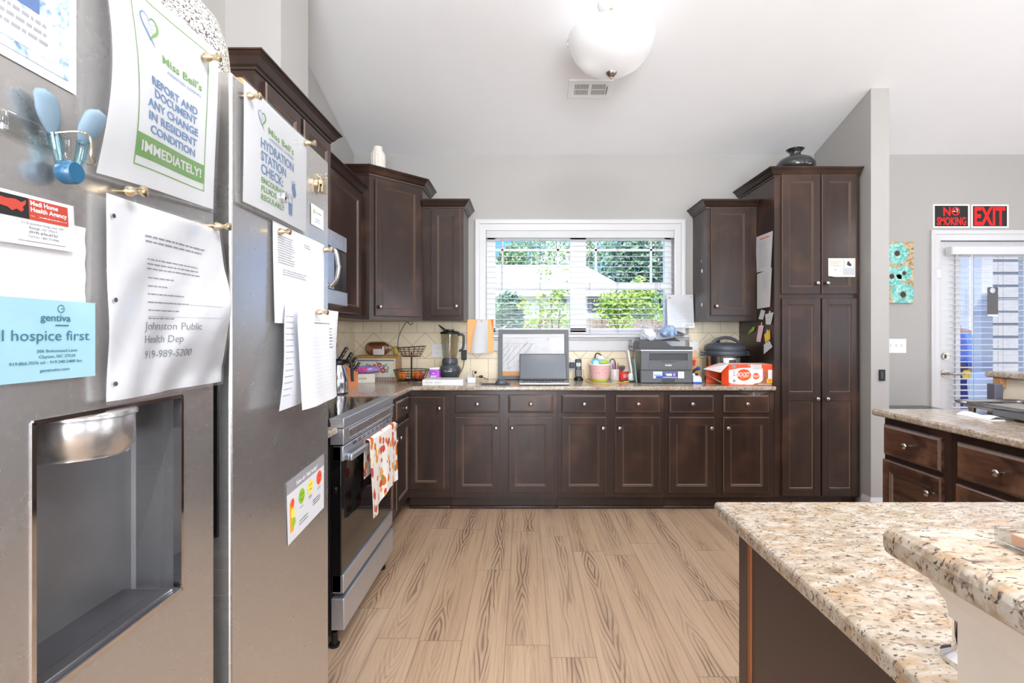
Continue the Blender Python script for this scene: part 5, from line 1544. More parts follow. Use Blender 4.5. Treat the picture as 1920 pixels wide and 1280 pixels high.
# blender
bx_, by_ = PX(843.5, 4.10), 4.10
t = thing('blender', 'dark grey countertop blender with a tall clear jar', 'blender', (bx_, by_, ZC))
pm('blender_grey', (66, 69, 73), .3, var=.03, coat=.2)
MB().lathe([(.088, 0), (.092, .006), (.086, .022), (.070, .030), (.072, .036), (.088, .070), (.092, .092), (.085, .112), (.068, .128), (.062, .138), (.066, .142)], n=40).build('motor_base', M['blender_grey'], t, local=True)
mb = MB().text('nutribullet', 0, .083, .016, .0005, align='CENTER', fit=.056, bold=.02)
mb.map(lambda p: (p[0], -.0905 + .0 + .004 * (abs(p[0]) / .03) ** 2, p[1])); mb.build('brand_lettering', M['white'], t, local=True)
kp = MB()
for k in range(6):
    a = -PI / 2 + (k - 2.5) * .24
    kp.box(-.007, .007, -.005, .005, -.001, .0015, bev=.001, M=Matrix.Translation((.0795 * math.cos(a), .0795 * math.sin(a), .118)) @ Matrix.Rotation(a + PI / 2, 4, 'Z') @ Matrix.Rotation(math.radians(48), 4, 'X'))
kp.build('buttons', M['mid_grey'], t, local=True)
MB().lathe([(.064, .141), (.066, .150), (.062, .178), (.056, .186)], n=36).build('jar_collar', M['blender_grey'], t, local=True)
jr = MB().lathe([(.052, .184), (.058, .20), (.068, .30), (.074, .375), (.0745, .385), (.0715, .385), (.0705, .375), (.065, .30), (.055, .20), (.049, .187)], n=40)
jr.build('jar', M['smoky'], t, local=True)
bl_ = MB()
for k in range(4):
    a = k * PI / 2 + .4
    bl_.add([(0, .004, .196), (.030 * math.cos(a), .030 * math.sin(a), .205), (.026 * math.cos(a + .3), .026 * math.sin(a + .3), .203)], [(0, 1, 2)])
bl_.cyl((0, 0, .186), (0, 0, .203), .009, n=14).build('blades', M['steel_plain'], t, local=True)
ld = MB().lathe([(.0755, .380), (.079, .384), (.079, .392), (.070, .400), (.035, .405), (.034, .418), (0, .418)], n=36)
lid_ = ld.build('lid', M['black'], t, local=True)
MB().tube(spline([(-.025, -.02, .400), (-.052, -.02, .424), (-.070, -.02, .438), (-.088, -.018, .452)]), lambda u: .012 - .008 * u, 8).build('lid_tab', M['black'], lid_, local=True)
MB().tube(spline([(.066, 0, .372), (.092, 0, .378), (.110, 0, .366), (.112, 0, .32), (.108, 0, .275), (.094, 0, .252), (.074, 0, .244)]), lambda u: .0105 - .003 * abs(u - .4), 10).build('handle', M['dark_grey'], t, local=True)
# wall outlets
def outlet(lb, px, py, plug=None, gang=1):
    x, z = PX(px, YB), PZ(py, YB); y = YB - .0085
    t = thing('wall_outlet', lb, 'outlet', (x, y, z), group='white outlets on the splashback')
    w = .035 * gang
    MB().box(-w, w, -.005, 0, -.058, .058, bev=.003).build('plate', M['white_plastic'], t, local=True)
    s = MB()
    for k in range(gang):
        for dz in (-.02, .02):
            for dx in (-.007, .006): s.box((k - (gang - 1) / 2) * .046 + dx, (k - (gang - 1) / 2) * .046 + dx + .002, -.0056, -.004, dz - .004, dz + .005)
    s.build('slots', M['ink'], t, local=True)
    return x, y, z
outlet('white double outlet plate on the tiles left of the blender', 825.5, 657, gang=2)
ox, oy, oz = outlet('white outlet with a black adapter right of the blender', 872, 657)
ot, oyt, ozt = outlet('white outlet with a dark plug between whiteboard and phone', 1077, 684)
t = thing('power_adapter', 'black power adapter plugged in right of the blender', 'adapter', (ox - .004, oy - .005, oz - .036))
MB().box(-.021, .021, -.040, -.0005, -.042, .042, bev=.006, seg=3).build('brick', M['black'], t, local=True)
MB().tube(spline([(0, -.02, -.042), (-.006, -.02, -.09), (-.025, -.03, -.14), (-.05, -.04, -.165), (-.07, -.05, -.168)]), .003, 6).build('cord', M['black'], t, local=True)
t = thing('wall_plug', 'small dark plug in the outlet beside the phone', 'plug', (ot - .015, oyt - .005, ozt))
MB().box(-.030, .014, -.030, -.0005, -.024, .024, bev=.006, seg=3).build('brick', M['dark_grey'], t, local=True)
mb = MB()
for k in (-1, 0, 1): mb.box(-.022 + .002, .006, -.0308, -.0300, k * .013 - .003, k * .013 + .003)
mb.build('vents', M['mid_grey'], t, local=True)
# binder
t = thing('binder', 'thick white binder with handwriting on its spine lying in front of the blender', 'binder', (PX(833, 3.84), 3.84, ZC))
MB().box(-.148, .153, -.09, .11, 0, .004, bev=.0015).box(-.148, .153, -.09, .11, .038, .042, bev=.0015).box(-.148, .153, -.092, -.086, 0, .042, bev=.002).build('cover', M['white_plastic'], t, local=True)
MB().box(-.140, .150, -.084, .10, .0045, .0375).build('pages', M['paper'], t, local=True)
mb = MB().text('Activity', -.13, .016, .021, .0004, M=fback(0, -.092, 0), fit=.060, shear=.2).text('helpers', -.058, .017, .016, .0004, M=fback(0, -.092, 0), fit=.055, shear=.2)
mb.build('spine_handwriting', M['ink_soft'], t, local=True)
tag(MB().box(PX(877, 3.95), PX(892, 3.95), 3.93, 3.97, ZC, ZC + .042, bev=.003).build('small_box', M['white_plastic']), 'tiny white box beside the right end of the binder', 'box')
# cable tangle
t = thing('cable_bundle', 'tangle of white and black charging cables by the wall', 'cables', (PX(886, 4.18), 4.18, ZC))
mb = MB(); rr = random.Random(3)
for k in range(9):
    rx = rr.uniform(.03, .06); dz = rr.uniform(.006, .05); ph = rr.uniform(0, 6)
    mb.tube([(rx * math.cos(a + ph) + rr.uniform(-.002, .002) - .01, .03 * math.sin(a + ph), .008 + dz * (.5 + .45 * math.sin(a * 1 + ph))) for a in [i * 2 * PI / 20 for i in range(18)]], .0032, 6)
mb.tube(spline([(-.06, 0, .01), (-.055, 0, .06), (-.03, 0, .10), (0, .0, .115)]), .0022, 6)
mb.build('white_cables', M['white_plastic'], t, local=True)
mb = MB().tube(spline([(.01, 0, .015), (.0, .01, .06), (.005, 0, .075), (-.005, 0, .08)]), .0018, 6).tube(spline([(0, -.01, .01), (.05, -.01, .03), (.09, 0, .02), (.13, -.01, .006)]), .003, 6)
mb.box(.015, .034, -.01, .01, .055, .075, bev=.003).box(.055, .085, -.015, .012, .018, .04, bev=.004)
mb.build('black_cables', M['black'], t, local=True)
# orange envelope and paper on the window casing
pm('manila_orange', (250, 186, 120), .6, var=.05)
pm('orange_edge', (246, 110, 30), .6)
Fe = fback(0, YB - .058, 0)
P = Sheet('orange_envelope', 'orange envelope taped under the left corner of the window', 'envelope', Fe, PX(877, 4.29), PX(926, 4.29), PZ(661, 4.29), PZ(599, 4.29), .0, mt='manila_orange', bulge=lambda u, v: .003)
P.pr('flap_edge', 'orange_edge', lambda mb: mb.add([(P.W * .90, P.Hh, 0), (P.W * .985, P.Hh, 0), (P.W * .975, P.Hh * .55, 0), (P.W * .955, P.Hh * .7, 0)], [(3, 2, 1, 0)]))
P = Sheet('note_paper', 'white handwritten note hanging over the orange envelope', 'paper', Fe, PX(883, 4.27), PX(915, 4.27), PZ(662, 4.27), PZ(600, 4.27), .012, bulge=lambda u, v: .004 + .012 * math.sin(u * 6) * (1 - v),
          shape=lambda u, v: (u * .1438 + .055 * v ** 1.2 * (1 - u) - .0 * u - .022 * u * v * 0, v * .279), mt='paper')
P.pr('writing', 'ink_faint', lambda mb: [mb.quad(.03, .11, .05 + k * .024, .0515 + k * .024, n=4) for k in range(8)])
tag(MB().cyl((PX(903, 4.26), 4.256, PZ(602, 4.25)), (PX(903, 4.26), 4.238, PZ(602, 4.25)), .005, n=12).build('push_pin', pm('pin_green', (120, 130, 60), .4)), 'tiny green push pin at the top of the handwritten note', 'pin')
# whiteboard
WBX0, WBX1 = PX(934.5, 4.26), PX(1066, 4.26)
ta = math.atan2(.075, .40)
t = thing('whiteboard', 'grey framed whiteboard calendar leaning against the window apron', 'whiteboard', M=Matrix.Translation((0, 4.222, ZC + .002)) @ Matrix.Rotation(-ta * .8, 4, 'X'))
Hb = .418
Fw = fback(0, -.012, 0)
fb = MB()
fw_ = .036
for a in ((WBX0, WBX0 + fw_, 0, Hb), (WBX1 - fw_, WBX1, 0, Hb)): fb.box(a[0], a[1], -.016, .004, a[2], a[3], bev=.003)
for a in ((0, .03), (Hb - .034, Hb)): fb.box(WBX0 + .001, WBX1 - .001, -.0155, .0035, a[0], a[1], bev=.003)
pm('board_frame', (96, 98, 100), .4, var=.03)
fb.build('frame', M['board_frame'], t, local=True)
MB().box(WBX0 + .02, WBX1 - .02, -.008, .002, .02, Hb - .02).build('board', pm('board_white', (204, 204, 208), .25, coat=.2), t, local=True)
MB().box(WBX0 + .034, WBX1 - .034, -.0095, -.0082, .030, .068).build('cork_strip', pm('cork', (214, 160, 110), .8), t, local=True)
mk = MB(); Fq = fback(0, -.0085, 0); xa = WBX0 + .04
for k, (a, b, c_, d) in enumerate(((.0, .245, .045, .29), (.03, .22, .075, .29), (.0, .13, .12, .285), (.06, .15, .20, .30), (.12, .14, .24, .30), (.03, .12, .07, .16), (.18, .20, .25, .30), (.0, .18, .03, .22), (.16, .27, .21, .315), (.14, .25, .18, .29))):
    dx, dz = c_ - a, d - b; L_ = math.hypot(dx, dz); nx, nz = -dz / L_ * .0011, dx / L_ * .0011
    mk.add([(xa + a + nx, b + nz, 0), (xa + a - nx, b - nz, 0), (xa + c_ - nx, d - nz, 0), (xa + c_ + nx, d + nz, 0)], [(0, 1, 2, 3)], M=Fq)
mk.quad(xa, xa + .27, .30, .3012, 0, Fq); mk.quad(xa + .08, xa + .20, .345, .3462, 0, Fq); mk.quad(xa, xa + .1, .362, .3632, 0, Fq)
for k in range(6): mk.quad(xa + .045 * k, xa + .045 * k + .0008, .10, .30, 0, Fq)
mk.text('Medications', xa + .035, .098, .010, 0, Fq, fit=.035); mk.text('Bday', xa + .037, .086, .010, 0, Fq, fit=.018); mk.text('Doctor', xa + .004, .205, .010, 0, Fq, fit=.028)
mk.disc(xa + .375, .338, .004, 0, Fq)
mk.build('marker_writing', M['ink'], t, local=True)
# laptop
lx, ly = PX(1019.5, 3.86), 3.86
t = thing('laptop', 'open silver laptop with a blank grey screen on the worktop', 'laptop', (lx, ly, ZC))
MB().box(-.187, .187, -.115, .115, .004, .018, bev=.005, seg=3).build('base', pm('laptop_silver', (206, 206, 208), .3, .7), t, local=True)
mb = MB()
for r_ in range(5):
    for c_ in range(13): mb.box(-.160 + c_ * .0248, -.160 + c_ * .0248 + .021, .085 - r_ * .019 - .016, .085 - r_ * .019, .018, .0192)
mb.build('keyboard', M['dark_grey'], t, local=True)
MB().box(-.05, .05, -.10, -.035, .0181, .0184).build('trackpad', M['mid_grey'], t, local=True)
Mscr = Matrix.Translation((0, .112, .018)) @ Matrix.Rotation(-math.radians(14), 4, 'X')
sc = MB(); sc.box(-.186, .186, 0, .007, .004, .212, bev=.003, M=Mscr)
scr = sc.build('screen_lid', M['dark_grey'], t, local=True)
MB().box(-.178, .178, -.0008, .0, .016, .204, M=Mscr).build('screen', pm('screen_grey', (84, 90, 101), .3, coat=.15, var=.02), scr, local=True)
# mouse and pad
mx, my = PX(940, 3.82), 3.82
tag(MB().box(PX(903, 3.82), PX(956, 3.82), 3.755, 3.90, ZC, ZC + .003, bev=.001).build('mouse_pad', pm('pad_grey', (84, 86, 100), .7)), 'thin dark grey mouse pad on the worktop beside the laptop', 'mouse pad')
t = thing('computer_mouse', 'dark grey computer mouse on the mouse pad', 'mouse', (mx, my, ZC + .0032), .15)
MB().ball((0, 0, 0), .048, 24, (1.0, .66, .78), fn=lambda d: 1.0 if d.z > 0 else (1 - .0)).build('shell', pm('mouse_grey', (76, 82, 92), .3, coat=.2), t, local=True)
for o in t.children:
    for v_ in o.data.vertices: v_.co.z = max(0.0, v_.co.z)
MB().box(-.03, -.012, -.003, .003, .030, .0375, bev=.002).build('wheel', M['black'], t, local=True)
# cordless phone
t = thing('cordless_phone', 'black cordless phone standing in its charging cradle', 'phone', (PX(1085, 4.18), 4.18, ZC))
MB().lathe([(.036, 0), (.038, .008), (.032, .022), (.024, .026)], n=28, sx=1.0, sy=.9).build('cradle', M['black'], t, local=True)
Mp = Matrix.Translation((0, .005, .018)) @ Matrix.Rotation(-math.radians(10), 4, 'X')
hs = MB(); hs.box(-.026, .026, -.011, .013, 0, .158, bev=.010, seg=4, M=Mp); hs = hs.build('handset', pm('phone_black', (44, 48, 52), .4), t, local=True)
MB().box(-.019, .019, -.0122, -.011, .095, .125, M=Mp).build('display', pm('lcd', (176, 190, 186), .3), hs, local=True)
kb_ = MB()
for r_ in range(4):
    for c_ in (-1, 0, 1): kb_.box(c_ * .014 - .005, c_ * .014 + .005, -.0122, -.0108, .018 + r_ * .013, .025 + r_ * .013, M=Mp)
kb_.disc(0, .083, .0075, .0, M=Mp @ fback(0, -.0118, 0), r0=.005)
kb_.build('keys', pm('key_grey', (150, 152, 156), .5), hs, local=True)
# pink basket
t = thing('pink_basket', 'pink plastic basket with a white rim and green base holding odds and ends', 'basket', (PX(1124.5, 4.14), 4.14, ZC))
pm('pink', (240, 192, 190), .4, var=.02); pm('lime', (206, 216, 96), .4)
MB().lathe([(0, .022), (.068, .022), (.072, .02), (.090, .128), (.087, .128), (.069, .028), (0, .026)], n=36).build('bowl', M['pink'], t, local=True)
MB().lathe([(.086, .126), (.095, .127), (.097, .133), (.094, .138), (.087, .137)], n=36).build('rim', M['white_plastic'], t, local=True)
MB().lathe([(0, 0), (.066, 0), (.069, .004), (.0715, .024), (.066, .024)], n=36).build('base', M['lime'], t, local=True)
ho = MB()
for a_, z in ((-2.3, .10), (-2.05, .07), (-1.15, .10), (-1.2, .07), (-1.8, .065), (-1.4, .095)):
    r_ = .0695 + (z - .02) * .165; ho.ball((r_ * math.cos(a_), r_ * math.sin(a_), z), .0045, 8)
ho.build('vent_holes', pm('hole_brown', (150, 110, 100), .6), t, local=True)
bx0, by0 = PX(1124.5, 4.14), 4.14
pm('tape_blue', (62, 172, 212), .4); pm('cream', (236, 230, 214), .5); pm('bright_green', (164, 210, 50), .4)
t = thing('tape_roll', 'bright blue tape dispenser roll standing in the pink basket', 'tape', (bx0 - .036, by0 - .03, ZC + .030))
MB().cyl((0, -.012, .118), (0, .012, .118), .034, n=30).box(-.012, .012, -.010, .010, 0, .09).build('body', M['tape_blue'], t, local=True)
MB().cyl((0, -.014, .118), (0, -.0121, .118), .019, n=24).build('core', M['cream'], t, local=True)
t = thing('green_tray', 'lime green plastic piece lying across the pink basket', 'plastic piece', (bx0 + .036, by0 - .01, ZC + .030))
MB().box(-.042, .042, -.02, .02, .112, .132, bev=.008, M=Matrix.Rotation(-.06, 4, 'Y')).box(-.012, .012, -.012, .012, .0, .11).build('body', M['bright_green'], t, local=True)
o = MB().ball((0, 0, .155), .026, 14, (1.3, .8, .75), fn=lambda d: 1 + .12 * math.sin(d.x * 9 + d.z * 7)).cyl((0, 0, 0), (0, 0, .14), .008, n=8).build('white_wipe', M['white']); o.location = (bx0 + .015, by0 + .026, ZC + .028)
tag(o, 'crumpled white wipe poking out of the pink basket', 'wipe')
o = MB().tube(spline([(-.02, 0, .0), (-.024, 0, .10), (-.026, 0, .165), (-.012, 0, .192), (.012, 0, .185), (.030, 0, .160), (.040, 0, .135)]), .0052, 8).build('black_strap', M['black']); o.location = (bx0 - .004, by0 + .060, ZC + .029)
tag(o, 'black looped strap sticking up at the back of the pink basket', 'strap')
# pencil cup with pens
t = thing('pencil_cup', 'off white pencil cup between the two baskets', 'cup', (PX(1152.5, 4.2), 4.2, ZC))
pm('cup_white', (226, 222, 216), .3)
cup = MB().lathe([(0, 0), (.036, 0), (.039, .004), (.037, .085), (.0345, .090), (.0325, .088), (.035, .008), (0, .006)], n=28); cup.build('cup', M['cup_white'], t, local=True)
pxc = PX(1152.5, 4.2)
for nm, lb, dx, dy, lean, L_, c_, r_ in (('pen', 'blue and white pen in the pencil cup', -.018, -.01, -.05, .125, (70, 110, 200), .0045), ('pen', 'pink pen in the pencil cup', -.004, -.012, -.02, .118, (232, 120, 160), .0042),
                                ('pen', 'dark pen in the pencil cup', .008, .01, .03, .138, (50, 50, 60), .004), ('marker', 'red marker in the pencil cup', .016, -.006, .12, .132, (236, 70, 40), .0052), ('pencil', 'pale green pencil in the pencil cup', .020, .01, .15, .14, (214, 226, 200), .0038)):
    o = MB().cyl((0, 0, 0), (lean * L_, 0, L_ * .8), r_, n=10).cyl((lean * L_, 0, L_ * .8), (lean * L_ * 1.1, 0, L_), r_ * .95, r_ * .6, n=10).build(nm, pm('pen_%d_%d_%d' % c_, c_, .35)); o.location = (pxc + dx * .6, 4.2 + dy, ZC + .009)
    tag(o, lb, 'pen', 'pens in the white cup')
t = thing('toothbrush_holder', 'navy hooked plastic stick standing in the pencil cup', 'stick', (pxc - .006, 4.205, ZC + .009)); t.name = 'hooked_stick'; WM[t.name] = t.matrix_world.copy()
MB().tube(spline([(.006, 0, 0), (.008, 0, .10), (.008, 0, .145), (-.004, 0, .162), (-.020, 0, .160), (-.030, 0, .148)]), .0045, 8).build('rod', pm('navy', (58, 66, 130), .35), t, local=True)
MB().cyl((-.030, 0, .150), (-.032, 0, .136), .0055, n=10).build('tip', pm('green_tip', (70, 150, 90), .4), t, local=True)
# grey stapler, red basket and contents
o = MB().box(-.030, .030, -.012, .012, 0, .115, bev=.006, seg=3).build('grey_case', pm('stapler_grey', (136, 130, 124), .4))
MB().box(-.022, .022, -.0135, -.012, .075, .105, bev=.002).build('face_plate', M['mid_grey'], o)
o.location = (PX(1164, 4.28), 4.285, ZC); o.rotation_euler = (0, 0, math.radians(8))
tag(o, 'small grey plastic case standing behind the red basket', 'case')
t = thing('red_basket', 'small red slotted plastic basket', 'basket', (PX(1175, 4.2), 4.2, ZC))
pm('red', (236, 62, 48), .4)
rb = MB()
def rfn(u, v, s=1.0):
    a = 2 * PI * u; e = 4
    c_, s_ = math.cos(a), math.sin(a)
    k = (abs(c_) ** e + abs(s_) ** e) ** (-1 / e)
    return (c_ * k * (.056 + .008 * v) * s, s_ * k * (.038 + .005 * v) * s, .001 + .070 * v)
rb.grid(rfn, 32, 4); rb.grid(lambda u, v: rfn(u, 1 - v, .94), 32, 4); rb.box(-.05, .05, -.034, .034, .001, .004)
rb.tube([rfn(i / 32, 1) for i in range(32)], .003, 6, closed=True)
rb.build('tub', M['red'], t, local=True)
sl2 = MB()
for k in range(8): sl2.box(-.035 + k * .009, -.031 + k * .009, -.0425, -.040, .022, .052)
sl2.build('slots', M['cream'], t, local=True)
o = MB().ball((0, 0, .052), .03, 16, (1.3, .9, 1.2), fn=lambda d: 1 + .18 * math.sin(d.x * 7 + 2 * d.z) * math.cos(d.y * 6)).cyl((0, 0, 0), (0, 0, .03), .02, n=10).build('crumpled_tissue', M['white']); o.location = (PX(1177, 4.2), 4.2, ZC + .006)
tag(o, 'crumpled white tissue in the red basket', 'tissue')
o = MB().cyl((-.02, 0, 0), (-.03, 0, .095), .002, n=6).cyl((-.01, .01, 0), (.0, .01, .105), .002, n=6).ball((0, .01, .105), .004, 8).ball((-.03, 0, .095), .004, 8).build('skewers', M['ink']); o.location = (PX(1172, 4.2), 4.2, ZC + .006)
tag(o, 'dark thin sticks poking out of the red basket', 'sticks')
t = thing('white_bottle', 'small white squeeze bottle standing in front of the red basket', 'bottle', (PX(1182.5, 4.03), 4.03, ZC + .0121))
MB().lathe([(.018, 0), (.021, .004), (.021, .045), (.016, .054), (.010, .058), (0, .058)], n=24).build('body', M['white_plastic'], t, local=True)
t = thing('black_stand', 'flat black pen tray under the white bottle', 'tray', (PX(1178, 4.03), 4.03, ZC))
MB().box(-.062, .058, -.03, .03, 0, .012, bev=.004).build('tray', M['black'], t, local=True)
MB().box(-.038, .0, -.0305, -.0300, .003, .009).build('yellow_stripe', pm('yellow', (246, 190, 30), .4), t, local=True)
cbl = spline([(PX(1087, 4.25), 4.27, ZC + .055), (PX(1094, 4.25), 4.27, ZC + .08), (PX(1095, 4.25), 4.25, ZC + .04), (PX(1097, 4.12), 4.12, ZC + .008), (PX(1102, 4.0), 4.0, ZC + .004), (PX(1113, 3.88), 3.88, ZC + .004), (PX(1130, 3.82), 3.82, ZC + .004), (PX(1150, 3.84), 3.84, ZC + .004), (PX(1160, 3.94), 3.94, ZC + .004), (PX(1176, 3.97), 3.98, ZC + .004)])
tag(MB().tube(cbl, .0028, 6).build('yellow_cable', M['yellow']), 'yellow cable snaking across the worktop in front of the pink basket', 'cable')
# folders and papers left of the printer
pm('teal', (126, 178, 168), .5)
for k, (nm, lb, x, dx, m_, h_, yy) in enumerate((('paper_stack', 'white upright papers leaning beside the printer', 1184, .035, 'white', .255, 4.06), ('teal_folder', 'teal folder leaning against the side of the printer', 1191.5, .02, 'teal', .185, 3.99))):
    x_ = PX(x, yy)
    Mx = Matrix.Translation((x_, yy, ZC)) @ Matrix.Rotation(-math.radians(9 - 3 * k), 4, 'Y')
    o = MB().box(-.0, .012 if k == 0 else .006, -.04, .048, .002, h_, bev=.001, M=Mx).build(nm, M[m_]); tag(o, lb, 'papers' if k == 0 else 'folder')
# letter trays behind the printer
t = thing('letter_tray', 'stack of silver grey letter trays behind the printer', 'trays', (PX(1200, 4.2), 4.22, ZC))
x0 = PX(1186, 4.12)
for k in range(3):
    z = 1.165 + k * .030
    MB().box(x0, x0 + .26, 4.12, 4.262, z, z + .006, bev=.002).box(x0, x0 + .004, 4.12, 4.262, z, z + .022).build('tray', pm('tray_grey', (178, 180, 186), .35, .3), t)
MB().box(x0 + .045, x0 + .25, 4.14, 4.26, ZC, 1.165).build('carton_below', M['white_plastic'], t)
# printer
QX0, QX1, QY0 = PX(1201.5, 3.90), PX(1299, 3.90), 3.90
t = thing('printer', 'dark grey laser printer with document feeder on the worktop', 'printer', ((QX0 + QX1) / 2, QY0, ZC))
QW = QX1 - QX0; z = lambda py: PZ(py, 3.90)
pm('printer_grey', (98, 101, 104), .4, var=.02); pm('printer_dark', (66, 67, 69), .45, var=.02)
zt, zm, zs = z(645), z(657), z(716.5)
b_ = MB().box(QX0, QX1, QY0 + .012, 4.108, ZC + .003, z(655), bev=.008, seg=3)
b_.box(QX0 + .002, QX1 - .002, QY0 + .004, QY0 + .02, ZC + .004, z(694) - .001, bev=.004)
Z1, Z2 = z(675.5), z(663)
hx0, hx1 = PX(1217.5, 3.9), PX(1289, 3.9)
b_.box(QX0 + .002, hx0, QY0, QY0 + .02, z(693.5), z(657), bev=.003).box(hx1, QX1 - .002, QY0, QY0 + .02, z(693.5), z(657), bev=.003)
b_.box(hx0 - .002, hx1 + .002, QY0, QY0 + .02, z(693.5), Z1, bev=.003).box(hx0 - .002, hx1 + .002, QY0, QY0 + .02, Z2, z(657), bev=.003)
b_.build('body', M['printer_grey'], t)
MB().box(hx0, hx1, QY0 + .0105, QY0 + .0119, Z1, Z2).box(hx0 + .01, hx1 - .035, QY0 + .004, QY0 + .012, Z1, Z1 + .010).build('output_slot', M['printer_dark'], t)
MB().panel(PX(1216.5, 3.9), PX(1290, 3.9), z(690.5), z(678.5), [(0, 0), (.001, .0012), (.003, .0012), (.0035, .0004)], fback(0, QY0, 0)).build('tray_flap', M['printer_grey'], t)
MB().box(QX0 - .002, QX1 + .002, QY0 - .004, 4.108, z(658), z(655.5), bev=.002).build('scanner_edge', M['steel_plain'], t)
ad = MB()
pr_ = [(PX(1198.5, 3.9), z(655)), (PX(1299, 3.9), z(655)), (PX(1299, 3.9), z(651.5)), (PX(1297, 3.9), z(650)), (PX(1263, 3.9), z(650)), (PX(1256, 3.9), z(646.5)), (PX(1248, 3.9), z(640)), (PX(1243, 3.9), z(638.5)), (PX(1203, 3.9), z(638.5)), (PX(1200, 3.9), z(640)), (PX(1198.5, 3.9), z(644))]
ad.prism([(x, -q) for x, q in pr_], QY0 + .004, 4.104, M=Matrix(((1, 0, 0, 0), (0, 0, 1, 0), (0, -1, 0, 0), (0, 0, 0, 1))))
ad.build('document_feeder', M['printer_dark'], t)
ft_ = MB().add([(PX(1246, 4.0), 3.96, z(638.5)), (PX(1272, 4.0), 3.96, z(639)), (PX(1272, 4.0), 4.10, z(633)), (PX(1246, 4.0), 4.10, z(637)), (PX(1246, 4.0), 3.96, z(639.5)), (PX(1272, 4.0), 3.96, z(640)), (PX(1272, 4.0), 4.10, z(634.5)), (PX(1246, 4.0), 4.10, z(638.5))], [(0, 1, 2, 3), (7, 6, 5, 4), (0, 4, 5, 1), (1, 5, 6, 2), (2, 6, 7, 3), (3, 7, 4, 0)])
ft_.build('feeder_tray', M['printer_dark'], t)
Fpr = fback(0, QY0 - .0003, 0)
MB().text('brother', PX(1253.5, 3.9), z(686), .022, .0016, Fpr, 'CENTER', fit=.050, bold=.03).build('brand_lettering', M['white'], t)
MB().box(PX(1241, 3.9), PX(1265.5, 3.9), QY0 + .0015, QY0 + .0038, z(716), z(710), bev=.001).box(PX(1240, 3.9), PX(1266, 3.9), QY0 - .002, QY0 + .004, z(678.5), z(677.2)).build('pull_recess', M['printer_dark'], t)
Fst = fback(0, QY0 + .0036, 0); sx = lambda p: PX(p, 3.9)
st = MB()
st.m(0).quad(sx(1225), sx(1283), z(709), z(696.5), 0, Fst); st.m(1).quad(sx(1242), sx(1271.5), z(709), z(696.5), .0003, Fst)
st.m(1).quad(sx(1230), sx(1242), z(709), z(705), .0003, Fst); st.m(4).quad(sx(1226), sx(1241), z(705), z(702), .0003, Fst)
st.m(2).quad(sx(1243), sx(1270), z(708), z(706.5), .0006, Fst); st.m(2).text('Save 50% | Save 2nd cartridge', sx(1257), z(698.8), .0075, .0006, Fst, 'CENTER', fit=.105)
st.m(0).quad(sx(1250), sx(1260), z(704.5), z(700.2), .0006, Fst); st.m(3).disc(sx(1264.5), z(702.3), .011, .0006, Fst); st.m(2).quad(sx(1247.5), sx(1250), z(702.5), z(700), .0006, Fst)
st.m(5); 
for k in range(4): st.quad(sx(1273), sx(1280 - k % 2), z(699.4 + k * 2.4), z(698.8 + k * 2.4), .0006, Fst)
for k in range(2): st.quad(sx(1226), sx(1239), z(699.6 + k * 2), z(699 + k * 2), .0006, Fst)
st.build('sales_sticker', [M['white'], pm('sticker_blue', (30, 84, 176), .4), M['yellow'], pm('sticker_pink', (236, 140, 190), .4), pm('sticker_sky', (150, 178, 226), .4), M['ink_faint']], t)
# bags and papers on the printer
pm('bag_clearish', (232, 236, 242), .2, var=.06, vs=40, coat=.4); pm('bag_blue', (150, 174, 206), .25, var=.25, vs=30, coat=.3)
def crumple(name, lb, cat, x, y, zb, rx, ry, rz_, m, seed, group=None):
    r = random.Random(seed); ph = [r.uniform(0, 6) for _ in range(6)]
    def fn(d): return 1 + .13 * math.sin(d.x * 7 + ph[0] + d.z * 3) + .10 * math.sin(d.y * 9 + ph[1] + d.x * 5) + .07 * math.sin(d.z * 13 + ph[2] + d.x * 11)
    mb = MB().ball((0, 0, 0), 1, 36, fn=fn)
    zs_ = [p.z for p in mb.v]; lo = min(zs_)
    mb.map(lambda p: (p[0] * rx, p[1] * ry, max(0, (p[2] + .75) * rz_)))
    o = mb.build(name, m); o.location = (x, y, zb); tag(o, lb, cat, group); return o
ztop = z(638.5) + .0005
crumple('clear_bag', 'white crumpled bag on the left of the document feeder', 'bag', PX(1216, 4.03), 4.03, ztop, .058, .055, .052, M['bag_clearish'], 5)
crumple('blue_packet', 'crumpled blue and white packet on top of the printer', 'packet', PX(1252, 4.06), 4.045, z(632.5), .058, .045, .055, M['bag_blue'], 8)
t = thing('paper_pile', 'loose white papers drooping over the right side of the printer top', 'papers', (PX(1268, 4.1), 4.1, ztop))
for k in range(4):
    MB().grid(lambda u, v: (PX(1226, 4.1) + .035 * k * .3 + .26 * u, 4.165 + .08 * v, ztop + .055 + .012 * k - .055 * max(0, u - .4) ** 1.5 * (1 + k * .2) + .004 * math.sin(u * 9 + k)), 12, 4).build('sheet', M[('paper', 'bag_clearish', 'paper_cool', 'paper')[k]], t)
MB().box(PX(1212, 4.15), PX(1262, 4.15), 4.166, 4.25, 1.249, ztop + .052, bev=.004).build('folded_stack', M['paper_cool'], t)
mb = MB().text('REFILLS', PX(1268, 4.1), ztop - .004, .014, 0, fback(0, 4.163, 0), fit=.05, bold=.02); mb.build('red_lettering', M['red'], t)
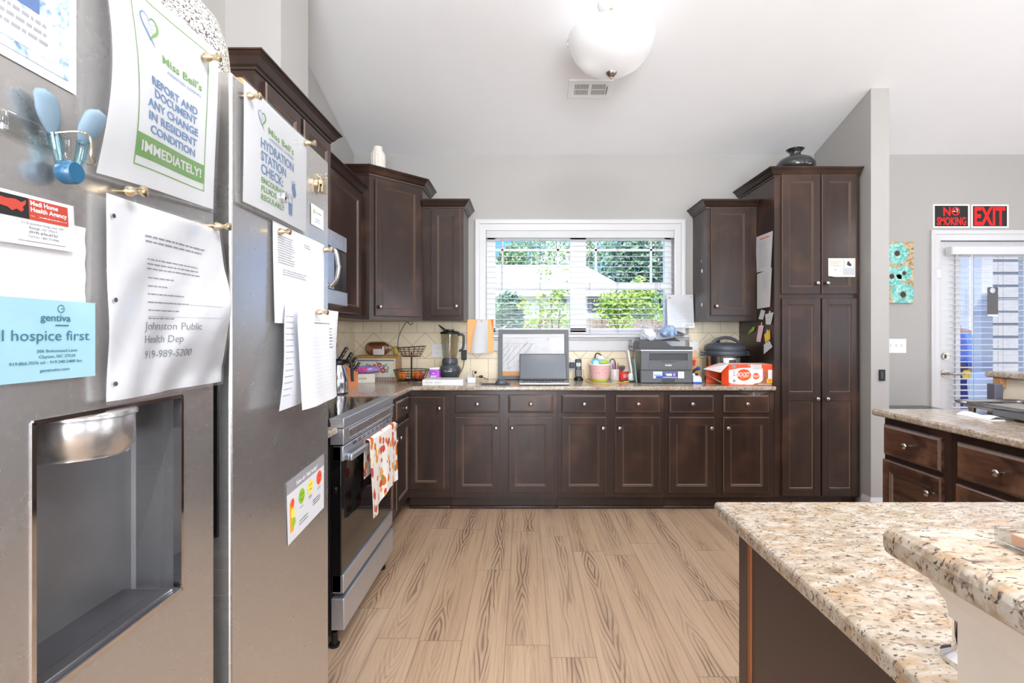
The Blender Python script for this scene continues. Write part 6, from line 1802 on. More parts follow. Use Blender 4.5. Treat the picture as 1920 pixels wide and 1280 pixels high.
# sleeve on the right casing
P = Sheet('instruction_sheet', 'typed sheet in a clear sleeve pinned to the right window casing', 'paper', fback(0, YB - .030, 0), PX(1250, 4.29), PX(1299, 4.29), PZ(614, 4.29), PZ(552.5, 4.29), .0, bulge=lambda u, v: .004 + .012 * (1 - v) * u,
          shape=lambda u, v: (u * .2213 + .010 * (1 - v) * u * 0 + .007 * (1 - v), v * .2777 + .01 * (1 - v) * (1 - u) * 0))
P.pr('print', 'ink_faint', lambda mb: lines(mb, .03, .19, .225, .07, 13, .003, 44, .25))
P.pr('heading', 'ink', lambda mb: (mb.quad(.012, .034, .252, .256), mb.quad(.012, .034, .246, .249), mb.disc(.205, .257, .004)))
P.plate('plastic_sleeve', 'sleeve', (-.004, -.004, -.004, -.002), .002)
P.pr('handwritten_label', ['white', 'ink'], lambda mb: (mb.m(0).quad(.125, .222, -.004, .036), mb.m(1).text('Alarm in', .145, .019, .014, .0003, fit=.064, bold=.02), mb.text('by pad', .135, .003, .014, .0003, fit=.038, bold=.02)), .003)
# carton and things right of the printer
t = thing('cardboard_carton', 'open cardboard carton with a red tag behind the printer', 'carton', (PX(1303, 4.2), 4.2, ZC))
MB().box(PX(1290, 4.12), PX(1312, 4.12), 4.12, 4.22, ZC, PZ(671, 4.12), bev=.002).build('box', pm('kraft', (216, 170, 112), .8), t)
MB().add([(PX(1296, 4.22), 4.222, PZ(671, 4.12)), (PX(1309, 4.22), 4.222, PZ(671, 4.12)), (PX(1307, 4.22), 4.235, PZ(655, 4.2)), (PX(1299, 4.22), 4.235, PZ(657, 4.2))], [(0, 1, 2, 3), (3, 2, 1, 0)]).build('flap', pm('kraft_light', (240, 200, 160), .8), t)
mb = MB().m(0).add([(PX(1297, 4.1), z(688), 0), (PX(1304.5, 4.1), z(689.5), 0), (PX(1306.5, 4.1), z(677), 0), (PX(1297, 4.1), z(676), 0)], [(0, 1, 2, 3)], M=fback(0, 4.118, 0))
mb.m(1); 
for k in range(3): mb.quad(PX(1298.5, 4.1), PX(1303.5, 4.1), z(680.5 + k * 2.7), z(679 + k * 2.7), .0005, fback(0, 4.118, 0))
mb.build('red_tag', [M['red'], M['ink']], t)
tag(MB().box(PX(1293, 4.25), PX(1310, 4.25), 4.25, 4.262, ZC, PZ(641, 4.25), bev=.001).build('white_board', M['white']), 'white card standing behind the cardboard carton', 'card')
t = thing('label_roll', 'white and blue tape dispenser on the worktop right of the printer', 'dispenser', (PX(1307, 3.93), 3.93, ZC))
dx0, dx1 = PX(1297, 3.9) - PX(1307, 3.93), PX(1316.5, 3.9) - PX(1307, 3.93)
MB().box(dx0 + .012, dx1, -.03, .03, 0, .011, bev=.003).build('base', pm('royal_blue', (20, 92, 206), .35), t, local=True)
MB().prism([(dx0 + .012, .011), (dx1 - .001, .011), (dx1 - .004, .045), (dx1 - .02, .058), (dx0 + .012, .050)], -.028, .028, M=Matrix(((1, 0, 0, 0), (0, 0, 1, 0), (0, 1, 0, 0), (0, 0, 0, 1)))).build('body', M['white_plastic'], t, local=True)
MB().tube([(dx0 + .03, .0, .05), (dx0 + .02, 0, .075)], .012, 10).build('roll', M['white_plastic'], t, local=True)
t = thing('label_stamp', 'blue topped black stamp handle leaning behind the tape dispenser', 'stamp', (PX(1303, 4.02), 4.02, ZC))
MB().box(-.02, .02, -.02, .02, 0, .07, bev=.004).tube([(-.012, 0, .07), (-.006, 0, .092), (.016, 0, .104)], .010, 10).build('handle', M['black'], t, local=True)
MB().ball((.026, 0, .108), .016, 16).build('knob', M['royal_blue'], t, local=True)
# pressure cooker
qx, qy = PX(1360, 4.10), 4.112
t = thing('pressure_cooker', 'round stainless electric pressure cooker with a black domed lid', 'pressure cooker', (qx, qy, ZC))
MB().lathe([(.140, 0), (.152, .008), (.156, .03), (.150, .04)], n=48).build('base', M['black'], t, local=True)
MB().lathe([(.149, .036), (.150, .045), (.150, .20), (.152, .215)], n=48).build('shell', M['steel_plain'], t, local=True)
MB().lathe([(.152, .205), (.160, .210), (.162, .222), (.162, .238), (.155, .246)], n=48).build('rim', pm('cooker_black', (74, 78, 86), .4), t, local=True)
ld = MB().lathe([(.157, .244), (.161, .248), (.161, .275), (.150, .290), (.11, .304), (.05, .312), (0, .313)], n=48).build('lid', M['cooker_black'], t, local=True)
hp = []
for i in range(21):
    q = i / 20; x = -.115 + .23 * q
    hp.append((x, -.02, .292 + .060 * math.sin(q * PI) ** .6))
MB().tube(hp, lambda u: .0125, 10).box(-.135, -.09, -.036, .004, .285, .306, bev=.008).box(.09, .135, -.036, .004, .285, .306, bev=.008).build('lid_handle', M['cooker_black'], ld, local=True)
MB().lathe([(.014, .308), (.016, .32), (.012, .335), (0, .336)], (-.035, .05, 0), 16).build('steam_valve', M['black'], ld, local=True)
for s_ in (-1, 1):
    MB().box(-.028, .028, -.03, .03, .205, .222, bev=.007, M=Matrix.Translation((s_ * .166, 0, 0))).box(-.02, .02, -.022, .022, .228, .240, bev=.005, M=Matrix.Translation((s_ * .172, 0, 0))).build('side_handle', M['cooker_black'], t, local=True)
pa = MB()
def parc(u, v, a0=-.42, a1=.42, z0_=.055, z1_=.196, r=.1515): a = -PI / 2 + a0 + (a1 - a0) * u; return (r * math.cos(a), r * math.sin(a), z0_ + (z1_ - z0_) * v)
pa.grid(lambda u, v: parc(u, v, -.50, .50, .045, .202, .1512), 16, 2); pa.build('panel_border', M['black'], t, local=True)
MB().grid(lambda u, v: parc(u, v, -.45, .45, .055, .193, .1524), 16, 2).build('control_panel', M['steel'], t, local=True)
MB().grid(lambda u, v: parc(u, v, -.18, .19, .125, .178, .1532), 8, 2).build('display', M['dark_grey'], t, local=True)
mb = MB()
for k in range(6):
    for s_ in (-1, 1): mb.grid(lambda u, v: parc(u, v, s_ * .36 - .03, s_ * .36 + .03, .07 + k * .02, .0735 + k * .02, .1534), 2, 1)
mb.build('button_marks', M['ink_soft'], t, local=True)
# drink carton
bx0, bx1, by_ = PX(1366.5, 3.735), 1.829, 3.735
bz1 = PZ(682.5, 3.745); bH = bz1 - ZC; bW = bx1 - bx0
t = thing('drink_carton', 'orange and white open carton of chocolate nutrition drinks by the pantry', 'carton', ((bx0 + bx1) / 2, by_, ZC))
pm('boost_orange', (240, 82, 34), .4, var=.02); pm('choc', (160, 96, 66), .45, var=.2, vs=25)
cb = MB(); yb = by_ + .185
cb.m(0).add([(bx0, by_, ZC), (bx1, by_, ZC), (bx1, by_, bz1), (bx0, by_, bz1)], [(0, 1, 2, 3)])
cb.m(0).add([(bx1, by_, ZC), (bx1, yb, ZC), (bx1, yb, bz1), (bx1, by_, bz1)], [(0, 1, 2, 3)])
cb.m(1).add([(bx0, by_, bz1), (bx1, by_, bz1), (bx1, yb, bz1), (bx0, yb, bz1)], [(0, 1, 2, 3)])
cb.m(0).add([(bx0, yb, ZC), (bx1, yb, ZC), (bx1, yb, bz1), (bx0, yb, bz1)], [(3, 2, 1, 0)])
cb.m(0).add([(bx0, by_, ZC + .001), (bx1, by_, ZC + .001), (bx1, yb, ZC + .001), (bx0, yb, ZC + .001)], [(0, 1, 2, 3)])
cb.build('box', [M['boost_orange'], pm('boost_white', (240, 234, 230), .4)], t)
fpn = MB()
fpn.m(0).add([(bx0, by_, bz1), (bx0, yb, bz1), (bx0 - .135, yb - .03, bz1 - .045), (bx0 - .060, by_ + .0, bz1 - .062)], [(0, 1, 2, 3), (3, 2, 1, 0)])
fpn.m(1).add([(bx0, by_, ZC + .001), (bx0, by_, bz1 - .004), (bx0 - .036, by_ + .045, bz1 - .05), (bx0 - .036, by_ + .045, ZC + .004)], [(0, 1, 2, 3), (3, 2, 1, 0)])
fpn.m(2).add([(bx0, by_ + .02, ZC + .001), (bx0, yb, ZC + .001), (bx0 - .115, yb - .02, ZC + .075), (bx0 - .045, by_ + .05, ZC + .022)], [(0, 1, 2, 3), (3, 2, 1, 0)])
fpn.m(1).add([(bx0, yb, ZC + .001), (bx0, yb, bz1), (bx0 - .10, yb + .002, bz1 - .03), (bx0 - .10, yb + .002, ZC + .005)], [(0, 1, 2, 3), (3, 2, 1, 0)])
fpn.build('open_flaps', [M['boost_white'], M['boost_orange'], M['box_cream']], t)
Fx = frame((bx0, by_ - .0003, ZC), (1, 0, 0)); ar = MB()
U = lambda u: u * bW; V = lambda v: v * bH
ar.m(1).prism([(U(.0), V(.16)), (U(.05), V(.10)), (U(.25), V(.06)), (U(.42), V(.04)), (U(.78), V(.05)), (U(.78), V(.80)), (U(.5), V(.84)), (U(.25), V(.82)), (U(.0), V(.72))], 0, .0003, M=Fx)
ar.m(3).prism([(U(.52), V(.0)), (U(.60), V(.10)), (U(.72), V(.14)), (U(.80), V(.30)), (U(.82), V(.55)), (U(.80), V(.78)), (U(.84), V(.66)), (U(.87), V(.78)), (U(.88), V(.6)), (U(.92), V(.4)), (U(1.0), V(.28)), (U(1.0), V(0))], .0002, .0006, M=Fx)
ar.m(1).quad(U(.90), U(.995), V(.3), V(.74), .0008, Fx)
ar.m(0).disc(U(.345), V(.50), U(.165), .0009, Fx, 32, ry=V(.27)); ar.m(0).disc(U(.625), V(.44), U(.075), .0009, Fx, 24, ry=V(.155))
ar.m(1).text('BOOST', U(.19), V(.42), .046, .0012, Fx, fit=U(.30), bold=.015, shear=.15); ar.text('BOOST', U(.565), V(.40), .022, .0012, Fx, fit=U(.125), bold=.02, shear=.15)
ar.m(2).prism([(U(.25), V(.32)), (U(.46), V(.40)), (U(.47), V(.45)), (U(.26), V(.37))], .0010, .0012, M=Fx); ar.prism([(U(.60), V(.32)), (U(.66), V(.34)), (U(.66), V(.38)), (U(.60), V(.36))], .0010, .0012, M=Fx)
ar.m(4).quad(U(.87), U(.995), V(.12), V(.32), .0010, Fx)
ar.m(0).text('24', U(.935), V(.18), .022, .0014, Fx, 'CENTER', fit=U(.075), bold=.03)
ar.m(5).quad(U(.075), U(.165), V(.84), V(.95), .0006, Fx)
for k in range(4): ar.quad(U(.09), U(.15), V(.76 - k * .10), V(.80 - k * .10), .0006, Fx)
ar.m(1).quad(U(.50), U(.75), V(.72), V(.98), .0008, Fx); ar.m(5)
for k in range(14): ar.quad(U(.55 + k * .0135), U(.556 + k * .0135), V(.75), V(.97), .0010, Fx)
ar.disc(U(.12), V(.22), U(.035), .0006, Fx, 16); ar.m(1).text('WHEY', U(.43), V(.92), .012, .0006, Fx, fit=U(.10)); ar.quad(U(.03), U(.30), V(.045), V(.06), .0006, Fx); ar.quad(U(.68), U(.98), V(.055), V(.075), .0008, Fx)
ar.build('front_printing', [M['boost_orange'], M['boost_white'], pm('amber', (250, 150, 30), .4), M['choc'], M['yellow'], M['ink_soft']], t)
# bits of clear wrap hanging at the worktop edge by the pantry
t = thing('plastic_scrap', 'torn clear plastic scrap caught under the worktop edge by the pantry', 'plastic scrap', (PX(1415, 3.68), 3.686, .875))
MB().grid(lambda u, v: (PX(1390, 3.685) + .20 * u, 3.683 + .006 * math.sin(u * 9) * v, .877 - .035 * v * (1 - .8 * abs(u - .35)) * (.4 + .6 * math.sin(u * 3))), 14, 4).build('film', M['sleeve'], t)

# ---- notices on the pantry's side
FPs = fleft(1.8305, 0, 0)
def side_px(px, py):
    Y = 1.8305 * FP / (px - CX); return -Y, PZ(py, Y)
def pside(name, lb, cat, pts, mt='paper', w=.002, group=None):
    q = [side_px(*p) for p in pts]          # corners: bottom-left, bottom-right, top-right, top-left as seen
    u0 = min(p[0] for p in q); v0 = min(p[1] for p in q); u1 = max(p[0] for p in q); v1 = max(p[1] for p in q)
    def sh(u, v):
        a = Vector(q[0]).lerp(Vector(q[1]), u); b = Vector(q[3]).lerp(Vector(q[2]), u); c_ = a.lerp(b, v)
        return c_.x - u0, c_.y - v0
    return Sheet(name, lb, cat, FPs, u0, u1, v0, v1, w, bulge=lambda u, v: .001 + .004 * (1 - v), shape=sh, mt=mt, group=group, n=6)
P = pside('posted_list', 'upper typed list with an orange heading on the pantry side', 'paper', [(1420.5, 511), (1447, 505), (1450, 432.5), (1417.5, 445)])
P.pr('heading', 'orange_edge', lambda mb: mb.quad(P.W * .25, P.W * .8, P.Hh * .88, P.Hh * .91, n=4))
P.pr('print', 'ink_faint', lambda mb: lines(mb, P.W * .2, P.W * .85, P.Hh * .82, P.Hh * .1, 22, P.Hh * .012, 50, .4))
P = pside('posted_list', 'lower typed list below the one with the orange heading on the pantry side', 'paper', [(1421.5, 579), (1446, 575), (1448.5, 501.5), (1420.5, 514)], w=.004)
P.pr('print', 'ink_faint', lambda mb: lines(mb, P.W * .4, P.W * .85, P.Hh * .92, P.Hh * .5, 14, P.Hh * .012, 52, .3))
for nm, lb, pts, c_ in (('note_card', 'small white tag with red lettering under the lists on the pantry side', [(1424, 598), (1432.5, 599), (1436, 582.5), (1428, 580)], 'paper'),
                        ('sticky_note', 'white note with a tape strip nearest the pantry front edge', [(1438, 608), (1447, 608.5), (1451.5, 585), (1435.5, 589)], 'paper'),
                        ('sticky_note', 'lime green curled note highest on the pantry side', [(1404, 627), (1416, 619), (1416.5, 611), (1407, 619)], 'bright_green'),
                        ('sticky_note', 'pale pink long note in the middle of the pantry side', [(1420, 640), (1428, 641), (1433, 610), (1423.5, 610)], 'pink_note'),
                        ('sticky_note', 'yellow note right of the pink note on the pantry side', [(1437, 643), (1446.5, 635), (1444.5, 617), (1434, 627)], 'yellow_note'),
                        ('sticky_note', 'white torn note lowest on the pantry side', [(1434, 664), (1450.5, 650), (1443.5, 638), (1433, 646)], 'paper')):
    if c_ == 'pink_note': pm('pink_note', (246, 206, 220), .6)
    if c_ == 'yellow_note': pm('yellow_note', (250, 200, 60), .6)
    P = pside(nm, lb, 'note', pts, c_, .003, 'sticky notes on the pantry side')
    if nm == 'sticky_note' and 'torn' not in lb:
        P.pr('tape_strip', 'white', lambda mb: mb.quad(P.W * .5, P.W * .66, P.Hh * .9, P.Hh * 1.18), .002)
# card on the pantry door
P = Sheet('appointment_card', 'torn cream card stuck on the upper right pantry door', 'card', fback(0, YF - .0205, 0), dX(1553), dX(1603.5), dZ(519), dZ(484), .0005, mt='card_cream' if pm('card_cream', (226, 222, 206), .6) else None,
          shape=lambda u, v: (u * (dX(1603.5) - dX(1553)), v * (dZ(484) - dZ(519)) + .03 * max(0, .25 - u) * (1 - v)))
def f(mb):
    mb.m(0)
    for k in range(3): mb.quad(.006, .095 - .02 * (k == 1), P.Hh * (.80 - .11 * k), P.Hh * (.83 - .11 * k))
    mb.m(1).quad(P.W * .54, P.W * .98, P.Hh * .1, P.Hh * .95)
    mb.m(2).quad(P.W * .60, P.W * .93, P.Hh * .48, P.Hh * .92, .0003)
    mb.m(3).disc(P.W * .76, P.Hh * .68, .016, .0006, ry=.010); mb.disc(P.W * .80, P.Hh * .62, .012, .0006, ry=.006); mb.disc(P.W * .74, P.Hh * .78, .009, .0006, ry=.008)
    mb.disc(P.W * .26, P.Hh * .38, .006, .0004, n=3)
P.pr('print', ['orange_print' if pm('orange_print', (232, 156, 110), .6) else '', 'ink_faint', 'card_cream', 'ink'], f)
# vases
t = thing('black_vase', 'glossy black squat vase with a flared neck on the pantry', 'vase', (PX(1491, 3.86), 3.86, 2.5055))
pm('vase_black', (42, 41, 41), .22, coat=.5)
MB().lathe([(.09, 0), (.13, .02), (.152, .055), (.150, .085), (.12, .125), (.07, .148), (.045, .158), (.040, .175), (.050, .192), (.068, .206), (.070, .210), (.062, .208), (.04, .196), (.034, .176)], n=44, sx=1, M=Matrix.Scale(.92, 4)).build('body', M['vase_black'], t, local=True)
t = thing('white_vase', 'cream ribbed vase on the slanted corner cabinet', 'vase', (PX(708.5, 3.85), 3.85, 2.5055))
pm('vase_cream', (232, 226, 214), .4)
vm = MB(); n = 48; prof = [(.050, 0), (.054, .01), (.055, .13), (.052, .155), (.038, .176), (.034, .19), (.036, .205), (.034, .207), (.030, .19)]
vs, fs = [], []
for k, (r_, z_) in enumerate(prof):
    for i in range(n):
        a = 2 * PI * i / n; q = r_ * (1 + (.035 * math.cos(a * 16) if k < 5 else 0)); vs.append((q * math.cos(a), q * math.sin(a), z_))
for k in range(len(prof) - 1):
    for i in range(n): fs.append((k * n + i, k * n + (i + 1) % n, (k + 1) * n + (i + 1) % n, (k + 1) * n + i))
vm.add(vs, fs, True); vm.build('body', M['vase_cream'], t, local=True)
# ================================================================ RIGHT SIDE WALL OBJECTS
def sign(name, lb, px0, px1, py0, py1, draw, M_mats):
    y = YB - .001
    t = thing(name, lb, 'sign', (PX((px0 + px1) / 2, YB), y, PZ(py1, YB)))
    x0, x1, z0, z1 = PX(px0, YB), PX(px1, YB), PZ(py1, YB), PZ(py0, YB)
    MB().box(x0, x1, y - .003, y, z0, z1).build('plate', M['white'], t)
    MB().box(x0 + .013, x1 - .015, y - .0036, y - .003, z0 + .012, z1 - .013).build('black_field', M['sign_black'], t)
    mb = MB(); draw(mb, frame((x0, y - .0038, z0), (1, 0, 0)), x1 - x0, z1 - z0); mb.build('lettering', M_mats, t)
def dns(mb, F, w, h):
    mb.m(0).text('NO', w * .275, h * .535, h * .50, 0, F, fit=.0001) if 0 else None
    mb.m(0).text('N', w * .275, h * .52, h * .50, 0, F, fit=w * .20, bold=.025)
    mb.text('SMOKING', w * .50, h * .125, h * .46, 0, F, 'CENTER', fit=w * .80, bold=.022)
    mb.disc(w * .615, h * .70, w * .115, 0, F, 30, r0=w * .090)
    a = math.radians(-40); c_, s_ = math.cos(a), math.sin(a); R_ = w * .10; q = w * .014
    mb.add([(w * .615 + R_ * c_ - q * s_, h * .70 + R_ * s_ + q * c_, .0004), (w * .615 - R_ * c_ - q * s_, h * .70 - R_ * s_ + q * c_, .0004), (w * .615 - R_ * c_ + q * s_, h * .70 - R_ * s_ - q * c_, .0004), (w * .615 + R_ * c_ + q * s_, h * .70 + R_ * s_ - q * c_, .0004)], [(0, 1, 2, 3)], M=F)
    mb.m(1).quad(w * .535, w * .60, h * .675, h * .71, .0002, F).quad(w * .64, w * .67, h * .675, h * .71, .0002, F)
    mb.disc(w * .64, h * .80, w * .022, .0002, F, 16, r0=w * .014).disc(w * .665, h * .755, w * .02, .0002, F, 16, r0=w * .012)
sign('no_smoking_sign', 'black NO SMOKING sign with red letters above the porch door', 1749, 1817.5, 383, 427, dns, [M['red_sign'], M['white']])
sign('exit_sign', 'black EXIT sign with large red letters above the porch door', 1820.5, 1890.5, 383.5, 427, lambda mb, F, w, h: mb.text('EXIT', w * .495, h * .13, h * 1.08, 0, F, 'CENTER', fit=w * .83, bold=.03), M['red_sign'])
# flower painting
t = thing('flower_picture', 'tall narrow canvas of turquoise flowers on the wall beside the partition', 'painting', (PX(1690, YB), YB - .02, PZ(568, YB)))
x0, x1, z0, z1 = PX(1655, YB - .03), PX(1713, YB - .03), PZ(568, YB - .03), PZ(453, YB - .03)
def _canvas(t):
    o = t.coord(); x, y, z = t.xyz(o); n = t.noise(o, 26, 4, .6, 1.2)
    c = t.ramp(n, [(.32, lin((96, 76, 56))), (.45, lin((176, 146, 110))), (.58, lin((206, 186, 148))), (.7, lin((140, 172, 140)))])
    t.set(col=c, rough=.6); t.bump(t.noise(o, 200, 2), .15, .002)
mat('canvas', _canvas)
cv = MB().box(x0, x1, YB - .03, YB - .0005, z0, z1, bev=.002).build('canvas', M['canvas'], t)
def _petal(t):
    o = t.coord(); n = t.noise(t.scale(o, (1, 1, 1)), 30, 4, .6, .8)
    t.set(col=t.ramp(n, [(.3, lin((70, 150, 138))), (.5, lin((118, 200, 190))), (.68, lin((196, 232, 222)))]), rough=.5)
mat('petal', _petal)
fp_ = MB(); Fp2 = frame((0, YB - .0304, 0), (1, 0, 0)); rr = random.Random(11); YY = YB - .03
for (px, py, r_) in ((1682, 475, 24), (1672, 518, 22), (1695, 512, 17), (1693, 552, 26)):
    cx_, cz_ = PX(px, YY), PZ(py, YY); R_ = r_ * YY / FP * .88
    for k in range(6):
        a = k * PI / 3 + px
        pts = []
        for i in range(20):
            b = 2 * PI * i / 20
            du = R_ * .56 * math.cos(a) + R_ * (.47 + .05 * math.sin(3 * b + k)) * math.cos(b); dv = R_ * .56 * math.sin(a) + R_ * (.45 + .06 * math.sin(4 * b + k)) * math.sin(b)
            pts.append((min(max(cx_ + du, x0 + .002), x1 - .002), min(max(cz_ + dv, z0 + .002), z1 - .002)))
        fp_.m(0).add([(p[0], p[1], .0002 * k) for p in pts], [tuple(range(20))], M=Fp2)
    fp_.m(1).disc(cx_, cz_, R_ * .24, .0016, Fp2, 14)
    for i in range(14):
        b = i * 2 * PI / 14; rr_ = R_ * rr.uniform(.28, .46)
        fp_.m(2).add([(cx_ + rr_ * math.cos(b), cz_ + rr_ * math.sin(b), .0015), (cx_ + R_ * .2 * math.cos(b + .2), cz_ + R_ * .2 * math.sin(b + .2), .0015), (cx_ + R_ * .2 * math.cos(b - .2), cz_ + R_ * .2 * math.sin(b - .2), .0015)], [(0, 1, 2)], M=Fp2)
fp_.build('painted_flowers', [M['petal'], pm('flower_eye', (60, 44, 36), .6), pm('flower_rust', (150, 106, 70), .6)], cv)
# switch plate
t = thing('light_switch', 'white triple light switch plate on the wall below the flower painting', 'light switch', (PX(1683, YB), YB, PZ(648, YB)))
MB().box(PX(1660, YB), PX(1698.5, YB), YB - .006, YB, PZ(662, YB), PZ(635, YB), bev=.003).build('plate', M['white_plastic'], t)
for px in (1670, 1680, 1690):
    MB().box(PX(px, YB) - .006, PX(px, YB) + .006, YB - .013, YB - .0055, PZ(648, YB) - .008, PZ(648, YB) + .014, bev=.002).build('toggle', M['white_plastic'], t)
t = thing('wall_remote', 'small black remote holder on the white partition end', 'remote', (PX(1652.5, 3.61), 3.61, PZ(703, 3.61)))
MB().box(PX(1647, 3.61), PX(1658, 3.61), 3.61 - .014, 3.61 - .0005, PZ(713.5, 3.61), PZ(692.5, 3.61), bev=.004).build('holder', M['black'], t)
MB().box(PX(1650.5, 3.6), PX(1655, 3.6), 3.592, 3.5965, PZ(710, 3.6), PZ(696, 3.6), bev=.002).build('remote_face', M['dark_grey'], t)
# door hanger, yellow disc
t = thing('door_hanger', 'dark grey door hanger tag hanging on the porch door blind', 'tag', (PX(1861, 4.26), 4.26, PZ(592, 4.26)))
hgx0, hgx1, hz0, hz1 = PX(1851.5, 4.262), PX(1871.5, 4.262), PZ(592, 4.262), PZ(538, 4.262)
w_ = (hgx1 - hgx0) / 2; cxh = (hgx0 + hgx1) / 2; czh = hz1 - w_ * .62
outer = [(hgx0, hz0), (hgx1, hz0)] ; ring_ = []
mbh = MB(); N = 24
inn = [(cxh + w_ * .52 * math.cos(2 * PI * i / N), czh + w_ * .52 * math.sin(2 * PI * i / N)) for i in range(N)]
out = []
for i in range(N):
    a = 2 * PI * i / N; c_, s_ = math.cos(a), math.sin(a); k = (abs(c_) ** 8 + abs(s_) ** 8) ** (-1 / 8)
    out.append((cxh + w_ * c_ * k, max(czh + w_ * .62 * s_ * k, czh - w_ * .62)))
for yy in (4.262, 4.2635):
    mbh.add([(x, yy, z) for x, z in inn] + [(x, yy, z) for x, z in out], [(i, (i + 1) % N, N + (i + 1) % N, N + i) for i in range(N)])
mbh.box(hgx0, hgx1, 4.262, 4.2635, hz0 + .012, czh - w_ * .60)
mbh.build('card', pm('hanger_grey', (92, 88, 90), .5), t)
MB().box(hgx0 + .003, hgx1 - .002, 4.2621, 4.2634, hz0 - .003, hz0 + .0115).build('lower_edge', M['white'], t)
tag(MB().cyl((PX(1812, 4.38), YB + .0545, PZ(702, 4.38)), (PX(1812, 4.38), YB + .062, PZ(702, 4.38)), .040, n=30).build('yellow_disc', pm('disc_yellow', (226, 198, 60), .4)), 'round yellow disc on the door glass behind the lever handle', 'disc')
# console table against the far wall
t = thing('side_table', 'dark topped side table against the wall behind the island', 'table', (3.05, 4.12, 0))
MB().box(2.64, 3.40, 4.03, 4.295, .665, .69, bev=.004).build('tabletop', pm('table_dark', (70, 68, 68), .25), t)
for x in (2.67, 3.37):
    for y in (4.05, 4.275): MB().box(x - .018, x + .018, y - .018, y + .018, 0, .665).build('leg', M['table_dark'], t)
# ================================================================ ISLAND OBJECTS
gx0, gx1, gy0, gy1, gz = 2.10, 2.385, 1.86, 2.44, .966
t = thing('electric_griddle', 'long electric griddle with a metal rim on the island worktop', 'griddle', ((gx0 + gx1) / 2, (gy0 + gy1) / 2, ZC))
pm('griddle_metal', (150, 148, 152), .25, .9); pm('griddle_plate', (176, 174, 168), .4, .4)
rm = MB()
cr = .03
pts = []
for (cx_, cy_, a0) in ((gx1 - cr, gy1 - cr, 0), (gx0 + cr, gy1 - cr, 90), (gx0 + cr, gy0 + cr, 180), (gx1 - cr, gy0 + cr, 270)):
    for k in range(5): a = math.radians(a0 + 22.5 * k); pts.append((cx_ + cr * math.cos(a), cy_ + cr * math.sin(a), gz))
rm.tube(pts, .008, 8, closed=True); rm.build('rim', M['griddle_metal'], t)
MB().box(gx0 + .006, gx1 - .006, gy0 + .006, gy1 - .006, gz - .022, gz - .008, bev=.003).build('plate', M['griddle_plate'], t)
MB().box(gx0 - .004, gx0 + .03, gy0 + .02, gy1 - .17, ZC + .012, gz - .010, bev=.004).build('front_skirt', M['mid_grey'], t)
MB().box(gx0 - .010, gx0 + .05, gy0 + .06, gy0 + .18, ZC + .004, gz - .02, bev=.004).build('heat_probe', M['black'], t)
for x in (gx0 + .03, gx1 - .03):
    for y in (gy0 + .03, gy1 - .03): MB().cyl((x, y, ZC), (x, y, gz - .02), .012, .016, 12).build('foot', M['griddle_metal'], t)
hl = MB().tube(spline([(gx0, gy1 - .04, gz), (gx0 - .018, gy1 - .02, gz + .001), (gx0 + .02, gy1 + .022, gz + .002), (gx1 - .02, gy1 + .022, gz + .002), (gx1 + .012, gy1 - .02, gz + .001)]), .007, 8); hl.build('end_handle', M['griddle_metal'], t)
t = thing('napkins', 'folded white napkin lying under the near left side of the griddle', 'napkin', (2.09, 2.27, ZC))
MB().grid(lambda u, v: (2.02 + .07 * u, 2.20 + .17 * v, ZC + .004 + .012 * math.sin(u * 3.0) * (1 + .3 * math.sin(v * 9))), 8, 8).box(2.02, 2.09, 2.20, 2.37, ZC, ZC + .003).build('cloth', M['white'], t)
tag(MB().box(PX(1858.5, 2.52), PX(1874.5, 2.52), 2.50, 2.545, ZC, PZ(719, 2.52), bev=.004).build('speaker_box', pm('box_grey', (92, 92, 104), .4)), 'small dark grey box at the end of the island beside the tiles', 'box')
# ================================================================ PENINSULA OBJECTS
t = thing('faucet', 'chrome faucet half hidden behind the near raised bar', 'faucet', (.50, .60, ZC))
fx, fy = PX(1822, .575), .575
MB().lathe([(.028, 0), (.028, .006), (.018, .012), (.016, .05), (.012, .058)], (fx, fy, ZC), 24).build('base', M['chrome'], t)
MB().tube(spline([(fx, fy, ZC + .05), (fx - .008, fy, ZC + .075), (fx - .012, fy + .004, ZC + .090), (fx - .004, fy + .008, ZC + .108), (fx + .012, fy + .012, ZC + .118)]), lambda u: .007 - .002 * u, 10).build('lever', M['chrome'], t)
MB().ball((fx - .010, fy - .0, ZC + .062), .011, 14).build('lever_ball', M['chrome'], t)
# clear tray with an orange card on the bar
t = thing('acrylic_holder', 'clear acrylic holder with an orange card on the near raised bar', 'holder', (.48, .43, 1.1005))
ax0, ay1 = PX(1876, .445), .452
def bar(mb, *a): mb.box(*a, bev=.0015)
hb = MB(); bar(hb, ax0, ax0 + .20, .30, ay1, 1.1005, 1.1035); bar(hb, ax0, ax0 + .004, .30, ay1, 1.1035, 1.116); bar(hb, ax0, ax0 + .20, ay1 - .004, ay1, 1.1035, 1.116)
hb.build('tray', M['clear'], t)
MB().box(ax0 + .008, ax0 + .19, .31, ay1 - .008, 1.1037, 1.1125, bev=.001).build('orange_card', pm('peach_card', (244, 176, 140), .6), t)
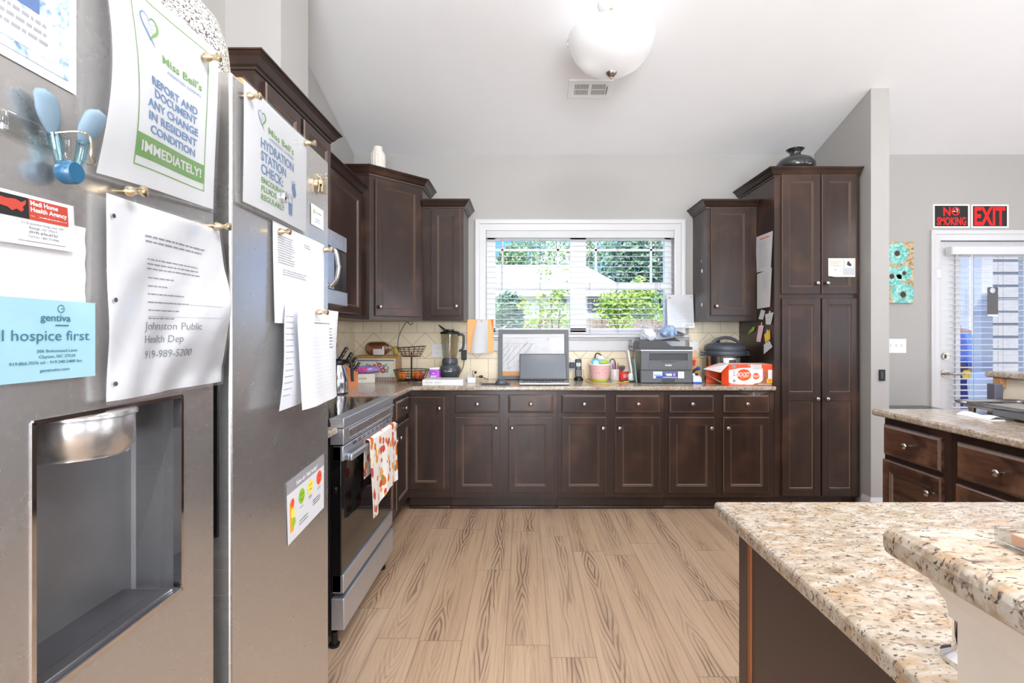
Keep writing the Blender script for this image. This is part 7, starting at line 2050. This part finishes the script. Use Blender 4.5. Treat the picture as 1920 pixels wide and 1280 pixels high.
# ================================================================ CEILING
LX_, LY_ = PX(1146, 2.98), 2.98
cz = zc(LY_)
t = thing('ceiling_lamp', 'frosted white glass bowl lamp hanging from the sloped ceiling', 'lamp', (LX_, LY_, cz))
sl_a = math.atan(SL)
MB().lathe([(0, 0), (.075, 0), (.075, -.012), (.05, -.03), (.015, -.036), (0, -.036)][::-1], M=Matrix.Translation((LX_, LY_, cz)) @ Matrix.Rotation(-sl_a, 4, 'X'), n=36).build('canopy', M['white'], t)
zr = 3.035
mb = MB().cyl((LX_, LY_, 2.80), (LX_, LY_, cz - .02), .009, n=14)
for a in (.3, .3 + 2 * PI / 3, .3 + 4 * PI / 3): mb.cyl((LX_ + .03 * math.cos(a), LY_ + .03 * math.sin(a), zr - .03), (LX_ + .03 * math.cos(a), LY_ + .03 * math.sin(a), zr + .06), .006, n=10)
mb.build('stem', M['gold_metal'], t)
def _bowl(t):
    nt = t.nt; out = nt.nodes['Material Output']
    tl = t.new('ShaderNodeBsdfTranslucent'); tl.inputs[0].default_value = (.95, .95, .95, 1)
    df = t.new('ShaderNodeBsdfDiffuse'); df.inputs[0].default_value = (.92, .92, .92, 1)
    gl = t.new('ShaderNodeBsdfGlossy'); gl.inputs['Roughness'].default_value = .15
    a = t.new('ShaderNodeMixShader'); a.inputs[0].default_value = .5
    b = t.new('ShaderNodeMixShader'); b.inputs[0].default_value = .06
    nt.links.new(tl.outputs[0], a.inputs[1]); nt.links.new(df.outputs[0], a.inputs[2]); nt.links.new(a.outputs[0], b.inputs[1]); nt.links.new(gl.outputs[0], b.inputs[2])
    nt.links.new(b.outputs[0], out.inputs['Surface'])
mat('frosted', _bowl)
bp = [(.02, 2.825), (.06, 2.830), (.12, 2.848), (.18, 2.885), (.222, 2.935), (.245, 2.985), (.252, 3.02), (.254, 3.035)]
bw = MB().lathe(bp + [(r_ - .005, z_ + .001) for r_, z_ in bp[::-1]], (LX_, LY_, 0), 56); bw.build('glass_bowl', M['frosted'], t)
MB().lathe([(0, 2.790), (.006, 2.792), (.007, 2.800), (.012, 2.803), (.022, 2.812), (.034, 2.828), (.034, 2.832), (0, 2.832)], (LX_, LY_, 0), 28).build('finial', M['nickel'], t)
for k, a in enumerate((.15, PI + .15)):
    x, y = LX_ + .11 * math.cos(a), LY_ + .11 * math.sin(a)
    MB().ball((x, y, 2.955), .03, 16).build('bulb', pm('bulb_white', (255, 250, 244), .3, es=.6), t)
    MB().cyl((x, y, 2.98), (LX_, LY_, 3.0), .012, n=10).build('lamp_socket', M['white_plastic'], t)
    l = bpy.data.lights.new('lamp_bulb', 'POINT'); l.energy = .14; l.shadow_soft_size = .035; l.color = (1, .98, .95)
    o = bpy.data.objects.new('lamp_bulb', l); COL.objects.link(o); o.location = (x, y, 2.915)
MB().tube([(LX_ - .252 + .0 - .012 * math.sin(a), LY_ - .02, 2.99 + .02 * math.cos(a)) for a in [i * PI / 8 for i in range(9)]], .0018, 6).build('bowl_clip', M['steel_plain'], t)
# vent in the ceiling
vy = 3.617; vx = PX(1106, vy)
Mv = Matrix.Translation((vx, vy, zc(vy) - .0005)) @ Matrix.Rotation(-sl_a, 4, 'X') @ Matrix.Rotation(PI, 4, 'X')
t = thing('ceiling_vent', 'white louvred air vent in the ceiling behind the lamp', 'vent', M=Mv)
MB().box(-.155, .155, -.085, .085, 0, .006, bev=.002).build('frame', M['white'], t, local=True)
for s_ in (-1, 1):
    mb = MB()
    for k in range(9): 
        x = s_ * .012 + s_ * .011 * k + (-.008 if s_ < 0 else 0)
        for j in range(2): mb.box(x, x + .0055, -.048 + j * .052, -.048 + j * .052 + .044, .006, .0066)
    mb.build('grille', pm('vent_dark', (120, 118, 118), .7), t, local=True)
MB().box(.118, .122, -.04, .03, .006, .014).build('lever', M['mid_grey'], t, local=True)

# ================================================================ RENDER LOOK
SC.view_settings.view_transform = 'Standard'
SC.view_settings.look = 'None'
SC.view_settings.exposure = 0.46
SC.view_settings.gamma = 1.0
SC.view_settings.use_curve_mapping = False
SC.cycles.use_denoising = True
SC.cycles.max_bounces = 10
SC.cycles.diffuse_bounces = 5
SC.cycles.transparent_max_bounces = 24
SC.cycles.sample_clamp_indirect = 6.0
SC.cycles.blur_glossy = .5
